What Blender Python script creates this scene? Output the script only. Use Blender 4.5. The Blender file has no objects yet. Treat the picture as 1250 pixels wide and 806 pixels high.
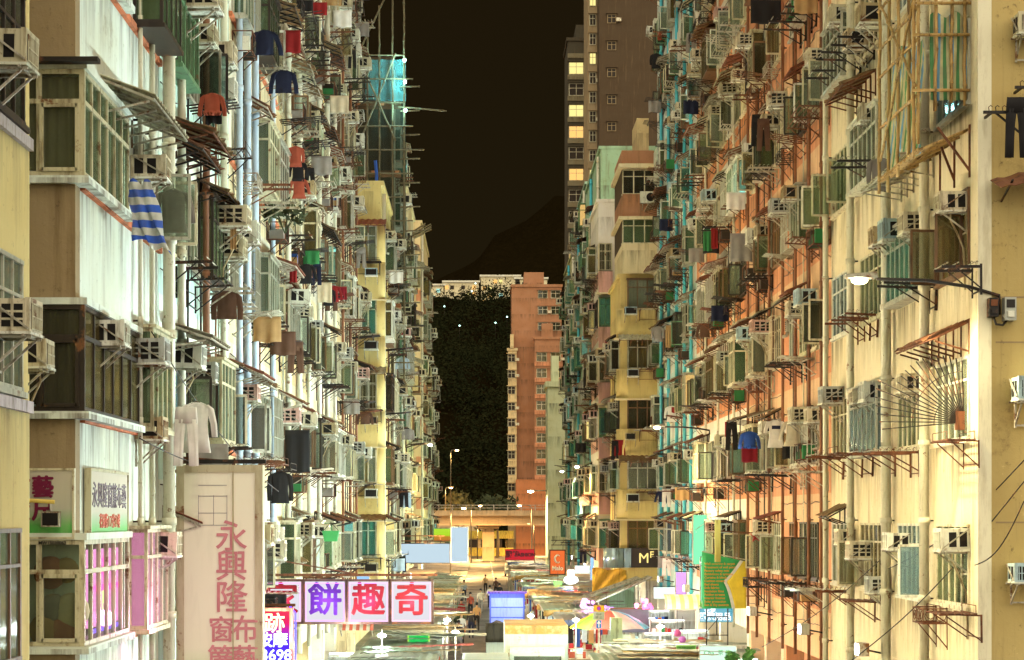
import bpy, bmesh, math, random
from mathutils import Vector, Matrix
R = math.radians
scene = bpy.context.scene
COL = scene.collection
rnd = random.Random(7)
F = 2500.0            # focal length of the photograph in its own pixels; the eye stands at (0, 0, 7)
def W(x, y, d):       # photo pixel at a given real distance -> world point
    return Vector(((x - 590) * d / F, d, 7 + (632 - y) * d / F))

# ------------------------------------------------------------------ materials
MATS = {}
def _nodes(name):
    m = bpy.data.materials.new(name); m.use_nodes = True
    nt = m.node_tree; nt.nodes.clear()
    out = nt.nodes.new('ShaderNodeOutputMaterial')
    return m, nt, out
def N(nt, typ, **kw):
    n = nt.nodes.new(typ)
    for k, v in kw.items():
        if k in n.inputs.keys() if hasattr(n.inputs, 'keys') else False: n.inputs[k].default_value = v
        else: setattr(n, k, v)
    return n
def ramp(nt, fac, p0, p1, c0=(0, 0, 0, 1), c1=(1, 1, 1, 1)):
    r = nt.nodes.new('ShaderNodeValToRGB')
    r.color_ramp.elements[0].position = p0; r.color_ramp.elements[1].position = p1
    r.color_ramp.elements[0].color = c0; r.color_ramp.elements[1].color = c1
    nt.links.new(fac, r.inputs[0]); return r.outputs[0]
def mixc(nt, fac, a, b, mode='MIX'):
    m = nt.nodes.new('ShaderNodeMix'); m.data_type = 'RGBA'; m.blend_type = mode
    for s, v in ((0, fac), (6, a), (7, b)):
        if hasattr(v, 'is_output'): nt.links.new(v, m.inputs[s])
        elif s == 0: m.inputs[0].default_value = v
        else: m.inputs[s].default_value = (*v[:3], 1)
    return m.outputs[2]
def noise(nt, vec, scale, detail=5, rough=.6, stretch=None, offs=None):
    if stretch is not None:
        mp = nt.nodes.new('ShaderNodeMapping'); mp.inputs['Scale'].default_value = stretch
        nt.links.new(vec, mp.inputs[0]); vec = mp.outputs[0]
    n = nt.nodes.new('ShaderNodeTexNoise'); n.inputs['Scale'].default_value = scale
    n.inputs['Detail'].default_value = detail; n.inputs['Roughness'].default_value = rough
    nt.links.new(vec, n.inputs['Vector']); return n.outputs['Fac']
def principled(nt, out, col, rough=.7, metal=0, bump=None, bstr=.3, bdist=.02, spec=.3):
    b = nt.nodes.new('ShaderNodeBsdfPrincipled')
    if hasattr(col, 'is_output'): nt.links.new(col, b.inputs['Base Color'])
    else: b.inputs['Base Color'].default_value = (*col[:3], 1)
    if hasattr(rough, 'is_output'): nt.links.new(rough, b.inputs['Roughness'])
    else: b.inputs['Roughness'].default_value = rough
    b.inputs['Metallic'].default_value = metal
    b.inputs['Specular IOR Level'].default_value = spec
    if bump is not None:
        bp = nt.nodes.new('ShaderNodeBump'); bp.inputs['Strength'].default_value = bstr; bp.inputs['Distance'].default_value = bdist
        nt.links.new(bump, bp.inputs['Height']); nt.links.new(bp.outputs[0], b.inputs['Normal'])
    nt.links.new(b.outputs[0], out.inputs[0]); return b
def wallmat(name, c, dirt=(.16, .10, .045), amt=1.0, drip=1.0, peel=(.55, .5, .42), peel_amt=.0):
    """painted render: mottling, rain streaks, black mould specks, peeling patches"""
    if name in MATS: return MATS[name]
    m, nt, out = _nodes(name)
    g = nt.nodes.new('ShaderNodeNewGeometry'); P = g.outputs['Position']
    big = noise(nt, P, .45, 6, .65)
    streak = noise(nt, P, 1.0, 6, .7, (2.6, 2.6, .16))
    streak2 = noise(nt, P, 1.0, 5, .65, (11, 11, .55)); blot = noise(nt, P, .9, 7, .75)
    fine = noise(nt, P, 7, 6, .75)
    a = mixc(nt, ramp(nt, big, .35, .7), c, tuple(v * k for v, k in zip(c, (.86, .8, .68))))
    b = mixc(nt, ramp(nt, streak, .56, .74, (0, 0, 0, 1), (.85 * amt,) * 3 + (1,)), a, dirt)
    b = mixc(nt, ramp(nt, streak2, .56, .72, (0, 0, 0, 1), (.22 * amt,) * 3 + (1,)), b, dirt)
    b = mixc(nt, ramp(nt, fine, .60, .74, (0, 0, 0, 1), (.75 * amt,) * 3 + (1,)), b, tuple(v * .5 for v in dirt))
    b = mixc(nt, ramp(nt, blot, .60, .72, (0, 0, 0, 1), (.55 * amt,) * 3 + (1,)), b, tuple(v * .8 for v in dirt))
    # rain streaks running down from each storey's sill line
    sx_ = nt.nodes.new('ShaderNodeSeparateXYZ'); nt.links.new(P, sx_.inputs[0])
    z1 = nt.nodes.new('ShaderNodeMath'); z1.operation = 'MULTIPLY_ADD'; z1.inputs[1].default_value = 1 / 3.05; z1.inputs[2].default_value = -5.30 / 3.05 + 20; nt.links.new(sx_.outputs[2], z1.inputs[0])
    fr_ = nt.nodes.new('ShaderNodeMath'); fr_.operation = 'FRACT'; nt.links.new(z1.outputs[0], fr_.inputs[0])
    dn = noise(nt, P, 1.0, 6, .7, (3.1, 3.1, .30)); mu_ = nt.nodes.new('ShaderNodeMath'); mu_.operation = 'MULTIPLY'
    nt.links.new(ramp(nt, fr_.outputs[0], .62, .99), mu_.inputs[0]); nt.links.new(ramp(nt, dn, .43, .62), mu_.inputs[1])
    dd = nt.nodes.new('ShaderNodeMath'); dd.operation = 'MULTIPLY'; dd.inputs[1].default_value = min(.8, .7 * amt + .15) * drip; nt.links.new(mu_.outputs[0], dd.inputs[0])
    b = mixc(nt, dd.outputs[0], b, tuple(v * .42 for v in dirt))
    if peel_amt:
        pn = noise(nt, P, 1.7, 7, .72)
        b = mixc(nt, ramp(nt, pn, .62, .64, (0, 0, 0, 1), (peel_amt,) * 3 + (1,)), b, peel)
    principled(nt, out, b, .82, 0, fine, .35, .03)
    MATS[name] = m; return m
def paint(name, c, rough=.6, metal=0, var=.25, rust=0.0, scale=3.0, spec=.3, rustc=(.16, .065, .02)):
    """ordinary surface: per-object tint, grime and optional rust, in object space"""
    if name in MATS: return MATS[name]
    m, nt, out = _nodes(name)
    tc = nt.nodes.new('ShaderNodeTexCoord'); oi = nt.nodes.new('ShaderNodeObjectInfo')
    ad = nt.nodes.new('ShaderNodeVectorMath'); ad.operation = 'ADD'
    sc = nt.nodes.new('ShaderNodeVectorMath'); sc.operation = 'SCALE'; sc.inputs['Scale'].default_value = 37
    cm = nt.nodes.new('ShaderNodeCombineXYZ')
    for i in range(3): nt.links.new(oi.outputs['Random'], cm.inputs[i])
    nt.links.new(cm.outputs[0], sc.inputs[0]); nt.links.new(tc.outputs['Object'], ad.inputs[0]); nt.links.new(sc.outputs[0], ad.inputs[1])
    V = ad.outputs[0]
    n1 = noise(nt, V, scale, 6, .7); n2 = noise(nt, V, scale * .8, 5, .65, (3, 3, .5))
    dark = tuple(v * (1 - var * 1.9) for v in c)
    col = mixc(nt, oi.outputs['Random'], c, tuple(v * k for v, k in zip(c, (1 - var, 1 - var * .9, 1 - var * 1.2))))
    col = mixc(nt, ramp(nt, n2, .50, .66, (0, 0, 0, 1), (min(.95, var * 3.4),) * 3 + (1,)), col, (dark[0] * .5, dark[1] * .40, dark[2] * .26))
    n3 = noise(nt, V, scale * 6, 5, .75); col = mixc(nt, ramp(nt, n3, .58, .70, (0, 0, 0, 1), (min(.9, var * 2.2),) * 3 + (1,)), col, (dark[0] * .4, dark[1] * .3, dark[2] * .2))
    if rust: col = mixc(nt, ramp(nt, n1, .62 - .2 * rust, .68 - .15 * rust), col, rustc)
    principled(nt, out, col, rough, metal, n1, .2, .01, spec)
    MATS[name] = m; return m
def plain(name, c, rough=.6, metal=0, spec=.3):
    if name in MATS: return MATS[name]
    m, nt, out = _nodes(name)
    g = nt.nodes.new('ShaderNodeTexCoord')
    n = noise(nt, g.outputs['Object'], 4, 5, .6)
    col = mixc(nt, ramp(nt, n, .35, .75), c, tuple(v * .75 for v in c))
    principled(nt, out, col, rough, metal, spec=spec); MATS[name] = m; return m
def glow(name, c, s):
    if name in MATS: return MATS[name]
    m, nt, out = _nodes(name)
    e = nt.nodes.new('ShaderNodeEmission'); e.inputs[0].default_value = (*c, 1); e.inputs[1].default_value = s * .31
    nt.links.new(e.outputs[0], out.inputs[0]); MATS[name] = m; return m
def glassmat(name, c, milky=.55, rough=.12):
    """dusty window glass: part see-through, part grimy film, with reflections"""
    if name in MATS: return MATS[name]
    m, nt, out = _nodes(name)
    g = nt.nodes.new('ShaderNodeNewGeometry')
    n = noise(nt, g.outputs['Position'], 1.6, 5, .6, (1, 1, .35))
    col = mixc(nt, ramp(nt, n, .35, .7), c, tuple(v * .45 for v in c))
    b = nt.nodes.new('ShaderNodeBsdfPrincipled'); nt.links.new(col, b.inputs['Base Color'])
    b.inputs['Roughness'].default_value = rough; b.inputs['Specular IOR Level'].default_value = .55
    t = nt.nodes.new('ShaderNodeBsdfTransparent'); t.inputs[0].default_value = (.8, .86, .8, 1)
    mx = nt.nodes.new('ShaderNodeMixShader'); mx.inputs[0].default_value = milky
    nt.links.new(t.outputs[0], mx.inputs[1]); nt.links.new(b.outputs[0], mx.inputs[2]); nt.links.new(mx.outputs[0], out.inputs[0])
    MATS[name] = m; return m
def stripemat(name, cols, axis, freq, rough=.8):
    """woven or printed stripes across one object axis"""
    if name in MATS: return MATS[name]
    m, nt, out = _nodes(name)
    tc = nt.nodes.new('ShaderNodeTexCoord'); s = nt.nodes.new('ShaderNodeSeparateXYZ'); nt.links.new(tc.outputs['Object'], s.inputs[0])
    mu = nt.nodes.new('ShaderNodeMath'); mu.operation = 'MULTIPLY'; mu.inputs[1].default_value = freq
    nt.links.new(s.outputs[axis], mu.inputs[0])
    fr = nt.nodes.new('ShaderNodeMath'); fr.operation = 'FRACT'; nt.links.new(mu.outputs[0], fr.inputs[0])
    r = nt.nodes.new('ShaderNodeValToRGB'); r.color_ramp.interpolation = 'CONSTANT'
    k = len(cols)
    r.color_ramp.elements[0].color = (*cols[0], 1); r.color_ramp.elements[0].position = 0
    r.color_ramp.elements[1].color = (*cols[1], 1); r.color_ramp.elements[1].position = 1 / k
    for i in range(2, k):
        e = r.color_ramp.elements.new(i / k); e.color = (*cols[i], 1)
    nt.links.new(fr.outputs[0], r.inputs[0])
    n = noise(nt, tc.outputs['Object'], 3, 5, .6)
    col = mixc(nt, ramp(nt, n, .4, .75, (0, 0, 0, 1), (.5, .5, .5, 1)), r.outputs[0], (.12, .11, .07))
    principled(nt, out, col, rough); MATS[name] = m; return m

# ------------------------------------------------------------------ mesh builder
class MB:
    def __init__(s): s.v = []; s.f = []; s.mi = []; s.mats = []; s.sm = []
    def m(s, mat):
        if mat not in s.mats: s.mats.append(mat)
        return s.mats.index(mat)
    def add(s, vs, fs, mat, smooth=False):
        o = len(s.v); s.v += [tuple(v) for v in vs]; i = s.m(mat)
        for f in fs: s.f.append(tuple(a + o for a in f)); s.mi.append(i); s.sm.append(smooth)
    def box(s, x0, x1, y0, y1, z0, z1, mat, M=None):
        vs = [Vector((x, y, z)) for z in (z0, z1) for y in (y0, y1) for x in (x0, x1)]
        if M is not None: vs = [M @ v for v in vs]
        s.add(vs, [(0, 2, 3, 1), (4, 5, 7, 6), (0, 1, 5, 4), (2, 6, 7, 3), (0, 4, 6, 2), (1, 3, 7, 5)], mat)
    def bar(s, p, q, w, h, mat, up=(0, 0, 1)):
        p, q = Vector(p), Vector(q); d = (q - p); L = d.length
        if L < 1e-6: return
        d /= L; u = Vector(up); x = d.cross(u)
        if x.length < 1e-4: x = d.cross(Vector((1, 0, 0)))
        x.normalize(); z = x.cross(d).normalized()
        vs = []
        for c in (p, q):
            for a, b in ((-1, -1), (1, -1), (1, 1), (-1, 1)): vs.append(c + x * a * w / 2 + z * b * h / 2)
        s.add(vs, [(3, 2, 1, 0), (4, 5, 6, 7), (0, 1, 5, 4), (1, 2, 6, 5), (2, 3, 7, 6), (3, 0, 4, 7)], mat)
    def tube(s, pts, r, mat, n=6, closed=False, caps=True):
        pts = [Vector(p) for p in pts]; rings = []; k = len(pts); ref = None
        rr = r if isinstance(r, (list, tuple)) else [r] * k
        for i, p in enumerate(pts):
            a = pts[i - 1] if i > 0 else (pts[-1] if closed else p); b = pts[(i + 1) % k] if (i < k - 1 or closed) else p
            d = (b - a).normalized()
            x = (d.cross(Vector((0, 0, 1))) if abs(d.z) < .95 else d.cross(Vector((0, 1, 0)))) if ref is None else ref - d * ref.dot(d)
            if x.length < 1e-5: x = d.cross(Vector((.3, .5, .8)))
            x.normalize(); ref = x; y = d.cross(x)
            rings.append([p + (x * math.cos(t) + y * math.sin(t)) * rr[i] for t in (2 * math.pi * j / n for j in range(n))])
        vs = [v for g in rings for v in g]; fs = []
        for i in range(k if closed else k - 1):
            for j in range(n):
                a = i * n + j; b = i * n + (j + 1) % n; i2 = (i + 1) % k
                fs.append((a, b, i2 * n + (j + 1) % n, i2 * n + j))
        if caps and not closed: fs += [tuple(range(n - 1, -1, -1)), tuple((k - 1) * n + j for j in range(n))]
        s.add(vs, fs, mat, True)
    def sheet(s, rows, mat, th=0.0, smooth=True):
        """grid of points (list of rows); optional thickness along the grid normal"""
        nr, nc = len(rows), len(rows[0]); vs = [Vector(p) for r in rows for p in r]
        q = [(i * nc + j, i * nc + j + 1, (i + 1) * nc + j + 1, (i + 1) * nc + j) for i in range(nr - 1) for j in range(nc - 1)]
        if th:
            nrm = (vs[1] - vs[0]).cross(vs[nc] - vs[0]).normalized() if nc > 1 else Vector((0, 0, 1))
            o = len(vs); vs2 = vs + [v - nrm * th for v in vs]
            fs = q + [tuple(a + o for a in reversed(f)) for f in q]
            rim = [j for j in range(nc)] + [i * nc + nc - 1 for i in range(1, nr)] + [(nr - 1) * nc + j for j in range(nc - 2, -1, -1)] + [i * nc for i in range(nr - 2, 0, -1)]
            for a, b in zip(rim, rim[1:] + rim[:1]): fs.append((b, a, a + o, b + o))
            s.add(vs2, fs, mat, smooth)
        else: s.add(vs, q, mat, smooth)
    def prism(s, poly, y0, y1, mat, plane='xz', M=None):
        """polygon in XZ (or XY) pushed from y0 to y1"""
        f = (lambda a, b, c: Vector((a, c, b))) if plane == 'xz' else (lambda a, b, c: Vector((a, b, c)))
        n = len(poly); vs = [f(a, b, y0) for a, b in poly] + [f(a, b, y1) for a, b in poly]
        if M is not None: vs = [M @ v for v in vs]
        fs = [tuple(range(n)), tuple(range(2 * n - 1, n - 1, -1))] + [(i, i + n, (i + 1) % n + n, (i + 1) % n) for i in range(n)]
        s.add(vs, fs, mat)
    def ball(s, c, r, mat, nu=10, nv=6, sc=(1, 1, 1)):
        vs = [Vector((0, 0, 1))]
        for i in range(1, nv):
            t = math.pi * i / nv
            for j in range(nu): p = 2 * math.pi * j / nu; vs.append(Vector((math.sin(t) * math.cos(p), math.sin(t) * math.sin(p), math.cos(t))))
        vs.append(Vector((0, 0, -1))); fs = []
        for j in range(nu): fs.append((0, 1 + j, 1 + (j + 1) % nu)); fs.append((len(vs) - 1, 1 + (nv - 2) * nu + (j + 1) % nu, 1 + (nv - 2) * nu + j))
        for i in range(nv - 2):
            for j in range(nu): a = 1 + i * nu + j; b = 1 + i * nu + (j + 1) % nu; fs.append((a, a + nu, b + nu, b))
        c = Vector(c); s.add([c + Vector((v.x * sc[0], v.y * sc[1], v.z * sc[2])) * r for v in vs], fs, mat, True)
    def xf(s, M): s.v = [tuple(M @ Vector(v)) for v in s.v]; return s
    def mesh(s, name):
        me = bpy.data.meshes.new(name); me.from_pydata(s.v, [], s.f)
        for m in s.mats: me.materials.append(m)
        me.polygons.foreach_set('material_index', s.mi); me.polygons.foreach_set('use_smooth', s.sm); me.update()
        return me
    def build(s, name, parent=None, loc=None, rz=0.0): return put(s.mesh(name), name, parent, loc, rz)
def put(me, name, parent=None, loc=None, rz=0.0):
    o = bpy.data.objects.new(name, me); COL.objects.link(o)
    if parent is not None: o.parent = parent
    if loc is not None: o.location = loc
    o.rotation_euler.z = rz
    return o
def empty(name, loc=(0, 0, 0), rz=0.0): return put(None, name, None, loc, rz)
def tag(o, label=None, cat=None, group=None, kind=None):
    for k, v in (('label', label), ('category', cat), ('group', group), ('kind', kind)):
        if v: o[k] = v
    return o
def twin(o, loc, rz=0.0, label=None):
    """copy of a thing with copies of its parts and sub-parts"""
    c = o.copy(); COL.objects.link(c); c.location = loc; c.rotation_euler.z = rz
    if label: c['label'] = label
    for ch in list(o.children):
        d = ch.copy(); COL.objects.link(d); d.parent = c
        for g in list(ch.children): e = g.copy(); COL.objects.link(e); e.parent = d
    return c
TEXTROOM = bpy.data.scenes.new('letter_case')
def textmesh(txt, size, mat, ext=.006, bold=.0, align='CENTER', sx=1.0, fat=0.0):
    cu = bpy.data.curves.new('lettering', 'FONT'); cu.body = txt; cu.size = size; cu.extrude = ext; cu.offset = bold
    cu.align_x = align; cu.align_y = 'CENTER'; cu.resolution_u = 3
    o = bpy.data.objects.new('lettering', cu); TEXTROOM.collection.objects.link(o)
    vl = TEXTROOM.view_layers[0]; vl.update(); dg = vl.depsgraph; me = bpy.data.meshes.new_from_object(o.evaluated_get(dg))
    bpy.data.objects.remove(o); me.materials.clear(); me.materials.append(mat)
    for p in me.polygons: p.material_index = 0
    # lay it upright: text plane XY -> XZ facing -Y
    me.transform(Matrix.Rotation(R(90), 4, 'X') @ Matrix.Diagonal((sx, 1, 1, 1)))
    if fat:                                              # brush-weight strokes: the outline repeated round a small circle
        vs = [v.co.copy() for v in me.vertices]; fs = [tuple(p.vertices) for p in me.polygons]; V_, F_ = [], []
        for q in range(8):
            a = q * math.pi / 4; o_ = len(V_); V_ += [(v.x + fat * math.cos(a), v.y - .0012 * q, v.z + fat * math.sin(a)) for v in vs]; F_ += [tuple(i + o_ for i in f) for f in fs]
        me2 = bpy.data.meshes.new('lettering'); me2.from_pydata(V_, [], F_); me2.materials.append(mat); return me2
    return me
def lettering(txt, size, mat, parent, loc, rz=0.0, **kw):
    return put(textmesh(txt, size, mat, **kw), 'lettering', parent, loc, rz)
def lamp_light(loc, watts, col, name='lamp_light', r=.12, spot=None, parent=None):
    l = bpy.data.lights.new(name, 'SPOT' if spot else 'POINT'); l.energy = watts; l.color = col; l.shadow_soft_size = r
    if spot: l.spot_size = R(spot); l.spot_blend = .6
    o = bpy.data.objects.new(name, l); COL.objects.link(o); o.location = loc
    if parent is not None: o.parent = parent
    return o
LEFT, RIGHT, FRONT = R(90), R(-90), 0.0       # yaw of things hung on the left / right / camera-facing walls (local -Y is outward)
ORD = ['zeroth', 'first', 'second', 'third', 'fourth', 'fifth', 'sixth', 'seventh', 'eighth', 'ninth', 'tenth', 'eleventh', 'twelfth', 'thirteenth', 'fourteenth', 'fifteenth', 'sixteenth', 'seventeenth', 'eighteenth', 'nineteenth', 'twentieth']
EXPOSURE = 2.2; SKYGLOW = (.160, .142, .108); SOUTHGLOW = (.53, .485, .385); FW = 1250; FC = 2150
# ------------------------------------------------------------------ palette
CREAM = paint('ac_cream', (.62, .54, .38), .5, rust=.12); WHITE = paint('ac_white', (.72, .70, .60), .5, rust=.05)
GREY = paint('ac_grey', (.42, .42, .38), .5, rust=.1); PINK = paint('ac_pink', (.62, .38, .32), .5); BLUE = paint('ac_blue', (.42, .55, .60), .5)
TAN = paint('ac_tan', (.48, .36, .20), .6, rust=.35)
DARK = plain('dark_opening', (.008, .005, .003), .8); NEARBLACK = plain('near_black', (.03, .02, .012), .8)  # the near-black also paints the shade of unlit rooms behind windows
IRON = paint('black_iron', (.012, .007, .004), .55, rust=.4, rustc=(.10, .035, .012)); RUST = paint('rusty_iron', (.16, .055, .022), .8, rust=.6, rustc=(.06, .022, .01))
GALV = paint('galvanised', (.44, .40, .32), .45, .2, rust=.35); ALU = paint('aluminium', (.46, .44, .36), .4, .35, rust=.06)
FR_CREAM = paint('frame_cream', (.60, .53, .36), .5, rust=.2); FR_DARK = paint('frame_dark', (.030, .018, .011), .45, rust=.1)
FR_GREEN = paint('frame_green', (.10, .20, .10), .5, rust=.15); FR_WHITE = paint('frame_white', (.66, .64, .54), .45, rust=.08); FR_BROWN = paint('frame_brown', (.16, .08, .035), .5)
G_GREEN = glassmat('glass_green', (.20, .26, .13), .30, .06); G_PALE = glassmat('glass_pale', (.34, .36, .26), .32, .06); G_DARK = glassmat('glass_dark', (.06, .05, .03), .5, .06); G_CLEAR = glassmat('glass_clear', (.20, .19, .12), .18, .05)
G_TEAL = glassmat('glass_teal', (.08, .30, .22), .5, .06); G_AMBER = glassmat('glass_amber', (.20, .14, .05), .45, .06); G_BLUE = glassmat('glass_blue', (.20, .32, .38), .45, .06)
CUR = [plain('curtain_cream', (.26, .21, .12), .9), plain('curtain_green', (.10, .14, .06), .9), plain('curtain_grey', (.12, .105, .075), .9), plain('curtain_ochre', (.17, .105, .035), .9),
       plain('curtain_teal', (.05, .19, .15), .9), plain('curtain_brown', (.06, .03, .012), .9)]
CUR_LIT = [glow('lit_room_cyan', (.35, .95, .9), 1.8), glow('lit_room_warm', (1, .66, .25), 2.2), glow('lit_room_amber', (1, .5, .16), 1.6), glow('lit_room_green', (.5, .9, .4), .8), glow('lit_room_white', (.9, 1, .9), 2.0)]
AW_BROWN = paint('awning_brown', (.20, .12, .05), .7, rust=.5); AW_GREY = paint('awning_grey', (.30, .26, .18), .6, .1, rust=.3); AW_RUST = paint('awning_rust', (.16, .06, .03), .8, rust=.6)
AW_PALE = paint('awning_pale', (.46, .42, .28), .6, rust=.15); AW_RED = paint('awning_red', (.26, .07, .035), .7, rust=.2)
PVC = paint('pipe_pale', (.62, .58, .44), .45, var=.15, rust=.08); PVC_TEAL = paint('pipe_teal', (.07, .42, .50), .4, var=.12); PVC_BLUE = paint('pipe_blue', (.42, .50, .60), .45, var=.1)
PIPE_BROWN = paint('pipe_brown', (.24, .09, .04), .6, var=.2, rust=.4)
BAMBOO = paint('bamboo', (.42, .26, .09), .55, var=.3, scale=5)
CONC = wallmat('concrete', (.40, .36, .28))

# ------------------------------------------------------------------ air conditioners (origin: wall, middle of the underside; local -Y is outward)
def ac_meshes(c, w=.58, d=.50, h=.38, style=0):
    a = MB(); a.box(-w/2, w/2, -d, 0, .02, h, c)
    a.box(-w/2 - .012, w/2 + .012, -d - .012, -d + .05, .012, h + .012, c)          # front bezel
    a.box(-w/2 - .02, w/2 + .02, -d - .03, .0, -.012, .018, WHITE)                    # drip tray
    g = MB(); g.box(-w/2 + .05, w/2 - .05, -d - .016, -d - .010, .05, h - .05, DARK)
    for i in range(9):
        x = -w/2 + .07 + i * (w - .14) / 8; g.box(x - .009, x + .009, -d - .026, -d - .017, .045, h - .045, c)
    for z in (.05, h / 2, h - .05): g.box(-w/2 + .05, w/2 - .05, -d - .030, -d - .0265, z - .008, z + .008, c)
    vents = []
    for sx in (-1, 1):
        v = MB(); x0 = sx * w / 2; segs = [(-.40, -.26), (-.20, -.06)] if style == 0 else [(-.44, -.14)] if style == 1 else [(-.46, -.34), (-.30, -.18), (-.14, -.05)]
        for y0, y1 in segs:
            v.box(min(x0, x0 + sx * .006), max(x0, x0 + sx * .006), y0 * d / .54, y1 * d / .54, .07, h - .06, DARK)
            for k in range(2 if style == 2 else 1):
                z = .07 + (h - .13) * (k + 1) / (3 if style == 2 else 2)
                if style == 2: v.box(min(x0, x0 + sx * .013), max(x0, x0 + sx * .013), y0 * d / .54, y1 * d / .54, z - .012, z + .012, c)
        vents.append(v)
    b = MB()
    for x in (-w/2 + .06, w/2 - .06):
        b.bar((x, 0, -.03), (x, -d - .02, -.03), .035, .035, GALV); b.bar((x, -.02, -.40), (x, -d + .05, -.04), .028, .028, GALV); b.bar((x, -.02, -.44), (x, -.02, 0), .035, .035, GALV)
    b.bar((-w/2 + .06, -.02, -.40), (w/2 - .06, -.02, -.40), .03, .03, GALV); b.bar((-w/2 - .05, -.04, -.02), (w/2 + .05, -.04, -.02), .03, .03, GALV); b.bar((-w/2 - .05, -d + .06, -.025), (w/2 + .05, -d + .06, -.025), .03, .03, GALV)
    b.bar((-w/2 - .035, -.03, h * .95), (-w/2 - .035, -d, .05), .022, .022, GALV); b.bar((w/2 + .035, -.03, h * .95), (w/2 + .035, -d, .05), .022, .022, GALV)
    return a, g, vents, b
AC_KIND = []
for nm, c, st in (('cream', CREAM, 0), ('white', WHITE, 0), ('tan', TAN, 1), ('grey', GREY, 2), ('pale blue', BLUE, 0), ('cream', CREAM, 2), ('pinkish', PINK, 2)):
    a, g, v, b = ac_meshes(c, style=st)
    lo = MB(); lo.box(-.29, .29, -.50, 0, .02, .38, c); lo.box(-.31, .31, -.53, 0, -.012, .018, WHITE); lo.box(-.25, .25, -.508, -.502, .05, .33, DARK)
    for sx in (-1, 1):
        for y0, y1 in ((-.40, -.26), (-.20, -.06)): lo.box(min(sx*.29, sx*.296), max(sx*.29, sx*.296), y0, y1, .07, .32, DARK)
        lo.bar((sx*.28, -.02, -.38), (sx*.28, -.5, -.03), .03, .03, GALV)
    AC_KIND.append((nm, a.mesh('air_conditioner'), g.mesh('grille'), v[0].mesh('side_vent'), v[1].mesh('side_vent'), b.mesh('bracket'), lo.mesh('air_conditioner')))
HOSE = MB(); HOSE.tube([(.2, -.3, 0), (.22, -.32, -.15), (.2, -.2, -.4), (.14, -.07, -.7), (.14, -.05, -1.5)], .018, paint('hose_tan', (.36, .27, .15), .6), 6); HOSE_ME = HOSE.mesh('drain_hose')
# rooftop/wall split unit with round fan guard
SP = MB(); SP.box(-.42, .42, -.34, -.04, 0, .58, WHITE)
SF = MB()
for sx in (-1,):
    SF.tube([(.1 + .21 * math.cos(t * math.pi / 8), -.35, .29 + .21 * math.sin(t * math.pi / 8)) for t in range(16)], .012, IRON, 5, closed=True)
    for rr_ in (.16, .11, .06): SF.tube([(.1 + rr_ * math.cos(t * math.pi / 6), -.35, .29 + rr_ * math.sin(t * math.pi / 6)) for t in range(12)], .006, IRON, 4, closed=True)
SF.prism([(.1 + .2 * math.cos(t * math.pi / 8), .29 + .2 * math.sin(t * math.pi / 8)) for t in range(16)], -.345, -.341, DARK)
SB = MB()
for x in (-.3, .3): SB.bar((x, 0, -.03), (x, -.4, -.03), .04, .04, GALV); SB.bar((x, 0, -.35), (x, -.36, -.04), .03, .03, GALV)
SPLIT = (SP.mesh('condenser_unit'), SF.mesh('fan_guard'), SB.mesh('bracket'))
ACN = [0]
def add_ac(loc, rz, label, kind=None, far=False, group='window air conditioners on the tenement walls', hose=False):
    k = AC_KIND[kind if kind is not None else rnd.choices(range(7), (8, 5, 4, 4, 2, 5, 2))[0]]; ACN[0] += 1
    o = put(k[6] if far else k[1], 'air_conditioner', None, loc, rz); q = rnd.uniform(.86, 1.12); o.scale = (q, q * rnd.uniform(.92, 1.08), q * rnd.uniform(.94, 1.1)); o.rotation_euler.z += rnd.uniform(-.03, .03); o.rotation_euler.x = rnd.uniform(-.02, .05)
    if not far:
        for me, n in ((k[2], 'grille'), (k[3], 'side_vent'), (k[4], 'side_vent'), (k[5], 'bracket')): put(me, n, o)
        if hose: put(HOSE_ME, 'drain_hose', o)
    tag(o, label.format(c=k[0]), 'air conditioner', group); return o
def add_split(loc, rz, label):
    o = put(SPLIT[0], 'condenser_unit', None, loc, rz); put(SPLIT[1], 'fan_guard', o); put(SPLIT[2], 'bracket', o)
    return tag(o, label, 'air conditioner', 'split condenser units')

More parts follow.
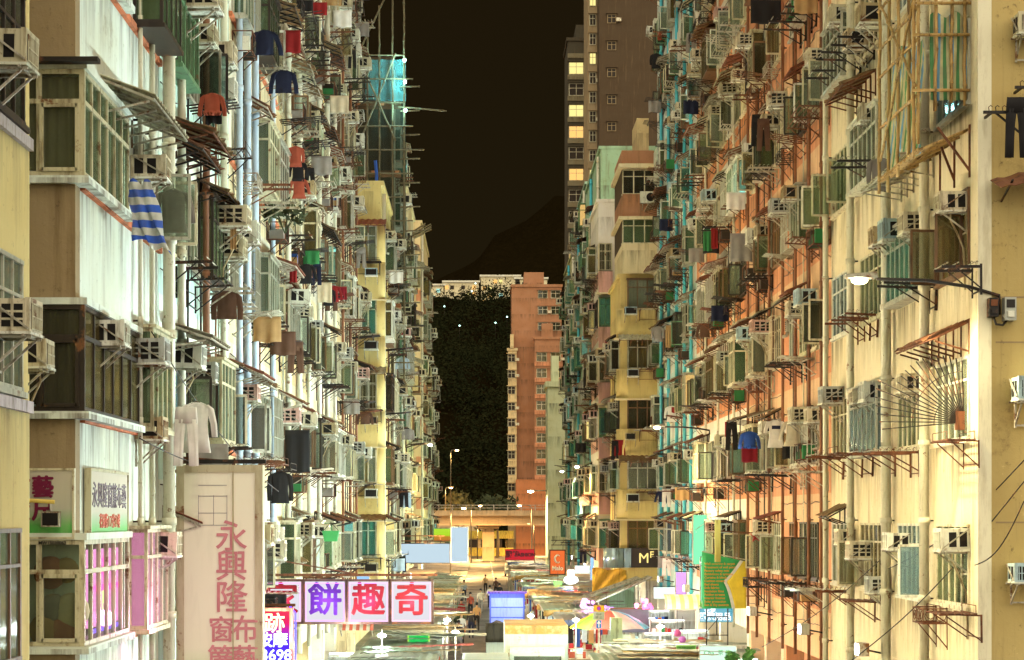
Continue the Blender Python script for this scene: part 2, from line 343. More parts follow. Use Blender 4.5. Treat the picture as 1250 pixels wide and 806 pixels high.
# ------------------------------------------------------------------ drying racks (origin: wall, top arm height)
def rack_meshes(kind, mat):
    br, rods = MB(), MB()
    if kind == 'arm':                                  # L-shaped hooked arms
        for x in (-.42, .42):
            br.bar((x, -.012, .05), (x, -.012, -.50), .05, .025, mat); br.bar((x, 0, 0), (x, -.88, 0), .04, .05, mat); br.bar((x, -.02, -.38), (x, -.56, -.02), .025, .025, mat)
            for i in range(7):
                y = -.12 - i * .115; br.tube([(x, y, .02), (x, y - .01, .07), (x, y + .02, .10), (x, y + .045, .08)], .006, mat, 4)
        br.bar((-.42, -.016, -.42), (.42, -.016, -.42), .03, .02, mat)
        for i in (1, 4, 6): rods.tube([(-.75, -.12 - i * .115, .045), (.75, -.12 - i * .115, .045)], .012, GALV, 5)
    elif kind == 'scroll':                             # flower rack with iron rings
        for z in (0, -.28):
            br.bar((-.6, -.5, z), (.6, -.5, z), .025, .025, mat)
            for x in (-.6, .6): br.bar((x, 0, z), (x, -.5, z), .025, .025, mat)
        for x in (-.6, -.2, .2, .6): br.bar((x, -.5, 0), (x, -.5, -.28), .015, .015, mat); br.bar((x, 0, -.28), (x, -.5, -.28), .02, .02, mat)
        for x in (-.4, 0, .4): rods.tube([(x + .1 * math.cos(t * .785), -.5, -.14 + .1 * math.sin(t * .785)) for t in range(8)], .009, mat, 4, closed=True)
        for x in (-.6, .6):
            for y in (-.13, -.37): rods.tube([(x, y + .1 * math.cos(t * .785), -.14 + .1 * math.sin(t * .785)) for t in range(8)], .009, mat, 4, closed=True)
            br.bar((x, -.01, -.75), (x, -.42, -.28), .022, .022, mat); br.bar((x, -.01, .05), (x, -.01, -.78), .03, .02, mat)
    elif kind == 'poles':                              # projecting poles
        for x in (-.5, -.2, .1, .4): rods.tube([(x, 0, .0), (x + .03, -1.05, .10)], .016, mat, 5)
        br.bar((-.62, -.28, -.02), (.55, -.28, -.02), .03, .03, mat); br.bar((-.62, -.78, .02), (.55, -.78, .02), .03, .03, mat)
        for x in (-.56, .48): br.bar((x, -.015, -.42), (x, -.62, 0), .025, .025, mat)
        br.bar((-.6, -.015, -.40), (.52, -.015, -.40), .025, .025, mat); br.bar((-.56, -.28, -.02), (-.56, -.78, .02), .025, .025, mat)
    else:                                              # flat frame with many slats
        br.bar((-.7, -.012, -.40), (.7, -.012, -.40), .03, .02, mat); rods.bar((-.7, -.08, .018), (-.7, -.72, .018), .02, .02, mat); rods.bar((.7, -.08, .018), (.7, -.72, .018), .02, .02, mat)
        for x in (-.7, .7): br.bar((x, 0, 0), (x, -.7, .04), .03, .03, mat); br.bar((x, -.01, -.45), (x, -.6, .0), .022, .022, mat); br.bar((x, -.012, .02), (x, -.012, -.48), .035, .02, mat)
        for i in range(6): y = -.1 - i * .12; rods.bar((-.78, y, .035 + -.0), (.78, y, .035), .022, .022, mat)
        for y in (-.1, -.7): rods.tube([(-.7, y, .03), (-.7, y, .18), (.7, y, .18), (.7, y, .03)], .008, mat, 4)
    return br.mesh('bracket'), rods.mesh('drying_rail')
RACK = {}
for k in ('arm', 'scroll', 'poles', 'slats'):
    for cn, mt in (('black iron', IRON), ('rusty', RUST), ('galvanised', GALV)): RACK[k, cn] = rack_meshes(k, mt)
RDESC = {'arm': 'hooked drying rack', 'scroll': 'scrolled plant rack', 'poles': 'pole drying rack', 'slats': 'slatted drying rack'}
def add_rack(loc, rz, label, kind, col, far=False):
    a, b = RACK[kind, col]; o = put(a, 'drying_rack', None, loc, rz); o.scale = (rnd.uniform(.75, 1.1), rnd.uniform(.8, 1.2), 1); o.rotation_euler.x = rnd.uniform(-.05, .03); put(b, 'drying_rail', o)
    return tag(o, label, 'drying rack', 'iron racks under the windows')

# ------------------------------------------------------------------ awnings (origin: wall, top edge)
def awning_meshes(L, d, mat, strut=RUST, drop=.28, ragged=False, n=None, seed=1):
    r = random.Random(seed); s = MB(); k = max(6, int(L / .12))
    rows = []
    for i in range(5):
        t = i / 4; row = []
        for j in range(k + 1):
            x = -L / 2 + L * j / k; rag = (r.uniform(-.07, .05) if ragged and i == 4 else 0)
            row.append((x, -d * t + rag - .01, -drop * t + .022 * math.cos(j * math.pi) * (1 if not ragged else .7) + (r.uniform(-.02, .02) if ragged else 0)))
        rows.append(row)
    s.sheet(rows, mat, .012, smooth=False)
    b = MB(); n = n or max(2, int(round(L / .65)) + 1)
    for i in range(n):
        x = -L / 2 + .06 + (L - .12) * i / (n - 1)
        b.bar((x, -.02, -.03), (x, -d + .03, -drop - .045), .035, .035, strut); b.bar((x, -.018, .0), (x, -.018, -.55), .04, .025, strut); b.bar((x, -.02, -.50), (x, -d + .12, -drop - .06), .028, .028, strut)
    b.bar((-L / 2, -d + .03, -drop - .035), (L / 2, -d + .03, -drop - .035), .025, .025, strut)
    return s.mesh('canopy'), b.mesh('strut_frame')
AWN = []
for i, (cn, mt, rg) in enumerate((('brown', AW_BROWN, True), ('grey', AW_GREY, False), ('rusty', AW_RUST, True), ('pale', AW_PALE, False), ('red-brown', AW_RED, False), ('tattered brown', AW_BROWN, True))):
    for j, (L, d) in enumerate(((1.5, .7), (2.4, .85), (3.2, 1.0))): AWN.append((cn, L) + awning_meshes(L, d, mt, (IRON, RUST, GALV)[(i + j) % 3], ragged=rg, seed=i * 7 + j))
def add_awning(loc, rz, label, idx):
    cn, L, a, b = AWN[idx]; o = put(a, 'window_awning', None, loc, rz); o.scale = (1, rnd.uniform(.7, 1.0), rnd.uniform(.7, 1.15)); put(b, 'strut_frame', o)
    return tag(o, label.format(c=cn), 'awning', 'small awnings over the windows')

# ------------------------------------------------------------------ windows (origin: wall face, middle of the sill)
def curtain_rows(x0, x1, y, z0, z1, amp=.03, step=.06, seed=0):
    r = random.Random(seed); n = max(2, int((x1 - x0) / step)); ph = r.uniform(0, 6)
    return [[(x0 + (x1 - x0) * j / n, y + amp * math.sin(j * 1.9 + ph) * (.6 + .4 * (z1 - z) / (z1 - z0)), z) for j in range(n + 1)] for z in (z1, (z0 + z1) / 2, z0)]
def win_meshes(kind, w, h, fm, gm, cm, seed=0):
    r = random.Random(seed); fr, gl, cu = MB(), MB(), MB(); leaves = []; b = .05
    npn = max(2, int(round(w / .5))); tz = h * .72
    if kind in ('flat', 'open', 'cage'):
        y = -.02
        for z in (b / 2, h - b / 2): fr.bar((-w / 2, y, z), (w / 2, y, z), .07, b, fm)
        fr.bar((-w / 2, y, tz), (w / 2, y, tz), .055, b * .8, fm)
        skip = set(r.sample(range(npn), min(npn, r.choice((1, 2))))) if kind == 'open' else set()
        for i in range(npn + 1): x = -w / 2 + b / 2 + (w - b) * i / npn; fr.bar((x, y, b), (x, y, h - b), b, .06, fm)
        fr.box(-w / 2 - .05, w / 2 + .05, -.09, .02, -.07, -.002, fm)
        for i in range(npn):
            x0 = -w / 2 + w * i / npn + .03; x1 = -w / 2 + w * (i + 1) / npn - .03
            gl.box(x0, x1, y - .004, y + .004, tz + .02, h - .05, gm)
            if i not in skip: gl.box(x0, x1, y - .004, y + .004, .05, tz - .02, gm)
        for i in skip:
            sa, sg = MB(), MB(); leaves.append((sa, sg))      # leaf swung out square to the wall
            sw = w / npn - .02; hx = -w / 2 + w * (i + (0 if r.random() < .5 else 1)) / npn; a = R(r.uniform(70, 95)); dx = math.cos(a) * (1 if r.random() < .5 else -1)
            q = Vector((dx * sw, -math.sin(a) * sw, 0)); o = Vector((hx, -.05, .05)); H = tz - .07
            for z in (0.0, H): sa.bar(o + Vector((0, 0, z)), o + q + Vector((0, 0, z)), .035, .05, fm)
            for t in (.02, .98): sa.bar(o + q * t, o + q * t + Vector((0, 0, H)), .045, .035, fm)
            c = [o + q * .04, o + q * .96]; t_ = q.cross(Vector((0, 0, 1))).normalized() * .005
            vs = [p + s_ + Vector((0, 0, z)) for s_ in (t_, -t_) for p in c for z in (.02, H - .02)]
            sg.add(vs, [(0, 2, 3, 1), (4, 5, 7, 6), (0, 1, 5, 4), (2, 6, 7, 3), (0, 4, 6, 2), (1, 3, 7, 5)], gm)
        cu.sheet(curtain_rows(-w / 2, w / 2 - r.choice((0, 0, .4, .7)) * w, .12, .05, h - .03, seed=seed), cm)
        if kind == 'cage':
            pj = .30
            for z in (.0, .5, 1.0, h - .03):
                fr.bar((-w / 2, -pj, z), (w / 2, -pj, z), .018, .018, fm)
                for x in (-w / 2, w / 2): fr.bar((x, 0, z), (x, -pj, z), .018, .018, fm)
            n = int(w / .12)
            for i in range(n + 1): x = -w / 2 + w * i / n; fr.bar((x, -pj, 0), (x, -pj, h - .03), .014, .014, fm)
            for yy in (-.1, -.2):
                for x in (-w / 2, w / 2): fr.bar((x, yy, 0), (x, yy, h - .03), .014, .014, fm)
            fr.box(-w / 2, w / 2, -pj - .01, 0, -.03, -.004, GALV)
    else:                                               # projecting glazed bay
        pj = .46 if kind == 'bay' else .30
        fr.box(-w / 2 - .03, w / 2 + .03, -pj - .03, .02, -.07, -.0, fm); fr.box(-w / 2 - .04, w / 2 + .04, -pj - .05, .02, h, h + .05, fm)
        for x in (-w / 2 + b / 2, w / 2 - b / 2):
            fr.bar((x, -pj + b / 2, 0), (x, -pj + b / 2, h), b, b, fm); fr.bar((x, -.03, 0), (x, -.03, h), b, b, fm)
            for z in (.03, tz, h - .03): fr.bar((x, -pj + b, z), (x, -.05, z), b * .8, b, fm)
            xx = x; gl.box(xx - .004, xx + .004, -pj + b, -.055, .055, tz - .025, gm); gl.box(xx - .004, xx + .004, -pj + b, -.055, tz + .025, h - .055, gm)
        for z in (.03, tz, h - .03): fr.bar((-w / 2 + b, -pj + b / 2, z), (w / 2 - b, -pj + b / 2, z), b * .8, b, fm)
        for i in range(1, npn): x = -w / 2 + w * i / npn; fr.bar((x, -pj + b / 2, .055), (x, -pj + b / 2, h - .055), b * .8, b, fm)
        for i in range(npn):
            x0 = -w / 2 + w * i / npn + .03; x1 = -w / 2 + w * (i + 1) / npn - .03
            gl.box(x0, x1, -pj + .02, -pj + .028, .055, tz - .025, gm); gl.box(x0, x1, -pj + .02, -pj + .028, tz + .025, h - .055, gm)
        c0 = -w / 2 + .09; c1 = w / 2 - .09
        cu.sheet(curtain_rows(c0, c0 + (c1 - c0) * r.choice((1, .6, .45)), -pj + .12, .02, h - .02, .02, .05, seed), cm)
        cu.sheet([[(c0 + .02 + .015 * math.sin(j * 2.1 + seed), -pj + .12 + (pj - .14) * j / 8, z) for j in range(9)] for z in (h - .02, .02)], cm)
        cu.sheet([[(c1 - .02 + .015 * math.sin(j * 2.1 + seed), -pj + .12 + (pj - .14) * j / 8, z) for j in range(9)] for z in (h - .02, .02)], cm)
    return fr, gl, cu, leaves
WIN = {}
def win_get(kind, w, h, fi, gi, ci, seed):
    key = (kind, w, h, fi, gi, ci, seed)
    if key not in WIN:
        fr, gl, cu, leaves = win_meshes(kind, w, h, fi, gi, ci, seed)
        WIN[key] = (fr.mesh('window'), gl.mesh('pane'), cu.mesh('curtain'), [(a.mesh('sash'), c.mesh('sash_pane')) for a, c in leaves])
    return WIN[key]
def add_window(root, loc, rz, kind, w, h, fm, gm, cm, seed=0):
    """a window is a part of its building: frame mesh > pane, curtain, opened sash"""
    fr, gl, cu, leaves = win_get(kind, w, h, fm, gm, cm, seed)
    o = put(fr, 'window', root, Vector(loc) - root.location, rz)
    put(gl, 'pane', o); put(cu, 'curtain', o)
    for sa, sg in leaves: put(sa, 'sash', o); put(sg, 'sash_pane', o)
    return o

# ------------------------------------------------------------------ washing on the racks: cloth hangs square to the wall (local YZ plane), origin at the hanger
def loft(mb, path, wid, thick, mat, seed=0, n=20, fold=.25):
    r = random.Random(seed); rings = []; ph = r.uniform(0, 6)
    for i, (p, w, t) in enumerate(zip(path, wid, thick)):
        ring = []
        for j in range(n):
            a = 2 * math.pi * j / n; k = 1 + fold * math.sin(3 * a + ph + i * .7)
            ring.append(Vector((p[0] + math.sin(a) * t * .5 * k + .011 * math.sin(9 * math.cos(a) + ph + i * .5) + r.uniform(-.008, .008), p[1] + math.cos(a) * w, p[2] + r.uniform(-.006, .006))))
        rings.append(ring)
    vs = [v for g in rings for v in g]; k = len(rings)
    fs = [(i * n + j, i * n + (j + 1) % n, (i + 1) * n + (j + 1) % n, (i + 1) * n + j) for i in range(k - 1) for j in range(n)]
    fs += [tuple(range(n - 1, -1, -1)), tuple((k - 1) * n + j for j in range(n))]
    mb.add(vs, fs, mat, True)
def hanger(mb):
    mb.tube([(0, -.22, -.10), (0, 0, 0), (0, .22, -.10)], .008, IRON, 4); mb.tube([(0, 0, 0), (0, 0, .05), (0, .03, .08), (0, .05, .05)], .006, IRON, 4)
def shirt(mat, seed=0, L=.72, sleeve=.42, trim=None):
    m = MB(); z = [-.02, -.05, -.09, -.2, -.4, -.55, -L]
    loft(m, [(0, 0, q) for q in z], [.07, .15, .20, .19, .185, .195, .215 + .02 * (seed % 3)], [.04, .05, .06, .065, .055, .06, .06], mat, seed)
    for s in (-1, 1):
        loft(m, [(0, s * .15, -.06), (0, s * .225, -.13), (.01, s * (.255 + .03 * (seed % 3)), -.16 - sleeve * .5), (.02, s * (.25 + .05 * (seed % 3)), -.14 - sleeve)], [.05, .062, .055, .05], [.05, .05, .045, .04], mat, seed + 3)
    if trim: loft(m, [(0, 0, -L * .8), (0, 0, -L * .93)], [.245, .25], [.066, .066], trim, seed)
    return m
def trousers(mat, seed=0, L=.95):
    m = MB(); loft(m, [(0, 0, 0), (0, 0, -.1), (0, 0, -.26)], [.17, .18, .19], [.05, .06, .06], mat, seed)
    for s in (-1, 1): loft(m, [(0, s * .09, -.2), (0, s * .11, -.45), (.01, s * .12, -.7), (0, s * .13, -L)], [.095, .085, .08, .08], [.055, .05, .045, .04], mat, seed + 5)
    return m
def towel(mat, seed=0, w=.3, L=.8):
    r = random.Random(seed); m = MB(); ph = r.uniform(0, 6)
    m.sheet([[(.03 * math.sin(j * 1.3 + ph) * (.3 + i / 6), -w + 2 * w * j / 10, -L * i / 7 + .015 * math.sin(j * .8 + ph) * i / 7) for j in range(11)] for i in range(8)], mat, .012)
    return m
CLOTH = {n: plain('cloth_' + n.replace(' ', '_'), c, .9) for n, c in {'black': (.012, .010, .010), 'white': (.72, .68, .60), 'red': (.24, .012, .012), 'coral': (.34, .07, .035), 'navy': (.010, .013, .035), 'grey': (.26, .23, .20),
         'green': (.03, .17, .05), 'tan': (.40, .24, .10), 'blue': (.03, .08, .30), 'crimson': (.22, .008, .016), 'brown': (.10, .05, .03), 'pale blue': (.42, .52, .60), 'cream': (.60, .50, .34)}.items()}
def add_wash(kind, cname, loc, rz, label, seed=0, **kw):
    mt = CLOTH[cname]; m = {'shirt': shirt, 'trousers': trousers, 'towel': towel}[kind](mt, seed, **kw)
    o = m.build({'shirt': 'hanging_shirt', 'trousers': 'hanging_trousers', 'towel': 'hanging_towel'}[kind], None, loc, rz)
    if kind == 'shirt': h = MB(); hanger(h); h.build('hanger', o)
    return tag(o, label, {'shirt': 'shirt', 'trousers': 'trousers', 'towel': 'towel'}[kind], 'washing hung out on racks')

# ------------------------------------------------------------------ odds and ends fixed to the flats
def junk_shelf_meshes(seed):
    r = random.Random(seed); f = MB(); w, d = r.uniform(.8, 1.2), r.uniform(.35, .5)
    for z in (0, .42): 
        for y in (-.02, -d): f.bar((-w / 2, y, z), (w / 2, y, z), .022, .022, RUST)
        for x in (-w / 2, w / 2): f.bar((x, -.02, z), (x, -d, z), .022, .022, RUST)
    for x in (-w / 2, w / 2):
        for y in (-.02, -d): f.bar((x, y, 0), (x, y, .42), .022, .022, RUST)
        f.bar((x, -.02, -.35), (x, -d + .05, 0), .02, .02, RUST)
    for q in range(7): x = -w / 2 + w * q / 6; f.bar((x, -d, 0), (x, -d, .42), .012, .012, IRON); f.bar((x, -.02, .0), (x, -d, .0), .014, .014, IRON)
    j = MB()
    x = -w / 2 + .06
    while x < w / 2 - .15: q = r.uniform(.12, .26); j.box(x, x + q, -d + .06, -.08, .012, r.uniform(.15, .45), r.choice((CLOTH['tan'], CLOTH['brown'], CLOTH['blue'], CLOTH['grey'], CLOTH['green'], WHITE, NEARBLACK))); x += q + .03
    return f.mesh('cage_frame'), j.mesh('stored_boxes')
JUNK = [junk_shelf_meshes(i) for i in range(5)]
def add_junk(loc, rz, label, i):
    o = put(JUNK[i][0], 'wall_cage', None, loc, rz); j = put(JUNK[i][1], 'stored_boxes', o); j['kind'] = 'stuff'
    return tag(o, label, 'cage', 'rusty storage cages on the walls')
VB = MB(); VB.box(-.16, .16, -.12, 0, 0, .32, GALV)
for q in range(5): VB.bar((-.13, -.13, .05 + q * .055), (.13, -.15, .03 + q * .055), .012, .03, IRON)
VB.tube([(.0, -.06, 0), (.0, -.10, -.12), (0, -.22, -.16)], .05, GALV, 7); VENT_ME = VB.mesh('exhaust_vent')
def add_vent(loc, rz, label): return tag(put(VENT_ME, 'exhaust_vent', None, loc, rz), label, 'vent', 'small exhaust vents on the walls')
MUTED = ('black', 'white', 'grey', 'navy', 'brown', 'tan', 'cream', 'grey', 'pale blue', 'black', 'crimson', 'white', 'brown')
WASH_ME = {}
def add_small_wash(loc, rz, label, c, kd, seed):
    key = (c, kd, seed)
    if key not in WASH_ME: WASH_ME[key] = ({'shirt': shirt, 'trousers': trousers, 'towel': towel}[kd](CLOTH[c], seed, **({'L': .55} if kd != 'trousers' else {'L': .8}))).mesh('hanging_' + kd)
    return tag(put(WASH_ME[key], 'hanging_' + kd, None, loc, rz), label, kd, 'small washing on the racks')
# ------------------------------------------------------------------ tenements along the street
def dl(x): return 13250.0 / (590 - x)         # depth on the left house line (5.3 m left of the eye) for a photo column
def dr(x): return 22000.0 / (x - 590)         # depth on the right house line (8.8 m right)
SIDE = {'L': (1, LEFT), 'R': (-1, RIGHT)}
STOREY, SILL0, HEAD = 3.05, 5.38, 1.5
class Bld: pass
def wall_point(b, u, n, z): return Vector((b.X + SIDE[b.side][0] * n, u, z))
def building(name, label, short, side, X, d0, d1, ztop, colA, colB, room=None, string=None, pier=None, depth=9.0, cat='building', group='tenement blocks along the street', fascia=None, sill0=SILL0):
    b = Bld(); b.side, b.X, b.d0, b.d1, b.ztop, b.short = side, X, d0, d1, ztop, short
    b.A, b.B, b.string, b.pier, b.sill0 = colA, colB, string, pier or colB, sill0
    b.fascia = fascia or colB
    b.root = tag(empty(name, (X, d0, 0)), label, cat, group); b.depth = depth; b.n = {}; b.rows = []
    k = 0
    while sill0 + STOREY * k + HEAD < ztop - .6: b.rows.append([]); k += 1
    return b
def bbx(mb, b, u0, u1, n0, n1, z0, z1, mat):
    s = SIDE[b.side][0]; x0, x1 = sorted((s * n0, s * n1)); mb.box(x0, x1, u0 - b.d0, u1 - b.d0, z0, z1, mat)
def finish(b, shop=True):
    """walls with real openings for the windows listed in b.rows as (u0, u1)"""
    g = MB(); u0, u1 = b.d0 + .012, b.d1 - .012; D = -b.depth; T = -.32
    bbx(g, b, u0, u1, D, T - .004, 4.0, b.ztop, b.B)
    bbx(g, b, u0, u1, D, -2.6, 0, 3.996, b.B)
    if shop:
        for a in (u0, (u0 + u1) / 2 - .25, u1 - .5): bbx(g, b, a, a + .5, -2.596, 0, 0, 3.3, b.pier)
        bbx(g, b, u0, u1, -2.596, 0, 3.304, 3.996, b.fascia)
    z = 4.0
    for k, ops in enumerate(b.rows + [None]):
        sill = b.sill0 + STOREY * k if ops is not None else b.ztop
        za = max(z, sill - .80)
        if ops is None: bbx(g, b, u0, u1, T, 0, z, sill, b.B); break
        if za > z: bbx(g, b, u0, u1, T, 0, z, za, b.B)
        bbx(g, b, u0, u1, T, 0, za, sill, b.A)
        if b.string is not None: bbx(g, b, u0, u1, 0, .07, sill - .13, sill - .03, b.string)
        cur = u0
        for (a, c) in sorted(ops):
            if a > cur: bbx(g, b, cur, a, T, 0, sill, sill + HEAD, b.pier)
            bbx(g, b, a, c, T, T + .012, sill, sill + HEAD, NEARBLACK); cur = c  # near-black back panel stands for the dark of the room
        if cur < u1: bbx(g, b, cur, u1, T, 0, sill, sill + HEAD, b.pier)
        z = sill + HEAD
    bbx(g, b, u0 - .02, u1 + .02, D - .05, .12, b.ztop, b.ztop + .18, b.B)
    g.build('wall', b.root)
    rq = random.Random(int(b.d0 * 10)); s_ = SIDE[b.side][0]
    if 33 < b.d0 < 110 and b.d1 - b.d0 > 5 and b.short != 'cream corner house':                    # sagging wires stapled under the sills, thin conduits between the flats
        for k in range(len(b.rows)):
            if not visible(b, (b.d0 + b.d1) / 2, b.sill0 + STOREY * k, -40): continue
            zc = b.sill0 + STOREY * k - rq.uniform(.35, 1.2); ln = u1 - u0; m_ = MB(); n_ = int(ln / .5)
            m_.tube([(s_ * (.03 + .05 * (q % 3 == 1)), (u0 - b.d0) + ln * q / n_, zc - .05 * math.sin(math.pi * (q % 4) / 4) - .03 * rq.random()) for q in range(n_ + 1)], .011, IRON, 4); m_.build('cable_run', b.root)
        for q in range(4):
            m_ = MB(); uu = rq.uniform(.5, b.d1 - b.d0 - .5); m_.tube([(s_ * .04, uu + .05 * (i % 2) * rq.random(), 4.2 + i * 1.5) for i in range(int((b.ztop - 6) / 1.5))], .018, (IRON, PIPE_BROWN, PVC)[q % 3], 4); m_.build('conduit', b.root)
    if shop:                                             # lit shop inside: ceiling tubes
        for a in (.3, .7):
            t = MB(); u = u0 + (u1 - u0) * a; bbx(t, b, u - 1.2, u + 1.2, -1.2, -1.1, 3.16, 3.22, TUBE); t.build('ceiling_tube', b.root)
TUBE = glow('shop_tube', (.85, 1, .9), 14)
def pipe(b, u, mat, z0=3.2, z1=None, r=.06, off=.11, seed=0):
    z1 = z1 or b.ztop - .3; g = MB(); s = SIDE[b.side][0]
    g.tube([(s * off, u - b.d0, z0), (s * off, u - b.d0, z1)], r, mat, 8)
    z = z0 + .7
    while z < z1:
        g.tube([(s * off, u - b.d0, z - .06), (s * off, u - b.d0, z + .06)], r * 1.25, mat, 8)
        bbx(g, b, u - .02, u + .02, 0, off - r * .9, z - .015, z + .015, IRON); z += 1.52
    g.build('drainpipe', b.root)
def lab(b, k, row):
    key = (k, row); b.n[key] = b.n.get(key, 0) + 1; i = b.n[key]
    return (ORD[row + 1], ORD[i] if i < len(ORD) else f'{i}th')
def visible(b, u, z, m=-25): return m < 632 - (z - 7) * F / u < 840
def put_ac(b, u, z, row, kind=None, far=False, n=0, hose=False, label=None):
    r_, i = lab(b, 'ac', row)
    return add_ac(wall_point(b, u, n, z), SIDE[b.side][1], label or f'{{c}} air conditioner, {r_} window row of the {b.short}, {i} from near end', kind, far, hose=hose)
def put_rack(b, u, z, row, kind, col, label=None):
    r_, i = lab(b, 'rack', row)
    return add_rack(wall_point(b, u, 0, z), SIDE[b.side][1], label or f'{col} {RDESC[kind]}, {r_} row of {b.short}, {i} from near end', kind, col)
def put_awning(b, u, z, row, idx, label=None):
    r_, i = lab(b, 'aw', row)
    return add_awning(wall_point(b, u, 0, z), SIDE[b.side][1], label or f'{{c}} awning over {r_} window row of the {b.short}, {i} from near end', idx)
def populate(b, seed, kinds, frames, glasses, pac=.6, prack=.35, pawn=.28, far=False, widths=(1.0, 1.3, 1.6, 2.1), lit=.20, gap=(.2, .6), upto=None, rackcols=('black iron', 'black iron', 'rusty', 'galvanised'), acw=None, awn=(0, 1, 2, 3, 4, 5), curt=None):
    r = random.Random(seed); rz = SIDE[b.side][1]
    # one plan of window bays per building, varied a little per storey (as flats stack)
    plan = []; u = b.d0 + .35 + r.uniform(0, .3)
    while u < b.d1 - 1.2:
        w = min(r.choice(widths), b.d1 - .25 - u)
        if w < .9: break
        plan.append((u, u + w)); u += w + r.uniform(*gap)
    for row in range(len(b.rows)):
        sill = b.sill0 + STOREY * row
        if b.rows[row]: continue
        for (a, c) in plan:
            mid = (a + c) / 2
            if not visible(b, mid, sill + .7, -70): b.rows[row].append((a, c)); continue
            b.rows[row].append((a, c)); w = c - a
            kd = r.choices(('flat', 'open', 'cage', 'bay', 'box'), kinds)[0]
            fm = r.choices(frames[0], frames[1])[0]; gm = r.choices(glasses[0], glasses[1])[0]
            cm = r.choice(CUR_LIT) if r.random() < lit else r.choice(curt or CUR)
            add_window(b.root, wall_point(b, mid, 0, sill), rz, kd, round(w, 1), HEAD, fm, gm, cm, r.randrange(3))
            pj = {'bay': .40, 'box': .26, 'cage': .24}.get(kd, 0)
            if r.random() < pac:
                put_ac(b, mid + r.uniform(-.25, .25) * w, sill + 1.04 + r.uniform(-.03, .08), row, None, far, n=pj * .9, hose=r.random() < .3)
                if w > 1.9 and r.random() < pac * .4 and u < 75 and not far: put_ac(b, mid + .42 * w, sill + 1.0 + r.uniform(-.5, .08), row, None, far, n=pj * .5)
            if r.random() < prack: put_rack(b, mid + r.uniform(-.2, .2), sill - r.uniform(.12, .3), row, r.choices(('arm', 'scroll', 'poles', 'slats'), (5, 2, 3, 3))[0], r.choice(rackcols))
            if b.d0 > 33 and b.d1 < 105 and r.random() < .16:
                r_, i_ = lab(b, 'junk', row); add_junk(wall_point(b, mid + r.uniform(-.4, .4), 0, sill + r.choice((-.75, -.6, .1))), rz, f'rusty cage of boxes, {r_} row of the {b.short}, {i_} from near end', r.randrange(5))
            if r.random() < .10 and b.d1 < 126:
                r_, i_ = lab(b, 'vent', row); add_vent(wall_point(b, c + .12, 0, sill + r.uniform(.4, 1.2)), rz, f'grey exhaust vent, {r_} row of the {b.short}, {i_} from near end')
            if b.d1 < 126 and r.random() < .085 and not (row == 0 and b.short in ('peach tenement', 'salmon tenement')):
                cn = r.choice(MUTED); kd_ = r.choice(('shirt', 'towel', 'trousers', 'towel')); r_, i_ = lab(b, 'wash', row); add_small_wash(wall_point(b, mid + r.uniform(-.3, .3), r.uniform(.4, .75), sill - .16), rz, f'{cn} {kd_} drying, {r_} row of the {b.short}, {i_} from near end', cn, kd_, r.randrange(3))
            if r.random() < pawn:
                ix = r.choice(awn) * 3 + (0 if w < 1.5 else 1 if w < 2.3 else 2)
                put_awning(b, mid, sill + HEAD + r.uniform(.28, .45), row, ix)
W_COOL = wallmat('wall_cool_white', (.66, .72, .66), amt=.85); W_MINT = wallmat('wall_mint', (.50, .70, .66), amt=.9); W_CREAM = wallmat('wall_cream', (.66, .57, .36), amt=.65)
W_SAND = wallmat('wall_sand', (.60, .46, .24), amt=.7); W_PALE = wallmat('wall_pale', (.64, .60, .48), amt=.6); W_YEL = wallmat('wall_yellow', (.62, .49, .20), amt=.8, drip=.7); W_TAUPE = wallmat('wall_taupe', (.30, .22, .12), amt=1.2, drip=.25)
W_OCHRE = wallmat('wall_ochre', (.46, .35, .14), amt=1.3, drip=0, peel=(.66, .48, .2), peel_amt=.5); W_NEARC = wallmat('wall_near_cream', (.66, .59, .41), amt=.85)
W_SALM = wallmat('wall_salmon', (.56, .24, .12), amt=.9); W_PEACH = wallmat('wall_peach', (.62, .40, .24), amt=.9); W_ORNG = wallmat('wall_orange', (.60, .24, .10), amt=.9); W_WHITE = wallmat('wall_white', (.68, .64, .56), amt=.7)
W_GREEN = wallmat('wall_green', (.30, .46, .30)); W_JADE = wallmat('wall_jade', (.34, .50, .38)); W_PINK = wallmat('wall_pink', (.58, .33, .28), amt=.8); W_OLIVE = wallmat('wall_olive', (.40, .40, .20)); W_BRICKY = wallmat('wall_bricky', (.44, .16, .06))
W_STRING = wallmat('wall_string_orange', (.60, .17, .07), amt=.6); W_DKBROWN = wallmat('wall_dark_brown', (.066, .040, .018)); W_PENT = wallmat('wall_penthouse', (.42, .20, .105), amt=1.1)
CO = ((FR_CREAM, FR_WHITE, ALU, FR_DARK, FR_GREEN, FR_BROWN), (4, 4, 4, 2, 1, 1)); GL = ((G_PALE, G_GREEN, G_DARK, G_TEAL, G_AMBER, G_BLUE), (5, 4, 3, 1, 2, 1))
WARM = ((FR_CREAM, ALU, FR_BROWN, FR_DARK, FR_WHITE), (5, 3, 2, 2, 2)); GLW = ((G_AMBER, G_PALE, G_DARK, G_GREEN), (3, 4, 4, 3))
GRN = ((FR_GREEN, ALU, FR_CREAM, FR_WHITE), (3, 3, 2, 2)); GLG = ((G_TEAL, G_GREEN, G_PALE, G_DARK), (4, 4, 3, 3))

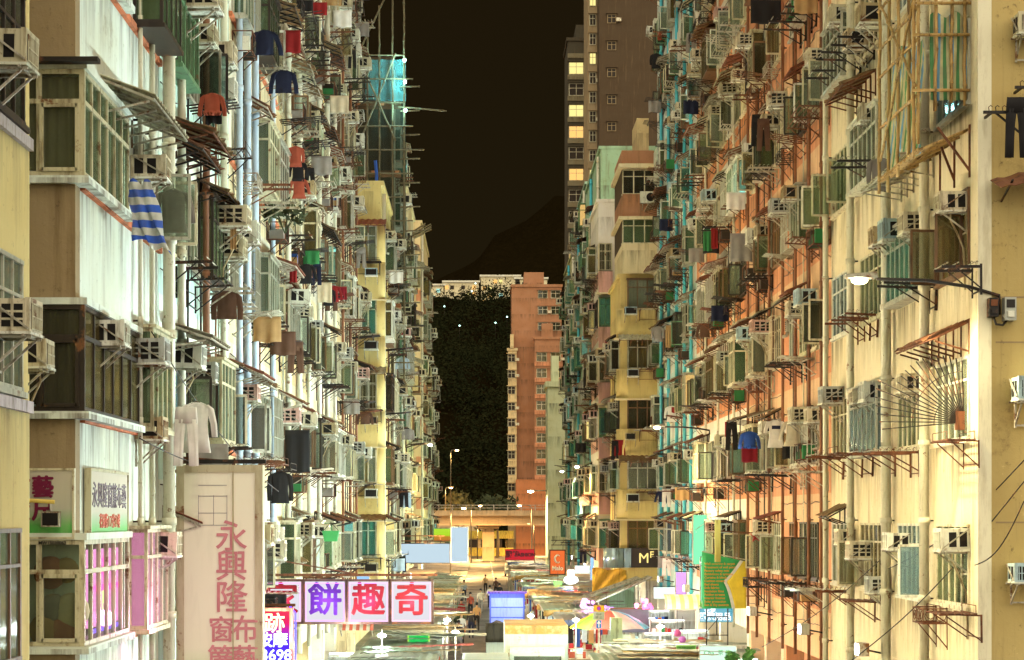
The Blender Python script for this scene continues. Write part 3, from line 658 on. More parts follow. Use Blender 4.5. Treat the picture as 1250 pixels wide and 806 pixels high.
# ---- left: nearest house (only its end shows)
b = building('tenement_building', 'lemon yellow tenement end with boxed air conditioners at the left edge', 'lemon tenement', 'L', -5.3, 15, 23.85, 30, W_YEL, W_YEL, depth=7)
b.rows[0] = [(20.2, 23.3)]; b.rows[1] = [(19.6, 23.4)]; b.rows[2] = [(19.6, 23.5)]
for k, (fm, gm, kd) in enumerate(((FR_BROWN, G_PALE, 'flat'), (ALU, G_PALE, 'flat'), (FR_DARK, G_DARK, 'flat'))):
    a, c = b.rows[k][0]; add_window(b.root, wall_point(b, (a + c) / 2, 0, b.sill0 + STOREY * k), LEFT, kd, round(c - a, 1), HEAD, fm, gm, CUR[k], k)
for k in (0, 1, 2):
    sl = MB(); bbx(sl, b, 19, 23.83, .012, .07, b.sill0 + STOREY * k - .22, b.sill0 + STOREY * k - .085, paint('ledge_lilac', (.50, .42, .44), .7))
    sl.build('ledge', b.root)
finish(b); LN = b
add_ac((-5.3, 22.0, 11.82), LEFT, 'large cream air conditioner at the top of the lemon wall, beside dark window', 0)
add_ac((-5.3, 22.2, 8.98), LEFT, 'cream air conditioner on lemon wall above the pale window, left of its twin', 5)
add_ac((-5.62, 24.6, 8.78), LEFT, 'cream air conditioner beside the dark framed corner window, right of its twin', 0, hose=True)
rec = MB(); rec.box(-9, -5.63, 23.9, 25.4, 0, 30, W_YEL); rec.box(-5.63, -5.60, 24.3, 24.9, 8.6, 9.3, W_YEL); o = rec.build('alley_wall', None, (0, 0, 0)); tag(o, 'narrow yellow return wall in the gap beside the corner house', 'wall')

# ---- left corner house with the wrapped glass bays
b = building('tenement_building', 'off-white corner tenement with glazed corner bays and orange string courses', 'white corner tenement', 'L', -5.3, 26.9, 33.4, 30, W_COOL, W_COOL, string=W_STRING, pier=W_COOL, sill0=5.33)
C1 = b
S = [b.sill0 + STOREY * k for k in range(8)]
fw = MB()                                                 # camera-facing end: taupe render with window openings
xs0, xs1 = -3.2, -.70
z = 4.2
for k in range(7):
    fw.box(xs0, .0, -.30, -.002, z, S[k], W_TAUPE); fw.box(xs0, -.73, -.30, -.002, S[k], S[k] + 1.38, W_TAUPE); z = S[k] + 1.38
fw.box(xs0, .0, -.30, -.002, z, 30, W_TAUPE); fw.box(xs0, 0, -.30, -.002, 0, 4.2, W_COOL)
fw.build('end_wall', b.root)
for k in range(7):
    b.rows[k] = [(27.2, 30.2)] + ([(31.0, 33.0)] if k else [(30.5, 32.6)])
    fm, gm = (FR_DARK, G_AMBER) if k == 1 else (FR_CREAM, G_PALE if k else G_BLUE)
    if k > 3: continue
    # corner bay: one glazed box that turns the corner
    fr, gl, cu = MB(), MB(), MB(); zs = S[k]; H = 1.38; L_ = 3.3 if k != 1 else 4.2
    for zz in (zs + .03, zs + H * .70, zs + H - .03):
        fr.bar((-.72, -.34, zz), (.10, -.34, zz), .06, .06, fm); fr.bar((.10, -.34, zz), (.10, L_ - .3, zz), .06, .06, fm)
    for x in (-.72, -.46, .10): fr.bar((x, -.34, zs), (x, -.34, zs + H), .07 if x != -.46 else .045, .07, fm)
    n = 6
    for i in range(1, n + 1): y = -.34 + (L_ + .04) * i / n; fr.bar((.10, y, zs), (.10, y, zs + H), .055, .055, fm)
    fr.box(-.80, .20, -.42, L_ - .2, zs - .10, zs - .002, W_COOL); fr.box(-.78, .17, -.40, L_ - .24, zs + H + .002, zs + H + .09, W_COOL)
    # an inner sash in the end light
    for p, q in (((-.42, -.375, zs + .08), (.04, -.375, zs + .08)), ((-.42, -.375, zs + H * .66), (.04, -.375, zs + H * .66))): fr.bar(p, q, .05, .05, fm)
    for x in (-.42, .04): fr.bar((x, -.375, zs + .06), (x, -.375, zs + H * .68), .05, .05, fm)
    gl.box(-.70, .07, -.336, -.330, zs + .05, zs + H - .05, G_CLEAR); gl.box(.096, .104, -.30, L_ - .34, zs + .05, zs + H - .05, G_GREEN if k == 2 else gm if k else G_CLEAR)
    if k: cu.sheet([[(x, -.18 + .03 * math.sin(j * 1.7), zz) for j, x in enumerate([-.7 + .75 * i / 22 for i in range(23)])] for zz in (zs + H - .06, zs + .5, zs + .1)], CUR[(3, 5, 0, 0)[k]])
    if k: cu.sheet([[(-.08 + .03 * math.sin(j * 1.9), -.2 + (L_ * .7) * j / 30, zz) for j in range(31)] for zz in (zs + H - .06, zs + .1)], CUR[2])
    f = fr.build('corner_window', b.root); gl.build('pane', f); cu.v and cu.build('curtain', f)
add_window(b.root, wall_point(b, 32.0, 0, S[2]), LEFT, 'open', 1.7, HEAD, ALU, G_PALE, CUR[1], 1)
add_window(b.root, wall_point(b, 32.0, 0, S[1]), LEFT, 'box', 1.9, HEAD, FR_CREAM, G_GREEN, CUR[0], 2)
add_window(b.root, wall_point(b, 31.5, 0, S[0]), LEFT, 'box', 2.0, HEAD, FR_CREAM, G_PALE, glow('pink_lit_room', (1, .25, .6), 1.1), 1)
add_window(b.root, wall_point(b, 31.9, 0, S[3]), LEFT, 'bay', 1.9, HEAD, FR_DARK, G_GREEN, CUR[1], 1)
finish(b)
pipe(b, 31.0, PVC, r=.035); pipe(b, 32.1, PVC, r=.045); pipe(b, 33.25, PVC, r=.10, off=.2)
add_awning((-5.3, 29.9, 13.1), LEFT, 'long pale bracketed canopy over the upper glazed bay of corner tenement', 5 + 6)
add_awning((-5.3, 35.2, 13.7), LEFT, 'slatted brown canopy right of the drainpipe over the scroll rack', 1)
dk = MB(); dk.box(-.95, .35, -.62, -.42, 12.86, 12.92, IRON); dk.box(-.9, -.85, -.6, -.3, 12.5, 12.86, IRON); tag(dk.build('window_ledge', None, (-5.3, 26.9, 0)), 'dark iron ledge across the taupe end wall above the curtained window', 'ledge')
add_ac((-5.3, 31.0, 12.10), LEFT, 'cream air conditioner above the striped cloth on the white corner house', 0)
add_ac((-5.3, 28.0, 9.34), LEFT, 'white air conditioner in black brackets beside dark corner window', 1)
add_ac((-5.3, 30.95, 9.30), LEFT, 'grey louvred air conditioner just right of the black bracketed one', 3)
add_ac((-5.3, 31.4, 8.18), LEFT, 'tan air conditioner with pale glass side below the sill of corner house', 2)
add_ac((-5.3, 32.2, 6.40), LEFT, 'cream air conditioner on struts beside the pink lit window', 0)

# ---- left: the long dense blocks
LB = []
for (nm, lb, sh, d0, d1, A, B, P, zt, sd) in (
    ('tenement_building', 'mint tinted tenement with a white drainpipe, next after the white corner house', 'mint tenement', 33.42, 42.6, W_MINT, W_COOL, W_MINT, 36, 11),
    ('tenement_building', 'cream tenement with three pale blue pipes, second block after the corner house', 'piped cream tenement', 42.62, 52.5, W_CREAM, W_PALE, W_PALE, 37, 12),
    ('tenement_building', 'sand coloured tenement crowded with racks, third block after the corner house', 'sand tenement', 52.52, 62.5, W_SAND, W_CREAM, W_SAND, 38, 13),
    ('tenement_building', 'pale tenement crowded with white struts, fourth block after the corner house', 'pale tenement', 62.52, 73.5, W_PALE, W_CREAM, W_PALE, 38, 14),
    ('tenement_building', 'dull cream tenement butting against the yellow bay house on the left', 'dull cream tenement', 73.52, 84.9, W_CREAM, W_SAND, W_CREAM, 37, 15)):
    b = building(nm, lb, sh, 'L', -5.3, d0, d1, zt, A, B, pier=P, string=W_STRING if sd == 12 else None); LB.append(b)
    populate(b, sd, (3, 5.5, 2.5, 1.2, 1.6), CO if sd < 13 else WARM, GL if sd < 13 else GLW, pac=.40 if sd < 14 else .31, prack=.8 if sd < 14 else .66, pawn=.36)
    finish(b)
    r = random.Random(sd)
    us = {11: (34.9, 38.0, 40.6), 12: (43.2, 44.7, 46.2, 50.1), 13: (54, 57.2, 60.4), 14: (64.2, 67.5, 71), 15: (75, 79.2, 83)}[sd]
    for u in us: pipe(b, u, PVC_BLUE if sd == 12 else (PVC if r.random() < .7 else PIPE_BROWN), r=r.uniform(.05, .09), off=.16)

# ---- left: yellow house standing forward, and the blocks beyond it
b = building('bay_building', 'yellow bay-fronted tenement standing forward on the left with curved balconies', 'yellow bay house', 'L', -4.25, 85, 95, 20.8, W_YEL, W_YEL, depth=6); LY = b
populate(b, 21, (2, 3, 2, 4, 2), WARM, GLW, pac=.5, prack=.6, pawn=.4)
finish(b, shop=False)
bay = MB(); win = []
for k in range(5):
    zs = b.sill0 + STOREY * k
    bay.box(-1.05, -.12, -.30, .6, zs - 1.54, zs, W_YEL); bay.tube([(-.12, 0, zs - 1.54), (-.12, 0, zs)], .30, W_YEL, 14); bay.box(-.16, -.12, -.30, .6, zs, zs + 1.5, W_YEL); bay.box(-1.05, -.86, -.30, .6, zs, zs + 1.5, W_YEL); bay.tube([(-.12, 0, zs), (-.12, 0, zs + 1.5)], .30, W_YEL, 14)
    bay.box(-1.1, .22, -.36, .4, zs - 1.60, zs - 1.545, W_CREAM)
bay.build('bay_front', b.root)
for k in range(5): add_window(b.root, Vector((-4.25 - .51, 84.72, b.sill0 + STOREY * k)), FRONT, ('flat', 'open', 'cage')[k % 3], .7, HEAD, (ALU, FR_CREAM)[k % 2], (G_TEAL, G_PALE, G_AMBER)[k % 3], CUR[k % 4], k % 3)
pipe(b, 85.4, PVC, r=.07)
for k in range(5):
    zs = b.sill0 + STOREY * k
    if k % 2 == 0: add_awning((-4.75, 84.68, zs + 1.75), FRONT, f'small awning on the camera-facing front of the yellow bay house, {ORD[k // 2 + 1]} one up', (0, 3, 12)[k // 2])
    add_ac((-4.62, 84.69, zs - .62), FRONT, f'{{c}} air conditioner below the front window of the yellow bay house, {ORD[k + 1]} one up', k % 5, True)
    add_rack((-4.95, 84.7, zs - .1), FRONT, f'black rack on the front of the yellow bay house, {ORD[k + 1]} one up', ('slats', 'arm')[k % 2], 'black iron')
for (nm, lb, sh, d0, d1, zt, A, B, sd, X) in (
    ('tenement_building', 'dark netted tenement behind bamboo staging, its top floor lit teal', 'netted tenement', 95.1, 106, 28.2, W_DKBROWN, W_DKBROWN, 22, -4.3),
    ('tenement_building', 'olive mottled tenement beyond the bamboo staging on the left', 'olive tenement', 106.1, 126, 25.2, W_OLIVE, W_CREAM, 23, -4.3),
    ('tenement_building', 'salmon tower with small cyan lit windows at the far left skyline', 'salmon far tower', 150, 170, 28.6, W_SALM, W_SAND, 24, -4.6),
    ('tenement_building', 'pale cream end house with a blank wall beside the flyover', 'pale end house', 171, 190, 20.6, W_PALE, W_WHITE, 25, -4.55)):
    b = building(nm, lb, sh, 'L', X, d0, d1, zt, A, B, depth=7); LB.append(b)
    populate(b, sd, (2, 3, 2, 4, 1), WARM if sd != 22 else GRN, GLW if sd != 22 else GLG, pac=.36, prack=.3, pawn=.2, far=True, widths=(1.6, 2.2), gap=(.5, 1.2), lit=.15)
    finish(b, shop=False); pipe(b, d0 + .6, PVC, r=.08)

# ---- right: near corner house
b = building('tenement_building', 'cream corner tenement at right with ochre flank wall and thick pale pipes', 'cream corner house', 'R', 8.8, 36.4, 51.8, 34, W_NEARC, W_NEARC, pier=W_NEARC, fascia=W_NEARC, depth=7); R0 = b
b.plan = [(37.0, 39.6), (40.5, 43.3), (44.4, 47.6), (48.7, 51.4)]
spec = {0: ('flat', 'open', 'open', 'flat'), 1: ('flat', 'flat', 'box', 'flat'), 2: ('open', 'box', 'flat', 'flat'), 3: ('flat', 'cage', 'box', 'open'), 4: ('flat', 'flat', 'flat', 'box')}
for k in range(len(b.rows)):
    b.rows[k] = list(b.plan)
    for i, (a, c) in enumerate(b.plan):
        if k in spec and visible(b, (a + c) / 2, b.sill0 + STOREY * k):
            add_window(b.root, wall_point(b, (a + c) / 2, 0, b.sill0 + STOREY * k), RIGHT, spec[k][i], round(c - a, 1), HEAD, (FR_CREAM, FR_WHITE, FR_CREAM, ALU)[(i + k) % 4] if not (k == 2 and i == 0) else FR_BROWN,
                       (G_GREEN, G_PALE, G_AMBER, G_BLUE)[(i * 3 + k) % 4] if not (k == 2 and i == 1) else G_TEAL, CUR[(i + 2 * k) % 4] if not (k == 2 and i == 1) else CUR[4], i % 3)
finish(b)
fl = MB(); fl.box(.0, 7.02, -.02, .0, 0, 34, W_OCHRE); fl.box(-.02, .22, -.05, -.021, 0, 34, paint('corner_quoin', (.70, .64, .46), .7, var=.1)); fl.box(2.50, 2.66, -.06, -.021, 0, 34, W_TAUPE)
for zz in (6.9, 10.1, 10.9): fl.box(.3, 2.5, -.026, -.021, zz, zz + .03, W_TAUPE)
fl.build('flank_wall', b.root)
for u, r_ in ((48.1, .09), (43.85, .11), (40.05, .10), (51.6, .07)): pipe(b, u, PVC, r=r_, off=.18)
for x, y, k, lb, hs in ((1178, 232, 0, 'cream air conditioner with grey cover nearest the white corner, upper row', True), (1131, 260, 5, 'cream three-slot air conditioner beside the teal curtained window', False), (1106, 270, 4, 'pale blue lit air conditioner above the teal curtains', False), (1090, 276, 2, 'tan air conditioner at the far end of the row above the street lamp', False),
                        (1125, 453, 0, 'cream air conditioner behind the fan of iron spikes', False), (1079, 467, 1, 'white air conditioner left of the thick pipe, over the metal window', False), (1062, 470, 0, 'cream air conditioner between two thick pipes, below the street lamp', False), (1028, 472, 3, 'grey air conditioner at far end of the row below the street lamp', False),
                        (1180, 644, 1, 'white air conditioner with red dangling hose near the white corner', True), (1108, 647, 1, 'white air conditioner with propped stay over the dark opened window', False), (1043, 643, 0, 'cream grilled air conditioner at far end of the lowest row', False), (1062, 660, 5, 'cream air conditioner on two dark green props', False), (1085, 700, 3, 'grey air conditioner sitting low on the sill beside dark opened sash', False),
                        (1038, 10, 0, 'cream air conditioner left of the bamboo cradle, top edge', False), (1078, 9, 2, 'tan air conditioner with dark slot left of the bamboo cradle', False), (1058, 37, 2, 'tan air conditioner in black irons left of the bamboo cradle', False), (1074, 127, 0, 'cream air conditioner with stay under the ragged awning by bamboo cradle', False)):
    d = dr(x); add_ac((8.8, d, 7 + (632 - y) * d / F - .42), RIGHT, lb, k, hose=hs)
for x, y, kd, cl, lb in ((1193, 328, 'arm', 'black iron', 'black hooked rack at white corner right of the street lamp'), (1140, 350, 'arm', 'black iron', 'black hooked rack under teal curtained window'), (1068, 387, 'arm', 'rusty', 'rusty hooked arm under the street lamp, upper one'), (1052, 393, 'arm', 'rusty', 'rusty hooked arm under the street lamp, lower one'),
                         (1186, 540, 'slats', 'rusty', 'rusty slatted rack beneath the spiked fan barrier'), (1118, 553, 'arm', 'rusty', 'rusty hooked rack mid-wall under the barrier window'), (1090, 554, 'arm', 'rusty', 'rusty hooked rack beside the thick pipe under metal window'), (1060, 557, 'slats', 'rusty', 'rusty slatted rack between the pale pipes, under the metal window'), (1035, 560, 'arm', 'rusty', 'rusty hooked rack at the far end under metal window'),
                         (1190, 750, 'slats', 'rusty', 'rusty rack at lower right near the white corner'), (1150, 742, 'scroll', 'rusty', 'rusty barred rack under the lowest windows'), (1075, 735, 'slats', 'rusty', 'rusty slatted rack below the green props'), (1040, 722, 'arm', 'rusty', 'rusty rack at far end of lowest window row'),
                         (1048, 70, 'arm', 'black iron', 'black hooked rack by bamboo cradle, upper one'), (1029, 91, 'arm', 'black iron', 'black hooked rack by bamboo cradle, middle one'), (1064, 51, 'arm', 'black iron', 'black hooked rack by bamboo cradle, topmost'), (1075, 200, 'arm', 'black iron', 'black rack holding the white shirt below the bamboo cradle')):
    d = dr(x); add_rack((8.8, d, 7 + (632 - y) * d / F), RIGHT, lb, kd, cl)
for x, y, ix, lb in ((1120, 205, 2 + 9, 'long pale corrugated awning below the bamboo cradle'), (1160, 400, 8, 'rusty awning above the spiked fan barrier'), (1058, 98, 1, 'ragged brown awning left of the bamboo cradle'), (1032, 616, 0, 'small brown awning above the lowest far window of cream corner house')):
    d = dr(x); add_awning((8.8, d, 7 + (632 - y) * d / F), RIGHT, lb, ix)

# ---- right: salmon, orange-and-white, pale mint
RB = []
for (lb, sh, d0, d1, A, B, P, zt, sd) in (
    ('salmon banded tenement next to the cream corner house', 'salmon tenement', 51.82, 60.0, W_SALM, W_PEACH, W_SALM, 36, 31),
    ('peach and salmon tenement, second block after the cream corner house', 'peach tenement', 60.02, 67.8, W_SALM, W_PEACH, W_PEACH, 37, 32),
    ('orange and white banded tenement in the middle of the right side', 'orange-white tenement', 67.82, 84.5, W_ORNG, W_WHITE, W_WHITE, 38, 33),
    ('pale mint tenement with bright teal pipes beside the yellow corner house', 'mint teal-piped tenement', 84.52, 103.6, W_COOL, W_MINT, W_WHITE, 38, 34)):
    b = building('tenement_building', lb, sh, 'R', 8.8, d0, d1, zt, A, B, pier=P); RB.append(b)
    populate(b, sd, (4, 5, 1.5, .8, 2), WARM if sd < 34 else CO, GLW if sd < 34 else GL, pac=.42 if sd < 33 else .30, prack=.8 if sd < 34 else .6, pawn=.34)
    finish(b)
    for u in {31: (52.6, 54.6, 57.0, 59.4), 32: (62.2, 65, 67.2), 33: (71, 75.8, 80), 34: (85.6, 88.4, 92, 96, 100)}[sd]: pipe(b, u, PVC_TEAL if sd == 34 else (PIPE_BROWN if sd < 33 else PVC), r=.045 if sd < 34 else .075, off=.12)

# ---- right: yellow corner house standing forward with curved bays, pink bay house, green blocks
b = building('bay_building', 'yellow curved bay house standing forward at right, coral penthouse on top', 'yellow curved house', 'R', 6.95, 104, 112, 19.2, W_YEL, W_YEL, depth=5); RY = b
populate(b, 41, (2, 3, 2, 4, 2), WARM, GLW, pac=.5, prack=.5, pawn=.45); finish(b, shop=False)
bay = MB()
for k in range(5):
    zs = b.sill0 + STOREY * k
    bay.box(.35, 1.84, -.55, 0, zs - 1.5, zs, W_YEL); bay.tube([(.35, 0, zs - 1.5), (.35, 0, zs)], .55, W_YEL, 18); bay.box(-.3, 1.84, -.66, .0, zs - 1.58, zs - 1.51, W_CREAM)
bay.box(.0, .35, -.06, 0, 4, 19, W_YEL); bay.build('bay_front', b.root)
for k in range(5):
    add_window(b.root, Vector((6.95 + 1.1, 103.98, b.sill0 + STOREY * k)), FRONT, 'bay' if k % 2 else 'box', 1.5, HEAD, (FR_BROWN, ALU)[k % 2], (G_AMBER, G_PALE, G_DARK)[k % 3], CUR[(k * 2) % 4], k % 3)
pent = MB(); pent.box(.1, 1.85, -.2, 6, 19.38, 20.9, W_CREAM); pent.box(.1, 1.85, -.2, 6, 22.2, 23.4, W_PENT); pent.box(.1, 1.85, .2, 6, 23.4, 24.7, W_DKBROWN); pent.box(-.1, 1.9, -.5, 6, 24.7, 24.9, W_CREAM); pent.box(.1, 1.75, .3, 6, 24.9, 25.7, W_PENT); pent.box(.9, 1.5, .6, 4, 25.7, 27.4, W_SAND); pent.box(.1, 1.85, .3, 6, 20.9, 22.2, W_DKBROWN); pent.box(-.1, 1.9, -.4, 6, 22.1, 22.25, W_CREAM)
pent.build('penthouse', b.root)
for zz, gm, cm in ((20.9, G_GREEN, CUR[1]), (23.4, G_DARK, CUR[5])): add_window(b.root, Vector((7.9, 103.9, zz)), FRONT, 'flat', 1.7, 1.25, FR_CREAM, gm, cm, 1)
for k in range(5):
    zs = RY.sill0 + STOREY * k
    if not k: continue
    add_ac((7.42 + .12 * (k % 2), 103.42, zs - .75 + .1 * k), FRONT, f'{{c}} air conditioner on the curved front of the yellow corner house, {ORD[k + 1]} one up', k % 6, True)
    if k % 2: add_awning((8.0, 103.32, zs + 1.7), FRONT, f'awning over the curved front window of the yellow corner house, {ORD[k // 2 + 1]} one up', (1, 10)[k // 2])
    add_rack((8.3, 103.4, zs - .15), FRONT, f'rusty rack on the curved front of the yellow corner house, {ORD[k + 1]} one up', ('arm', 'poles')[k % 2], 'rusty')
add_split((8.35, 103.78, 22.9), FRONT, 'round-fan condenser on the coral penthouse wall above yellow curved house')
pk = building('bay_building', 'pink-banded bay house stepping back beside the yellow curved house', 'pink bay house', 'R', 6.35, 113, 121, 24.4, W_PINK, W_WHITE, pier=W_CREAM, depth=4.5)
populate(pk, 42, (2, 3, 2, 4, 2), WARM, GLW, pac=.5, prack=.5, pawn=.4, far=True); finish(pk, shop=False)
pb = MB()
for k in range(6): zs = pk.sill0 + STOREY * k; pb.box(.0, .75, -.5, 0, zs - 1.25, zs - .1, W_PINK); pb.box(-.1, .8, -.6, 0, zs - 1.33, zs - 1.26, W_CREAM)
pb.build('bay_front', pk.root)
for k in range(6): add_window(pk.root, Vector((6.35 + .38, 112.98, pk.sill0 + STOREY * k)), FRONT, ('box', 'cage')[k % 2], .7, HEAD, (FR_GREEN, FR_CREAM)[k % 2], (G_TEAL, G_DARK)[k % 2], CUR[k % 4], k % 3)
for (lb, sh, d0, d1, zt, A, B, sd, X) in (
    ('green mottled tenement first beyond the pink bay house', 'nearer green tenement', 121.1, 138, 28.8, W_JADE, W_GREEN, 43, 6.95),
    ('jade tenement second beyond the pink bay house', 'jade tenement', 138.1, 155, 29.5, W_GREEN, W_JADE, 44, 6.95),
    ('dull green tenement at the far end of the right side', 'far green tenement', 155.1, 174, 27.5, W_JADE, W_OLIVE, 45, 6.95)):
    b = building('tenement_building', lb, sh, 'R', X, d0, d1, zt, A, B, depth=7); RB.append(b)
    populate(b, sd, (2, 3, 2, 4, 1), GRN, GLG, pac=.36, prack=.3, pawn=.28, far=True, widths=(1.6, 2.2), gap=(.5, 1.1), lit=.12)
    finish(b, shop=False); pipe(b, d0 + 1, PVC, r=.09); pipe(b, d0 + 9, PVC_TEAL, r=.09)
# ------------------------------------------------------------------ ground, flyover, far towers, hill
def groundmat(name, c, spots=.5, rough=.75, spec=.3):
    m, nt, out = _nodes(name); g = nt.nodes.new('ShaderNodeNewGeometry'); P = g.outputs['Position']
    a = noise(nt, P, .25, 7, .7); f = noise(nt, P, 9, 5, .7); st = noise(nt, P, 1, 5, .6, (1.5, .12, 1))
    col = mixc(nt, ramp(nt, a, .3, .7), c, tuple(v * .5 for v in c)); col = mixc(nt, ramp(nt, st, .5, .7, (0, 0, 0, 1), (.6, .6, .6, 1)), col, tuple(v * 1.5 for v in c))
    col = mixc(nt, ramp(nt, f, .6, .75, (0, 0, 0, 1), (spots,) * 3 + (1,)), col, (.015, .013, .01))
    principled(nt, out, col, ramp(nt, a, .3, .7, (.35, .35, .35, 1), (rough, rough, rough, 1)), 0, f, .3, .02, spec); MATS[name] = m; return m
def structure(mb, name, loc=(0, 0, 0)): return tag(mb.build(name, None, loc), kind='structure')
g = MB(); g.add([(-2500, -300, -.30), (2500, -300, -.30), (2500, 2600, -.30), (-2500, 2600, -.30)], [(0, 1, 2, 3)], groundmat('earth', (.05, .045, .035))); structure(g, 'ground')
ASPH = groundmat('asphalt', (.075, .068, .058)); PAVE = groundmat('paving', (.22, .19, .15))
g = MB(); g.box(-2.0, 4.4, 12, 420, -.29, 0, ASPH); structure(g, 'street')
for a, c in ((-12, -2.002), (4.402, 18)):
    g = MB(); g.box(a, c, 12, 420, -.29, .13, PAVE); structure(g, 'pavement')
g = MB()
for i in range(40): g.box(1.12, 1.24, 60 + i * 7, 63 + i * 7, .004, .008, plain('road_paint', (.7, .66, .5)))
structure(g, 'road_marking')

FCON = wallmat('flyover_concrete', (.56, .40, .22), amt=.6)
f = empty('flyover', (0, 328, 0)); tag(f, 'concrete road flyover crossing the end of the street on square piers', 'flyover')
m = MB(); m.box(-60, 70, 0, 14, 6.0, 7.2, FCON); m.box(-60, 70, -1.0, 15, 7.2, 7.9, FCON); m.box(-60, 70, -.6, -.2, 5.75, 5.99, FCON); m.build('deck', f)
m = MB(); m.box(-60, 70, -1.2, -.95, 7.3, 8.15, FCON)
for i in range(60): m.box(-60 + i * 2.2, -59.85 + i * 2.2, -1.15, -1.0, 8.15, 9.0, GALV)
for zz in (8.5, 8.95): m.box(-60, 70, -1.12, -1.04, zz, zz + .09, GALV)
m.build('parapet', f)
for x in (-20.5, .8, 22):
    m = MB(); m.box(x - .95, x + .95, 3, 5, 0, 5.2, FCON); m.box(x - 1.7, x + 1.7, 2.4, 6, 5.2, 5.97, FCON); m.build('pier', f)
o = tag(empty('shop_block', (0, 372, 0)), 'low shop block with yellow fascia bands seen beneath the flyover', 'shop block'); m = MB()
m.box(-25, 1, 0, 8, 0, 8, FCON); m.box(6, 30, 4, 12, 0, 14, W_BRICKY); m.build('wall', o)
YB = paint('fascia_yellow', (.62, .42, .06), .6)
for a, c, z0, z1 in ((-8, 5.5, 3.2, 4.6), (-8, 5.5, -.0, 1.5)): m = MB(); m.box(a, c, -.3, -.05, z0, z1, YB); m.build('fascia', o)
for i in range(6): m = MB(); m.box(-7 + i * 2.2, -5.4 + i * 2.2, -.12, -.01, 1.6, 3.0, (NEARBLACK, G_AMBER)[i % 2]); m.build('shop_window', o)
# underpass clutter: lit shop signs beyond the flyover
W_FARB = wallmat('wall_far_band', (.20, .17, .10)); W_FARP = wallmat('wall_far_grey', (.06, .05, .03)); W_TOWER = wallmat('wall_tower_salmon', (.36, .17, .085), amt=.7); W_SLAB = wallmat('wall_stained_slab', (.52, .55, .34), dirt=(.10, .11, .05), amt=1.0)
def tower(name, label, X0, X1, Y, Ztop, mat, cols, z0=4, storey=3.0, wm=NEARBLACK, lit=.1, wsz=(1.2, 1.3), depth=12, litm=None, seed=1, band=None, cat='tower block', frame=FR_CREAM, skipcols=()):
    r = random.Random(seed); o = tag(empty(name, ((X0 + X1) / 2, Y, 0)), label, cat); w = (X1 - X0) / 2
    m = MB(); m.box(-w, w, 0, depth, 0, Ztop, mat); m.box(-w - .2, w + .2, -.25, depth, Ztop, Ztop + .5, mat); m.box(-w * .5, w * .3, 2, depth - 2, Ztop + .5, Ztop + 3, mat)
    if band:
        k = 0
        while z0 + k * storey < Ztop - 1: m.box(-w - .02, w + .02, -.18, -.002, z0 + k * storey - .9, z0 + k * storey - .15, band); k += 1
    m.build('wall', o); k = 0; n = 0
    while z0 + k * storey + wsz[1] < Ztop - .4:
        zs = z0 + k * storey
        for c in cols:
            if n >= 99 or not (zs + 2 > 7 + 0): continue
            x = -w + 2 * w * c; q = MB()
            q.box(x - wsz[0] / 2 - .1, x + wsz[0] / 2 + .1, -.10, -.003, zs - .1, zs + wsz[1] + .1, frame)
            q.box(x - wsz[0] / 2 - .3, x + wsz[0] / 2 + .3, -.5, -.105, zs + wsz[1] + .15, zs + wsz[1] + .25, mat)
            gl = r.choice(litm) if (litm and r.random() < lit) else wm
            q.box(x - wsz[0] / 2, x + wsz[0] / 2, -.14, -.102, zs, zs + wsz[1], gl); q.box(x - .04, x + .04, -.18, -.141, zs, zs + wsz[1], frame); q.box(x - wsz[0] / 2, x + wsz[0] / 2, -.17, -.141, zs + wsz[1] * .6, zs + wsz[1] * .6 + .07, frame)
            wi = q.build('window', o); n += 1
            if r.random() < .35: a = MB(); a.box(x + wsz[0] * .6, x + wsz[0] * .6 + .7, -.6, -.003, zs + .1, zs + .6, CREAM); a.build('condenser', wi)
        k += 1
    return o
LWA = [glow('far_window_amber', (1, .55, .16), .9), glow('far_window_yellow', (1, .85, .3), .8), glow('far_window_cyan', (.5, .95, .8), .7)]
tower('tower_block', 'salmon tower block rising beyond the flyover left of the green tenements', 5.3, 14.6, 382, 50, W_TOWER, (.62, .88), seed=2, z0=9, lit=.12, litm=LWA, wsz=(1.6, 1.3), wm=G_DARK)
tower('tower_block', 'narrow ochre side wing against the salmon tower block', 4.6, 6.2, 380.5, 38, W_SAND, (.4,), seed=3, z0=9, depth=1.3)
tower('tower_block', 'lower salmon wing with balcony rows in front of the tower block', 9.5, 14.7, 379.2, 40, W_TOWER, (.25, .75), seed=4, z0=9, depth=2.6, wsz=(1.7, 1.5), wm=G_AMBER, band=W_SALM)
tower('stained_slab', 'pale green stained blank slab of wall at the end of the market', 5.9, 7.6, 188, 19, W_SLAB, (), seed=5, depth=6, cat='building')
tower('high_rise', 'brown blank-faced high-rise with one column of small windows behind the roofs', 17.0, 26, 300, 96, W_DKBROWN, (.2,), seed=6, z0=40, storey=3.95, wsz=(1.1, 1.1), lit=0, frame=W_TAUPE)
tower('high_rise', 'pale banded high-rise with amber lit windows near its top', 13.1, 18.6, 318, 81, W_FARP, (.24, .72), seed=7, z0=33, storey=3.3, wsz=(2.1, 1.7), lit=.38, litm=LWA[:2], band=W_FARB)
tower('high_rise', 'narrow dark high-rise strip with green glints between two towers', 15.6, 17.1, 306, 88, W_TAUPE, (.5,), seed=8, z0=40, storey=2.9, wsz=(.8, 1.5), lit=.35, litm=LWA[1:])
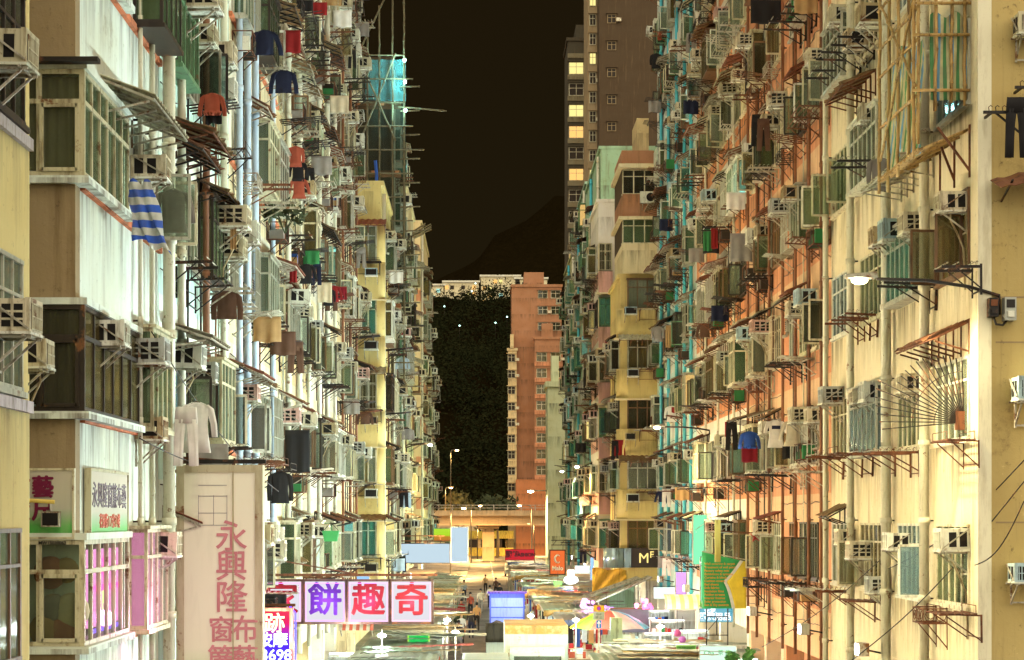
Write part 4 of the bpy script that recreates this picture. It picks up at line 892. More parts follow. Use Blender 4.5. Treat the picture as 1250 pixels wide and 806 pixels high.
# hilltop estate
for i, (x0, x1, yt, lb) in enumerate(((-26, -17, 349, 'small pale hilltop block at the left end of the estate'), (-17.5, -2, 345, 'long low lit hilltop block in the middle of the estate'), (-1, 16, 338, 'tallest lit hilltop slab with a flat overhanging roof'), (14, 28, 341, 'hilltop block partly behind the salmon tower'))):
    zt = 7 + (632 - yt) * 900 / F; o = tag(empty('hilltop_block', ((x0 + x1) / 2, 900, 0)), lb, 'apartment block', 'estate on the hilltop'); w = (x1 - x0) / 2
    m = MB(); m.box(-w, w, 0, 14, zt - 14, zt, W_CREAM); m.box(-w - .6, w + .6, -.8, 14, zt + .02, zt + .8, W_PALE); m.build('wall', o); r = random.Random(i)
    for k in range(4):
        for j in range(int(2 * w / 2.4)):
            if r.random() < .62: q = MB(); q.box(-w + .6 + j * 2.4, -w + 2.2 + j * 2.4, -.15, -.01, zt - 3 - k * 3, zt - 1.3 - k * 3, r.choice(LWA + [NEARBLACK, NEARBLACK])); q.build('window', o)
# hill
HILLM = groundmat('hillside', (.0085, .0056, .0018), .3, .95, 0); r = random.Random(5)
def hz(x, y):
    ridge = 178 + 42 * math.tanh((x - 8) / 62) + 5 * math.sin(x * .045) + 2.5 * math.sin(x * .13 + 1) + 1.2 * math.sin(x * .31)
    if y < 520: t = 0
    elif y < 900: t = ((y - 520) / 380) ** .9 * 104
    elif y < 960: t = 104
    else: t = 104 + (max(ridge, 104) - 104) * math.sin(min(1, (y - 960) / 350) * math.pi / 2)
    return t + 3 * math.sin(x * .07 + y * .03) + 2 * math.sin(x * .16 - y * .05)
m = MB(); m.sheet([[(x, y, hz(x, y) - 3) for x in [-560 + 9 * i for i in range(125)]] for y in [460 + 20 * j for j in range(50)]], HILLM); structure(m, 'hill')
LEAF = plain('leaf_dark', (.040, .050, .018), .8); LEAF2 = plain('leaf_lit', (.085, .075, .02), .8); WOOD1 = plain('wood_leaf_dark', (.011, .0125, .005), 1, spec=0); WOOD2 = plain('wood_leaf', (.015, .015, .0055), 1, spec=0)
def clump(mb, c, rad, n, mat, s, rr):
    for _ in range(n):
        d = Vector((rr.gauss(0, 1), rr.gauss(0, 1), rr.gauss(0, .75))).normalized() * rad * rr.uniform(.35, 1.05); p = Vector(c) + d
        a = Vector((rr.uniform(-1, 1), rr.uniform(-1, 1), rr.uniform(-1, 1))).normalized(); b_ = a.orthogonal().normalized(); k = s * rr.uniform(.6, 1.3)
        mb.add([p - a * k, p + b_ * k * .5, p + a * k, p - b_ * k * .5], [(0, 1, 2, 3)], mat)
m = MB(); rr = random.Random(3)
for _ in range(900):
    y = rr.uniform(530, 890); x = rr.uniform(-.045, .045) * y + rr.uniform(-6, 10); z = hz(x, y)
    clump(m, (x, y, z + 2), rr.uniform(3, 6.5), 44, rr.choice((WOOD1, WOOD1, WOOD2)), .62, rr)
tag(m.build('hillside_wood', None), 'dark wooded slope filling the gap above the flyover', kind='stuff')
def tree(x, y, h, cr, label, mat, seed, dens=900, s=.5):
    rr = random.Random(seed); o = tag(empty('street_tree', (x, y, 0)), label, 'tree', 'trees behind the flyover'); t = MB(); t.tube([(0, 0, 0), (.1, 0, h * .3), (-.1, .1, h * .62), (0, 0, h * .8)], [.3, .25, .16, .06], W_TAUPE, 7)
    c = MB()
    for i in range(11):
        a = rr.uniform(0, 6.28); q = Vector((math.cos(a) * cr * rr.uniform(.2, .9), math.sin(a) * cr * .8, h * rr.uniform(.6, 1.0))); t.tube([(0, 0, h * .5), q * .7 + Vector((0, 0, h * .12)), q], [.09, .06, .02], W_TAUPE, 4)
        clump(c, q, cr * rr.uniform(.3, .5), dens // 11, mat, s, rr)
    t.build('trunk', o); c.build('crown', o)
tree(-4.5, 352, 10.2, 4.5, 'rounded tree showing over the flyover rail below the lamps', LEAF2, 4)
tree(2.5, 358, 9.8, 3.5, 'smaller dark tree right of the rounded one, behind the rail', LEAF, 5)

rr = random.Random(21)
for i in range(6):
    y = rr.uniform(780, 880); x = -.022 * y + rr.uniform(-.01, .045) * y; m = MB(); m.ball((0, 0, 0), .30, glow('hill_lamp', (.55, .95, .8), 4), 6, 4); m.tube([(0, 0, -7), (0, 0, 0)], .05, NEARBLACK, 5)
    tag(m.build('path_lamp', None, (x, y, hz(x, y) + 9)), 'tiny greenish lamp among the dark trees below the hilltop estate', 'lamp', 'path lamps on the wooded slope')
# ------------------------------------------------------------------ lamps
SODIUM = (1, .58, .2); BULB = glow('lamp_bulb', (1, .86, .55), 60); BULBW = glow('lamp_bulb_white', (.9, 1, .92), 40); BULBO = glow('lamp_bulb_orange', (1, .55, .2), 40)
def arm_lamp(wall, head, label, watts, col=(1, .78, .42), bulb=BULB, box=False, rb=.07):
    wall, head = Vector(wall), Vector(head); o = tag(empty('street_lamp', wall), label, 'street lamp', 'wall-mounted street lamps'); d = head - wall
    m = MB(); m.tube([(0, 0, 0), (0, 0, d.z * .55 - .0) if abs(d.z) > .2 else (0, 0, .01), d * .25 + Vector((0, 0, d.z * .55)), d * .6 + Vector((0, 0, d.z * .37)), d], .032, IRON, 7); m.build('arm', o)
    s = 1 if d.x > 0 else -1; h = MB(); L = .55
    h.sheet([[(d.x + s * L * i / 6, d.y + .13 * math.sin(t), d.z + .02 + .11 * math.cos(t) * (1 - .4 * i / 6)) for t in [R(-95 + 190 * j / 8) for j in range(9)]] for i in range(7)], GALV, .012); hd = h.build('lamp_head', o)
    q = MB(); q.ball((d.x + s * L * .55, d.y, d.z - .03), rb, bulb, 10, 6, (1.7, 1, .8)); q.build('bulb', hd)
    lamp_light(head + Vector((s * .3, 0, -.14)), watts * .6, col, r=.12, spot=168)
    return o
arm_lamp((9.15, 36.33, 10.6), (6.95, 36.2, 11.22), 'lit street lamp on a long arm from the ochre flank wall', 1300, (1, .86, .50), box=True, rb=.085)
arm_lamp((8.72, 79, 10.2), (7.0, 79, 10.5), 'lit street lamp on a thin arm before the yellow curved house', 1700)
arm_lamp((6.9, 116, 9.3), (5.6, 116, 9.9), 'lit street lamp beside the pink bay house', 1800, SODIUM)
arm_lamp((6.9, 146, 9.8), (5.9, 146, 10.3), 'lit street lamp on the green tenements', 1500, (.9, 1, .75), BULBW)
arm_lamp((-4.2, 112, 10.6), (-3.2, 112, 11.0), 'lit lamp on an arm from the olive tenement on the left', 2200, SODIUM)
POLEG = paint('lamp_pole_grey', (.16, .15, .12), .5, .3)
def pole_lamp(x, y, z0, z1, label, watts, arm=1.6, col=SODIUM, bulb=BULBO, rb=.2):
    o = tag(empty('street_lamp', (x, y, z0)), label, 'street lamp', 'pole street lamps down the street'); h = z1 - z0; m = MB()
    m.tube([(0, 0, 0), (0, 0, h - .4), (arm * .15, 0, h - .1), (arm * .5, 0, h), (arm, 0, h)], [.10, .065, .055, .05, .04], POLEG, 8); m.build('pole', o)
    q = MB(); q.box(min(arm, arm + math.copysign(.8, arm)), max(arm, arm + math.copysign(.8, arm)), -.15, .15, h - .02, h + .1, GALV); hd = q.build('lamp_head', o); q = MB(); q.ball((arm + math.copysign(.4, arm), 0, h - .07), rb, bulb, 10, 6, (1.4, 1, .6)); q.build('bulb', hd)
    lamp_light((x + arm + math.copysign(.4, arm), y, z1 - .3), watts, col, r=.2, spot=170)
pole_lamp(-5.3, 333, 7.9, 18.0, 'tall lit lamp standing on the flyover at the left', 4200, .6); pole_lamp(-6.3, 340, 7.9, 12.0, 'shorter lit lamp on the flyover left of the tall one', 1800, .5)
pole_lamp(-1.9, 318, 0, 8.9, 'sodium lamp on a pole in front of the flyover pier', 8000, 1.0); pole_lamp(6.2, 262, 0, 8.6, 'sodium lamp with pole right of the pier', 8000, -1.2); pole_lamp(6.6, 190, 0, 9.5, 'white lamp on angled pole before the stained slab', 4600, -1.8, (1, .8, .5), BULB)
pole_lamp(-4.0, 250, 0, 8.2, 'sodium lamp half hidden by the blank billboard', 9000, 1.2); pole_lamp(-1.0, 345, 0, 5.6, 'low sodium lamp under the flyover deck', 3800, .5); pole_lamp(9, 362, 0, 6.0, 'second low sodium lamp under the flyover by the shop block', 4500, -.6)

# ------------------------------------------------------------------ market stalls
ROOFS = [paint('stall_roof_grey', (.20, .20, .16), .4, .3, var=.10, rust=.08, scale=1.2), paint('stall_roof_pale', (.36, .38, .30), .45, var=.10, rust=.04, scale=1.2), paint('stall_roof_tan', (.30, .21, .10), .55, var=.12, rust=.15, scale=1.2), paint('stall_roof_green', (.14, .19, .13), .5, var=.10, rust=.08, scale=1.2), paint('tarp_blue', (.08, .16, .42), .6)]
TARPS = [paint('tarp_a', (.10, .16, .34), .6), paint('tarp_b', (.36, .20, .05), .6), paint('tarp_c', (.30, .06, .05), .6), paint('tarp_d', (.40, .38, .30), .6)]
GOODS = [CLOTH[k] for k in ('red', 'white', 'coral', 'navy', 'green', 'tan', 'blue', 'crimson', 'cream', 'pale blue', 'black')]
STALLGLOW = glow('stall_bulb', (.88, 1, .93), 38)
def stall(x, y, w, d, h, tilt, mat, label, seed, watts, slope=0.0, col=(.86, 1, .92)):
    r = random.Random(seed); o = tag(empty('market_stall', (x, y, 0)), label, 'market stall', 'covered stalls of the street market')
    c = MB()
    n = int(w / .16); rows = []
    for i in range(4): yy = -d / 2 + d * i / 3; rows.append([(-w / 2 + w * j / n, yy, h + tilt * (j / n - .5) * w + slope * yy + .016 * (1 if j % 2 else -1) + .02 * math.sin(i * 2 + seed + j * .15)) for j in range(n + 1)])
    c.sheet(rows, mat, .02, False)
    for xx in (-w / 2, w / 2): c.bar((xx, -d / 2, h + tilt * xx + slope * -d / 2 - .06), (xx, d / 2, h + tilt * xx + slope * d / 2 - .06), .05, .06, GALV)
    for yy in (-d / 2, d / 2): c.bar((-w / 2, yy, h - tilt * w / 2 + slope * yy - .07), (w / 2, yy, h + tilt * w / 2 + slope * yy - .07), .05, .06, GALV)
    c.build('canopy', o)
    for q in range(4):                                    # patch sheets and tarps thrown over the roof, a drooping valance
        fx, fy, fw_, fd = r.uniform(-w * .3, w * .3), r.uniform(-d * .3, d * .3), w * r.uniform(.4, .85), min(d * .4, r.uniform(.7, 1.5)); tl = r.uniform(-.05, .05); mm = r.choice(ROOFS[:4] + [TARPS[seed % 4]]); fl = MB()
        fl.sheet([[(fx - fw_ / 2 + fw_ * j / 9, fy - fd / 2 + fd * i / 4, h + .14 + .075 * q + tilt * fx + slope * fy + tl * (j / 9 - .5) * fw_ + .018 * (j % 2) + .008 * math.sin(j * .6 + i * .9 + seed)) for j in range(16)] for i in range(4)], mm, .025, False); fl.build('roof_sheet', o)
    vl = MB(); vl.sheet([[(-w / 2 + w * j / 16, -d / 2 - .03 - .02 * math.sin(j * 1.3 + seed), h + tilt * (-w / 2 + w * j / 16) - slope * d / 2 - .02 - (.26 + .05 * math.sin(j * 2.0)) * i / 2) for j in range(17)] for i in range(3)], r.choice(ROOFS[:4] + TARPS), .012); vl.build('valance', o)
    for sx in (-1, 1):
        for sy in (-1, 1): p = MB(); xx, yy = sx * (w / 2 - .08), sy * (d / 2 - .08); p.bar((xx, yy, 0), (xx, yy, h + tilt * xx + slope * yy - .1), .05, .05, GALV); p.build('post', o)
    t = MB(); t.box(-w / 2 + .2, w / 2 - .2, -d / 2 + .25, d / 2 - .2, .78, .84, ROOFS[2]); t.box(-w / 2 + .25, w / 2 - .25, -d / 2 + .3, d / 2 - .3, .02, .76, r.choice((CLOTH['green'], CLOTH['blue'], CLOTH['tan'], CLOTH['cream']))); t.build('counter', o)
    gd = MB()
    for i in range(14):
        xx = r.uniform(-w / 2 + .35, w / 2 - .35); yy = r.uniform(-d / 2 + .4, d / 2 - .4); q = r.uniform(.12, .3); gd.box(xx - q / 2, xx + q / 2, yy - q / 2, yy + q / 2, .842, .842 + r.uniform(.08, .3), r.choice(GOODS))
    for i in range(9):
        xx = -w / 2 + .3 + (w - .6) * i / 8; gd.box(xx - .11, xx + .11, -d / 2 + .1, -d / 2 + .14, h - .95 - r.uniform(0, .3), h - .22, r.choice(GOODS))
    tag(gd.build('goods', o), kind='stuff')
    for xx in (-w * .27, w * .27):
        b_ = MB(); b_.tube([(xx, 0, h - .1), (xx, 0, h - .35)], .01, IRON, 4); b_.ball((xx, -d / 2 + .5, h - .42), .075, STALLGLOW, 10, 6); b_.tube([(xx, 0, h - .35), (xx, -d / 2 + .5, h - .35)], .008, IRON, 4); b_.build('bulb', o)
        lamp_light((x + xx, y - d / 2 + .5, h - .30), watts / 2, col, r=.1)
    return o
rs = random.Random(77)
side_words = [('grey', 0), ('pale', 1), ('tan', 2), ('greenish', 3)]
def fill_flood(x, y, z, s, label, watts, col):
    """added fill floodlight on a short bracket, brightening the facade across the street"""
    o = tag(empty('floodlight', (x, y, z)), label, 'floodlight', 'added fill floodlights over the pavements'); m = MB(); m.bar((0, 0, 0), (s * .5, 0, .1), .04, .04, IRON); m.box(min(s * .5, s * .72), max(s * .5, s * .72), -.22, .22, -.02, .26, GALV); m.build('housing', o)
    m = MB(); m.box(min(s * .722, s * .735), max(s * .722, s * .735), -.19, .19, .01, .23, glow('fill_flood_face', (.95, 1, .9), 20)); m.build('lens', o)
    l = lamp_light((x + s * .80, y, z + .14), watts, col, r=.15, spot=140); l.rotation_euler = Vector((-s, 0, -.55)).to_track_quat('Z', 'Y').to_euler(); return o
WARMF, COOLF = (1, .80, .46), (.76, .99, .97)  # tints of the floods added to light the opposite house fronts
for i, y in enumerate((37.6, 45.5, 55.5, 64.5, 73.5, 82)): fill_flood(-5.25, y, 4.12, 1, f'added warm floodlight under the windows, {ORD[i + 1]} along the left pavement', FW * (1.0 if i else .8), WARMF)
for i, y in enumerate((37.6, 44, 52, 62, 72, 82, 94)): fill_flood(8.75, y, 4.05, -1, f'added white floodlight over the shops, {ORD[i + 1]} along the right pavement', FC, COOLF)
for i, y in enumerate((98, 116)): fill_flood(-4.2, y, 4.1, 1, f'added warm floodlight beyond the yellow bay house, {ORD[i + 1]} one', FW, WARMF)
for i, y in enumerate((108, 125, 143, 160)): fill_flood(6.9, y, 4.1, -1, f'added greenish floodlight over the far right stalls, {ORD[i + 1]} one', FC, (.8, 1, .7))
LSTALL = [(-3.9, 48, 1.6, 3.0, 2.6, 1), (-3.4, 61, 2.2, 3.4, 2.55, 1), (-2.9, 66.3, 2.8, 5.2, 2.5, 1), (-2.8, 72, 2.7, 6.0, 2.62, 3), (-2.9, 78.6, 2.6, 6.8, 2.55, 1), (-2.8, 86, 2.5, 7.4, 2.7, 0), (-2.9, 94, 2.3, 8, 2.6, 1), (-2.8, 102.5, 2.2, 8.4, 2.72, 0), (-2.8, 111.5, 2.1, 9, 2.55, 3), (-2.7, 121, 2.0, 9.4, 2.68, 2), (-2.8, 131.5, 2.2, 10.5, 2.6, 1), (-2.9, 143, 2.3, 11.5, 2.7, 2), (-2.9, 156, 2.3, 13, 2.6, 2)]
for i, (x, y, w, d, h, mi) in enumerate(LSTALL):
    stall(x, y, w, d, h, rs.uniform(-.03, .04), ROOFS[mi], f'{side_words[mi][0]} roofed stall, {ORD[i + 1]} from the near end of the left row', i, 190 if y < 100 else 110, rs.uniform(-.035, .015))
RSTALL = [(6.3, 58, 2.6, 3.4, 2.45, 1), (5.4, 65.5, 3.8, 4.6, 2.5, 3), (5.6, 71.5, 3.2, 4.4, 2.4, 1), (4.7, 92, 3.0, 6, 2.6, 0), (4.3, 98.4, 3.0, 6.4, 2.75, 3), (4.2, 105.3, 3.1, 6.8, 2.6, 0), (4.0, 112.5, 3.0, 7.2, 2.85, 2), (3.9, 120, 3.1, 7.6, 2.65, 0), (3.9, 128, 3.0, 8.2, 2.85, 3), (3.7, 136.6, 2.9, 8.6, 2.7, 2), (3.7, 146, 3.0, 9.4, 2.9, 2), (3.6, 156, 3.0, 10, 2.75, 1), (3.7, 167, 3.2, 11, 2.95, 2), (3.8, 179, 3.2, 12, 2.8, 2), (3.9, 192, 3.4, 13, 3.0, 0)]
for i, (x, y, w, d, h, mi) in enumerate(RSTALL):
    stall(x, y, w, d, h, rs.uniform(-.05, .03), ROOFS[mi], f'{side_words[mi][0]} roofed stall, {ORD[i + 1]} from the near end of the right row', 40 + i, 190 if y < 100 else 110, rs.uniform(-.035, .015))
# slatted canopies leaning off the yellow house, and the orange tarpaulin
for i, (x, y, z, L) in enumerate(((5.9, 99, 3.5, 3.2), (6.6, 97, 3.6, 2.6))):
    o = tag(empty('leaning_canopy', (x, y, z)), ('grey ribbed canopy leaning below the gold lettered sign, longer one', 'grey ribbed canopy leaning below the gold lettered sign, shorter one')[i], 'canopy'); m = MB(); k = 10
    m.sheet([[(-L / 2 + L * j / k, -1.2 + 2.4 * q / 2, (-.55 + 1.15 * j / k)) for j in range(k + 1)] for q in range(3)], ROOFS[0], .03, False); m.build('sheet', o); m = MB()
    for q in range(5): yy = -1.2 + 2.4 * q / 4; m.bar((-L / 2, yy, -.53), (L / 2, yy, .62), .06, .05, GALV)
    for xx, zz in ((-L / 2 + .1, -.52), (L / 2 - .1, .56)): m.bar((xx, -1.1, zz), (xx, -1.1, -z), .05, .05, GALV); m.bar((xx, 1.1, zz), (xx, 1.1, -z), .05, .05, GALV)
    m.build('frame', o)
m = MB(); rr = random.Random(8); TARP = paint('tarp_orange', (.62, .32, .03), .6, var=.2)
m.sheet([[(-.1 + 1.7 * i / 9, -.4 + .1 * math.sin(i * 1.4 + j), 1.15 - 1.3 * j / 7 * (1 - .55 * i / 9) - .1 * i / 9 + .05 * math.sin(i * 1.1 + j * .6)) for i in range(10)] for j in range(8)], TARP, .012)
tag(m.build('orange_tarpaulin', None, (5.5, 102, 3.35)), 'sagging orange tarpaulin hung above the leaning ribbed canopies', 'tarpaulin')
# rainbow umbrella
o = tag(empty('market_umbrella', (5.3, 86, 0)), 'striped rainbow market umbrella open over the right stalls', 'umbrella'); UC = [plain('umb_' + str(i), c, .6) for i, c in enumerate(((.55, .5, .46), (.06, .42, .16), (.60, .62, .55), (.62, .55, .05), (.22, .55, .05), (.65, .10, .07), (.5, .42, .4), (.1, .35, .5)))]
m = MB()
for k in range(8):
    a0, a1 = k * math.pi / 4 + .2, (k + 1) * math.pi / 4 + .2
    m.sheet([[((1.68 * t) * math.cos(a0 + (a1 - a0) * j / 4) , (1.68 * t) * math.sin(a0 + (a1 - a0) * j / 4), 3.1 - .75 * t ** 1.8 + .05 * t * math.cos((j - 2) * .8)) for j in range(5)] for t in (.02, .25, .5, .75, 1)], UC[k], .008)
m.build('canopy', o); m = MB(); m.tube([(0, 0, 0), (0, 0, 3.2)], .03, GALV, 7); m.build('pole', o)
# ------------------------------------------------------------------ vehicles
PW = paint('truck_white', (.36, .38, .29), .35, var=.08, rust=.06, spec=.5); TYRE = plain('tyre', (.015, .015, .014), .9)
o = tag(empty('box_lorry', (1.95, 74, 0)), 'pale box lorry with a rust stained roof parked mid street', 'lorry')
m = MB(); m.box(-1.16, 1.16, 1.2, 5.6, .9, 3.02, PW); m.build('cargo_box', o); m = MB(); m.box(-1.15, 1.15, 1.22, 5.58, 3.022, 3.05, paint('lorry_roof', (.46, .34, .16), .6, rust=.8, scale=.8, rustc=(.35, .16, .03))); m.build('roof_sheet', o)
m = MB(); m.box(-1.166, 1.166, 1.19, 1.198, 2.72, 3.03, MATS['lorry_roof']); m.box(-1.168, 1.168, 1.186, 1.196, 1.7, 1.76, GALV); m.build('rusty_band', o)
m = MB(); m.prism([(-.4, .55), (-.45, 1.3), (-.15, 2.1), (.1, 2.3), (1.15, 2.3), (1.15, .55)], -.98, .98, PW, M=Matrix.Rotation(R(90), 4, 'Z')); m.build('cab', o)
m = MB(); m.box(-.85, .85, -.46, -.44, 1.35, 2.02, G_DARK, Matrix.Translation((0, .0, .0))); m.build('windscreen', o)
for sx in (-1, 1):
    m = MB(); m.box(sx * .8 - .14, sx * .8 + .14, -.49, -.455, .75, .95, BULBW if False else G_PALE); m.build('headlight', o)
    for yy in (.3, 4.4): m = MB(); m.tube([(sx * .82, yy, .42), (sx * 1.05, yy, .42)], .42, TYRE, 16); m.build('wheel', o)
o = tag(empty('delivery_van', (.08, 70.5, 0)), 'white van with dark windows left of the pale lorry', 'van')
m = MB(); m.prism([(-.3, .4), (-.3, 1.0), (.1, 1.15), (.55, 1.95), (.8, 2.05), (4.0, 2.08), (4.15, 1.9), (4.15, .4)], -.82, .82, PW, M=Matrix.Rotation(R(90), 4, 'Z')); m.build('body', o)
m = MB(); m.add([(-.7, .12, 1.2), (.7, .12, 1.2), (.62, .50, 1.9), (-.62, .50, 1.9)], [(0, 1, 2, 3)], G_DARK); m.build('windscreen', o)
for sx in (-1, 1):
    m = MB(); m.box(sx * .826 - .004, sx * .826 + .004, .8, 3.6, 1.25, 1.8, G_DARK); m.build('side_window', o)
    for yy in (.5, 3.4): m = MB(); m.tube([(sx * .62, yy, .33), (sx * .84, yy, .33)], .33, TYRE, 14); m.build('wheel', o)
BLIT = paint('crate_blue', (.10, .14, .55), .45, var=.15)
o = tag(empty('goods_cage', (1.22, 105, 0)), 'tall blue slatted goods cage lit violet standing in the road', 'goods cage')
m = MB(); m.box(-.9, .9, .0, 1.1, .12, 3.1, BLIT); m.build('body', o)
for k in range(5): m = MB(); m.box(-.82, .82, -.05, -.003, .35 + k * .52, .80 + k * .52, paint('crate_face', (.30, .36, .78), .5, var=.1)); m.build('shelf_face', o)
m = MB(); m.box(-1.0, 1.0, -.1, 1.2, 3.102, 3.2, paint('violet_top', (.14, .07, .28), .6)); m.build('lid', o)
for sx in (-.7, .7): m = MB(); m.tube([(sx, -.02, .06), (sx, .06, .06)], .06, TYRE, 8); m.build('caster', o)
lamp_light((1.2, 103.7, 3.6), 70, (.35, .4, 1))
o = tag(empty('covered_cart', (.62, 97, 0)), 'dark tarpaulin covered cart in front of the blue cage', 'cart'); m = MB(); m.box(-.48, .48, 0, 1.2, .3, 1.1, PW); m.build('body', o)
m = MB(); m.sheet([[(-.52 + 1.04 * i / 6, -.06 + 1.3 * j / 4, 2.05 - .10 * abs(i - 3) * .5 + .05 * math.sin(i + j)) for i in range(7)] for j in range(5)], paint('tarp_dark', (.045, .035, .02), .7), .03); m.sheet([[(-.52 + 1.04 * i / 6, -.07 - .03 * math.sin(i * 1.3), 2.0 - .9 * j / 4) for i in range(7)] for j in range(5)], MATS['tarp_dark'], .02); m.build('tarpaulin', o)
for sx in (-1, 1): m = MB(); m.tube([(sx * .40, .5, .3), (sx * .50, .5, .3)], .3, TYRE, 12); m.build('wheel', o)
def car(x, y, mat, label):
    o = tag(empty('parked_car', (x, y, 0)), label, 'car', 'cars parked toward the flyover'); prof = [(-2.1, .35), (-2.15, .8), (-1.2, .95), (-.6, 1.42), (.9, 1.45), (1.6, .98), (2.1, .9), (2.1, .35)]
    m = MB(); m.prism(prof, -.82, .82, mat, M=Matrix.Rotation(R(90), 4, 'Z')); m.build('body', o); m = MB(); m.add([(-.68, -1.14, 1.0), (.68, -1.14, 1.0), (.6, -.66, 1.38), (-.6, -.66, 1.38)], [(0, 1, 2, 3)], G_DARK); m.build('windscreen', o)
    for sx in (-1, 1):
        m = MB(); m.box(sx * .6 - .13, sx * .6 + .13, -2.19, -2.14, .62, .76, G_PALE); m.build('headlight', o)
        for yy in (-1.3, 1.3): m = MB(); m.tube([(sx * .66, yy, .32), (sx * .85, yy, .32)], .32, TYRE, 12); m.build('wheel', o)
car(3.4, 245, PW, 'white car parked beyond the right-hand stalls'); car(5.6, 252, paint('car_red', (.4, .04, .03), .35), 'red car parked beside the white one near the pier'); car(-4.2, 205, paint('car_silver', (.5, .5, .46), .35, .3), 'silver car parked below the blank billboard')
# ------------------------------------------------------------------ people in the street
SKIN = plain('skin', (.42, .24, .14), .6); HAIR = plain('hair', (.012, .010, .008), .7)
def person_mesh(top, leg, stride, armswing, seed):
    bm = [(0, 0, .98), (0, .01, 1.12), (0, .0, 1.36), (0, .0, 1.46), (0, -.01, 1.53), (0, -.02, 1.63), (0, -.01, 1.72)]; rad = [.145, .125, .155, .075, .052, .088, .06]
    ed = [(0, 1), (1, 2), (2, 3), (3, 4), (4, 5), (5, 6)]; v = list(bm); rd = list(rad)
    def chain(start, pts, rs_):
        p = start
        for q, r_ in zip(pts, rs_): v.append(q); rd.append(r_); ed.append((p, len(v) - 1)); p = len(v) - 1
    for s in (-1, 1):
        st = stride * s
        chain(0, [(s * .09, 0, .90), (s * .10, -st * .5 - .03, .50), (s * .10, -st + .03, .10), (s * .10, -st - .14, .04)], [.10, .062, .042, .035])
        a = -armswing * s; chain(2, [(s * .18, 0, 1.38), (s * .235, a * -.4 + .03, 1.10), (s * .235, a * -1 - .06, .88), (s * .225, a * -1 - .09, .79)], [.062, .045, .034, .03])
    me = bpy.data.meshes.new('body_base'); me.from_pydata(v, ed, []); ob = bpy.data.objects.new('tmp', me); COL.objects.link(ob)
    ob.modifiers.new('s', 'SKIN'); ob.modifiers.new('u', 'SUBSURF').levels = 1
    for i, sv in enumerate(me.skin_vertices[0].data): sv.radius = (rd[i], rd[i] * (.72 if i in (0, 1, 2) else 1)); sv.use_root = (i == 0)
    dg = bpy.context.evaluated_depsgraph_get(); out = bpy.data.meshes.new_from_object(ob.evaluated_get(dg)); bpy.data.objects.remove(ob)
    out.materials.clear()
    for m_ in (leg, top, SKIN, TYRE): out.materials.append(m_)
    for p in out.polygons:
        c = p.center; p.use_smooth = True
        p.material_index = 3 if c.z < .09 else 0 if c.z < .98 and abs(c.x) < .19 else 2 if (c.z > 1.49 or (abs(c.x) > .2 and c.z < 1.05)) else 1
    return out
def person(x, y, rz, top, leg, label, seed, stride=.16):
    o = put(person_mesh(CLOTH[top], CLOTH[leg], stride, .16, seed), 'person', None, (x, y, .02), rz); tag(o, label, 'person', 'people walking down the street')
    h = MB(); h.ball((0, .015, 1.69), .108, HAIR, 12, 8, (.88, 1.02, .95)); h.build('hair', o); f = MB(); f.ball((0, -.115, 1.635), .016, SKIN, 6, 4); f.build('nose', o)
    f = MB(); [f.ball((s * .032, -.098, 1.665), .011, HAIR, 6, 4) for s in (-1, 1)]; f.build('eyes', o); return o
for i, (x, y, rz, t, l, lb) in enumerate(((-1.2, 112, 0, 'white', 'black', 'person in white top walking beside the left stalls'), (-.7, 118, 3.1, 'black', 'navy', 'person in black walking away along the left stalls'), (-1.4, 131, .2, 'red', 'black', 'person in a red top near the far left stalls'), (.9, 138, 3.0, 'navy', 'tan', 'person in navy top mid street past the blue cage'),
        (-.2, 150, 0, 'cream', 'grey', 'person in cream top in the middle of the street'), (1.3, 163, 3.2, 'black', 'black', 'person all in black far down the street'), (-1.6, 171, 0, 'pale blue', 'navy', 'person in pale blue top far down on the left'), (.2, 188, 3.1, 'tan', 'black', 'person in tan top farthest along the street'), (1.75, 88, 0, 'coral', 'navy', 'person in coral top beside the dark covered cart'), (1.3, 90, 2.8, 'white', 'grey', 'person in white top and grey trousers behind the lorry'))):
    person(x, y, rz, t, l, lb, i, (.16, .1, .2)[i % 3])
for i, (x, y, rz, t, l, lb) in enumerate(((-1.25, 104, .3, 'black', 'grey', 'person in black top and grey trousers at the edge of the left stalls'), (1.9, 119, 3.0, 'cream', 'navy', 'person in cream top and navy trousers by the right stall roofs'), (-.9, 143, .1, 'coral', 'black', 'person in coral top walking along the far left stalls'), (.5, 158, 3.1, 'white', 'navy', 'person in white top and navy trousers far down the middle'), (1.1, 178, 0, 'brown', 'black', 'person in brown top near the end of the street'), (-.4, 126, 3.2, 'tan', 'black', 'person in tan top walking away in the left half of the roadway'))): person(x, y, rz, t, l, lb, 30 + i, .18)
# potted plants by the roadway
def pot_plant(x, y, z, h, label, mat, seed, pot=True, s=.1, rad=.3):
    rr = random.Random(seed); o = tag(empty('potted_plant', (x, y, z)), label, 'plant', 'potted plants'); c = MB()
    if pot: p = MB(); p.tube([(0, 0, 0), (0, 0, h * .3)], [h * .16, h * .2], W_BRICKY, 10); p.build('pot', o)
    for i in range(7):
        a = rr.uniform(0, 6.3); q = Vector((math.cos(a) * rad, math.sin(a) * rad, h * rr.uniform(.6, 1))); c.tube([(0, 0, h * .25), q * .5 + Vector((0, 0, h * .3)), q], .012, LEAF, 4); clump(c, q, rad * .6, 26, mat, s, rr)
    c.build('foliage', o)
PL = plain('leaf_bright', (.10, .28, .06), .5)
pot_plant(-1.3, 122, .02, 1.3, 'leafy potted plant left of the roadway', LEAF, 1); pot_plant(1.5, 127, .02, 1.4, 'leafy potted plant right of the roadway', LEAF2, 2)

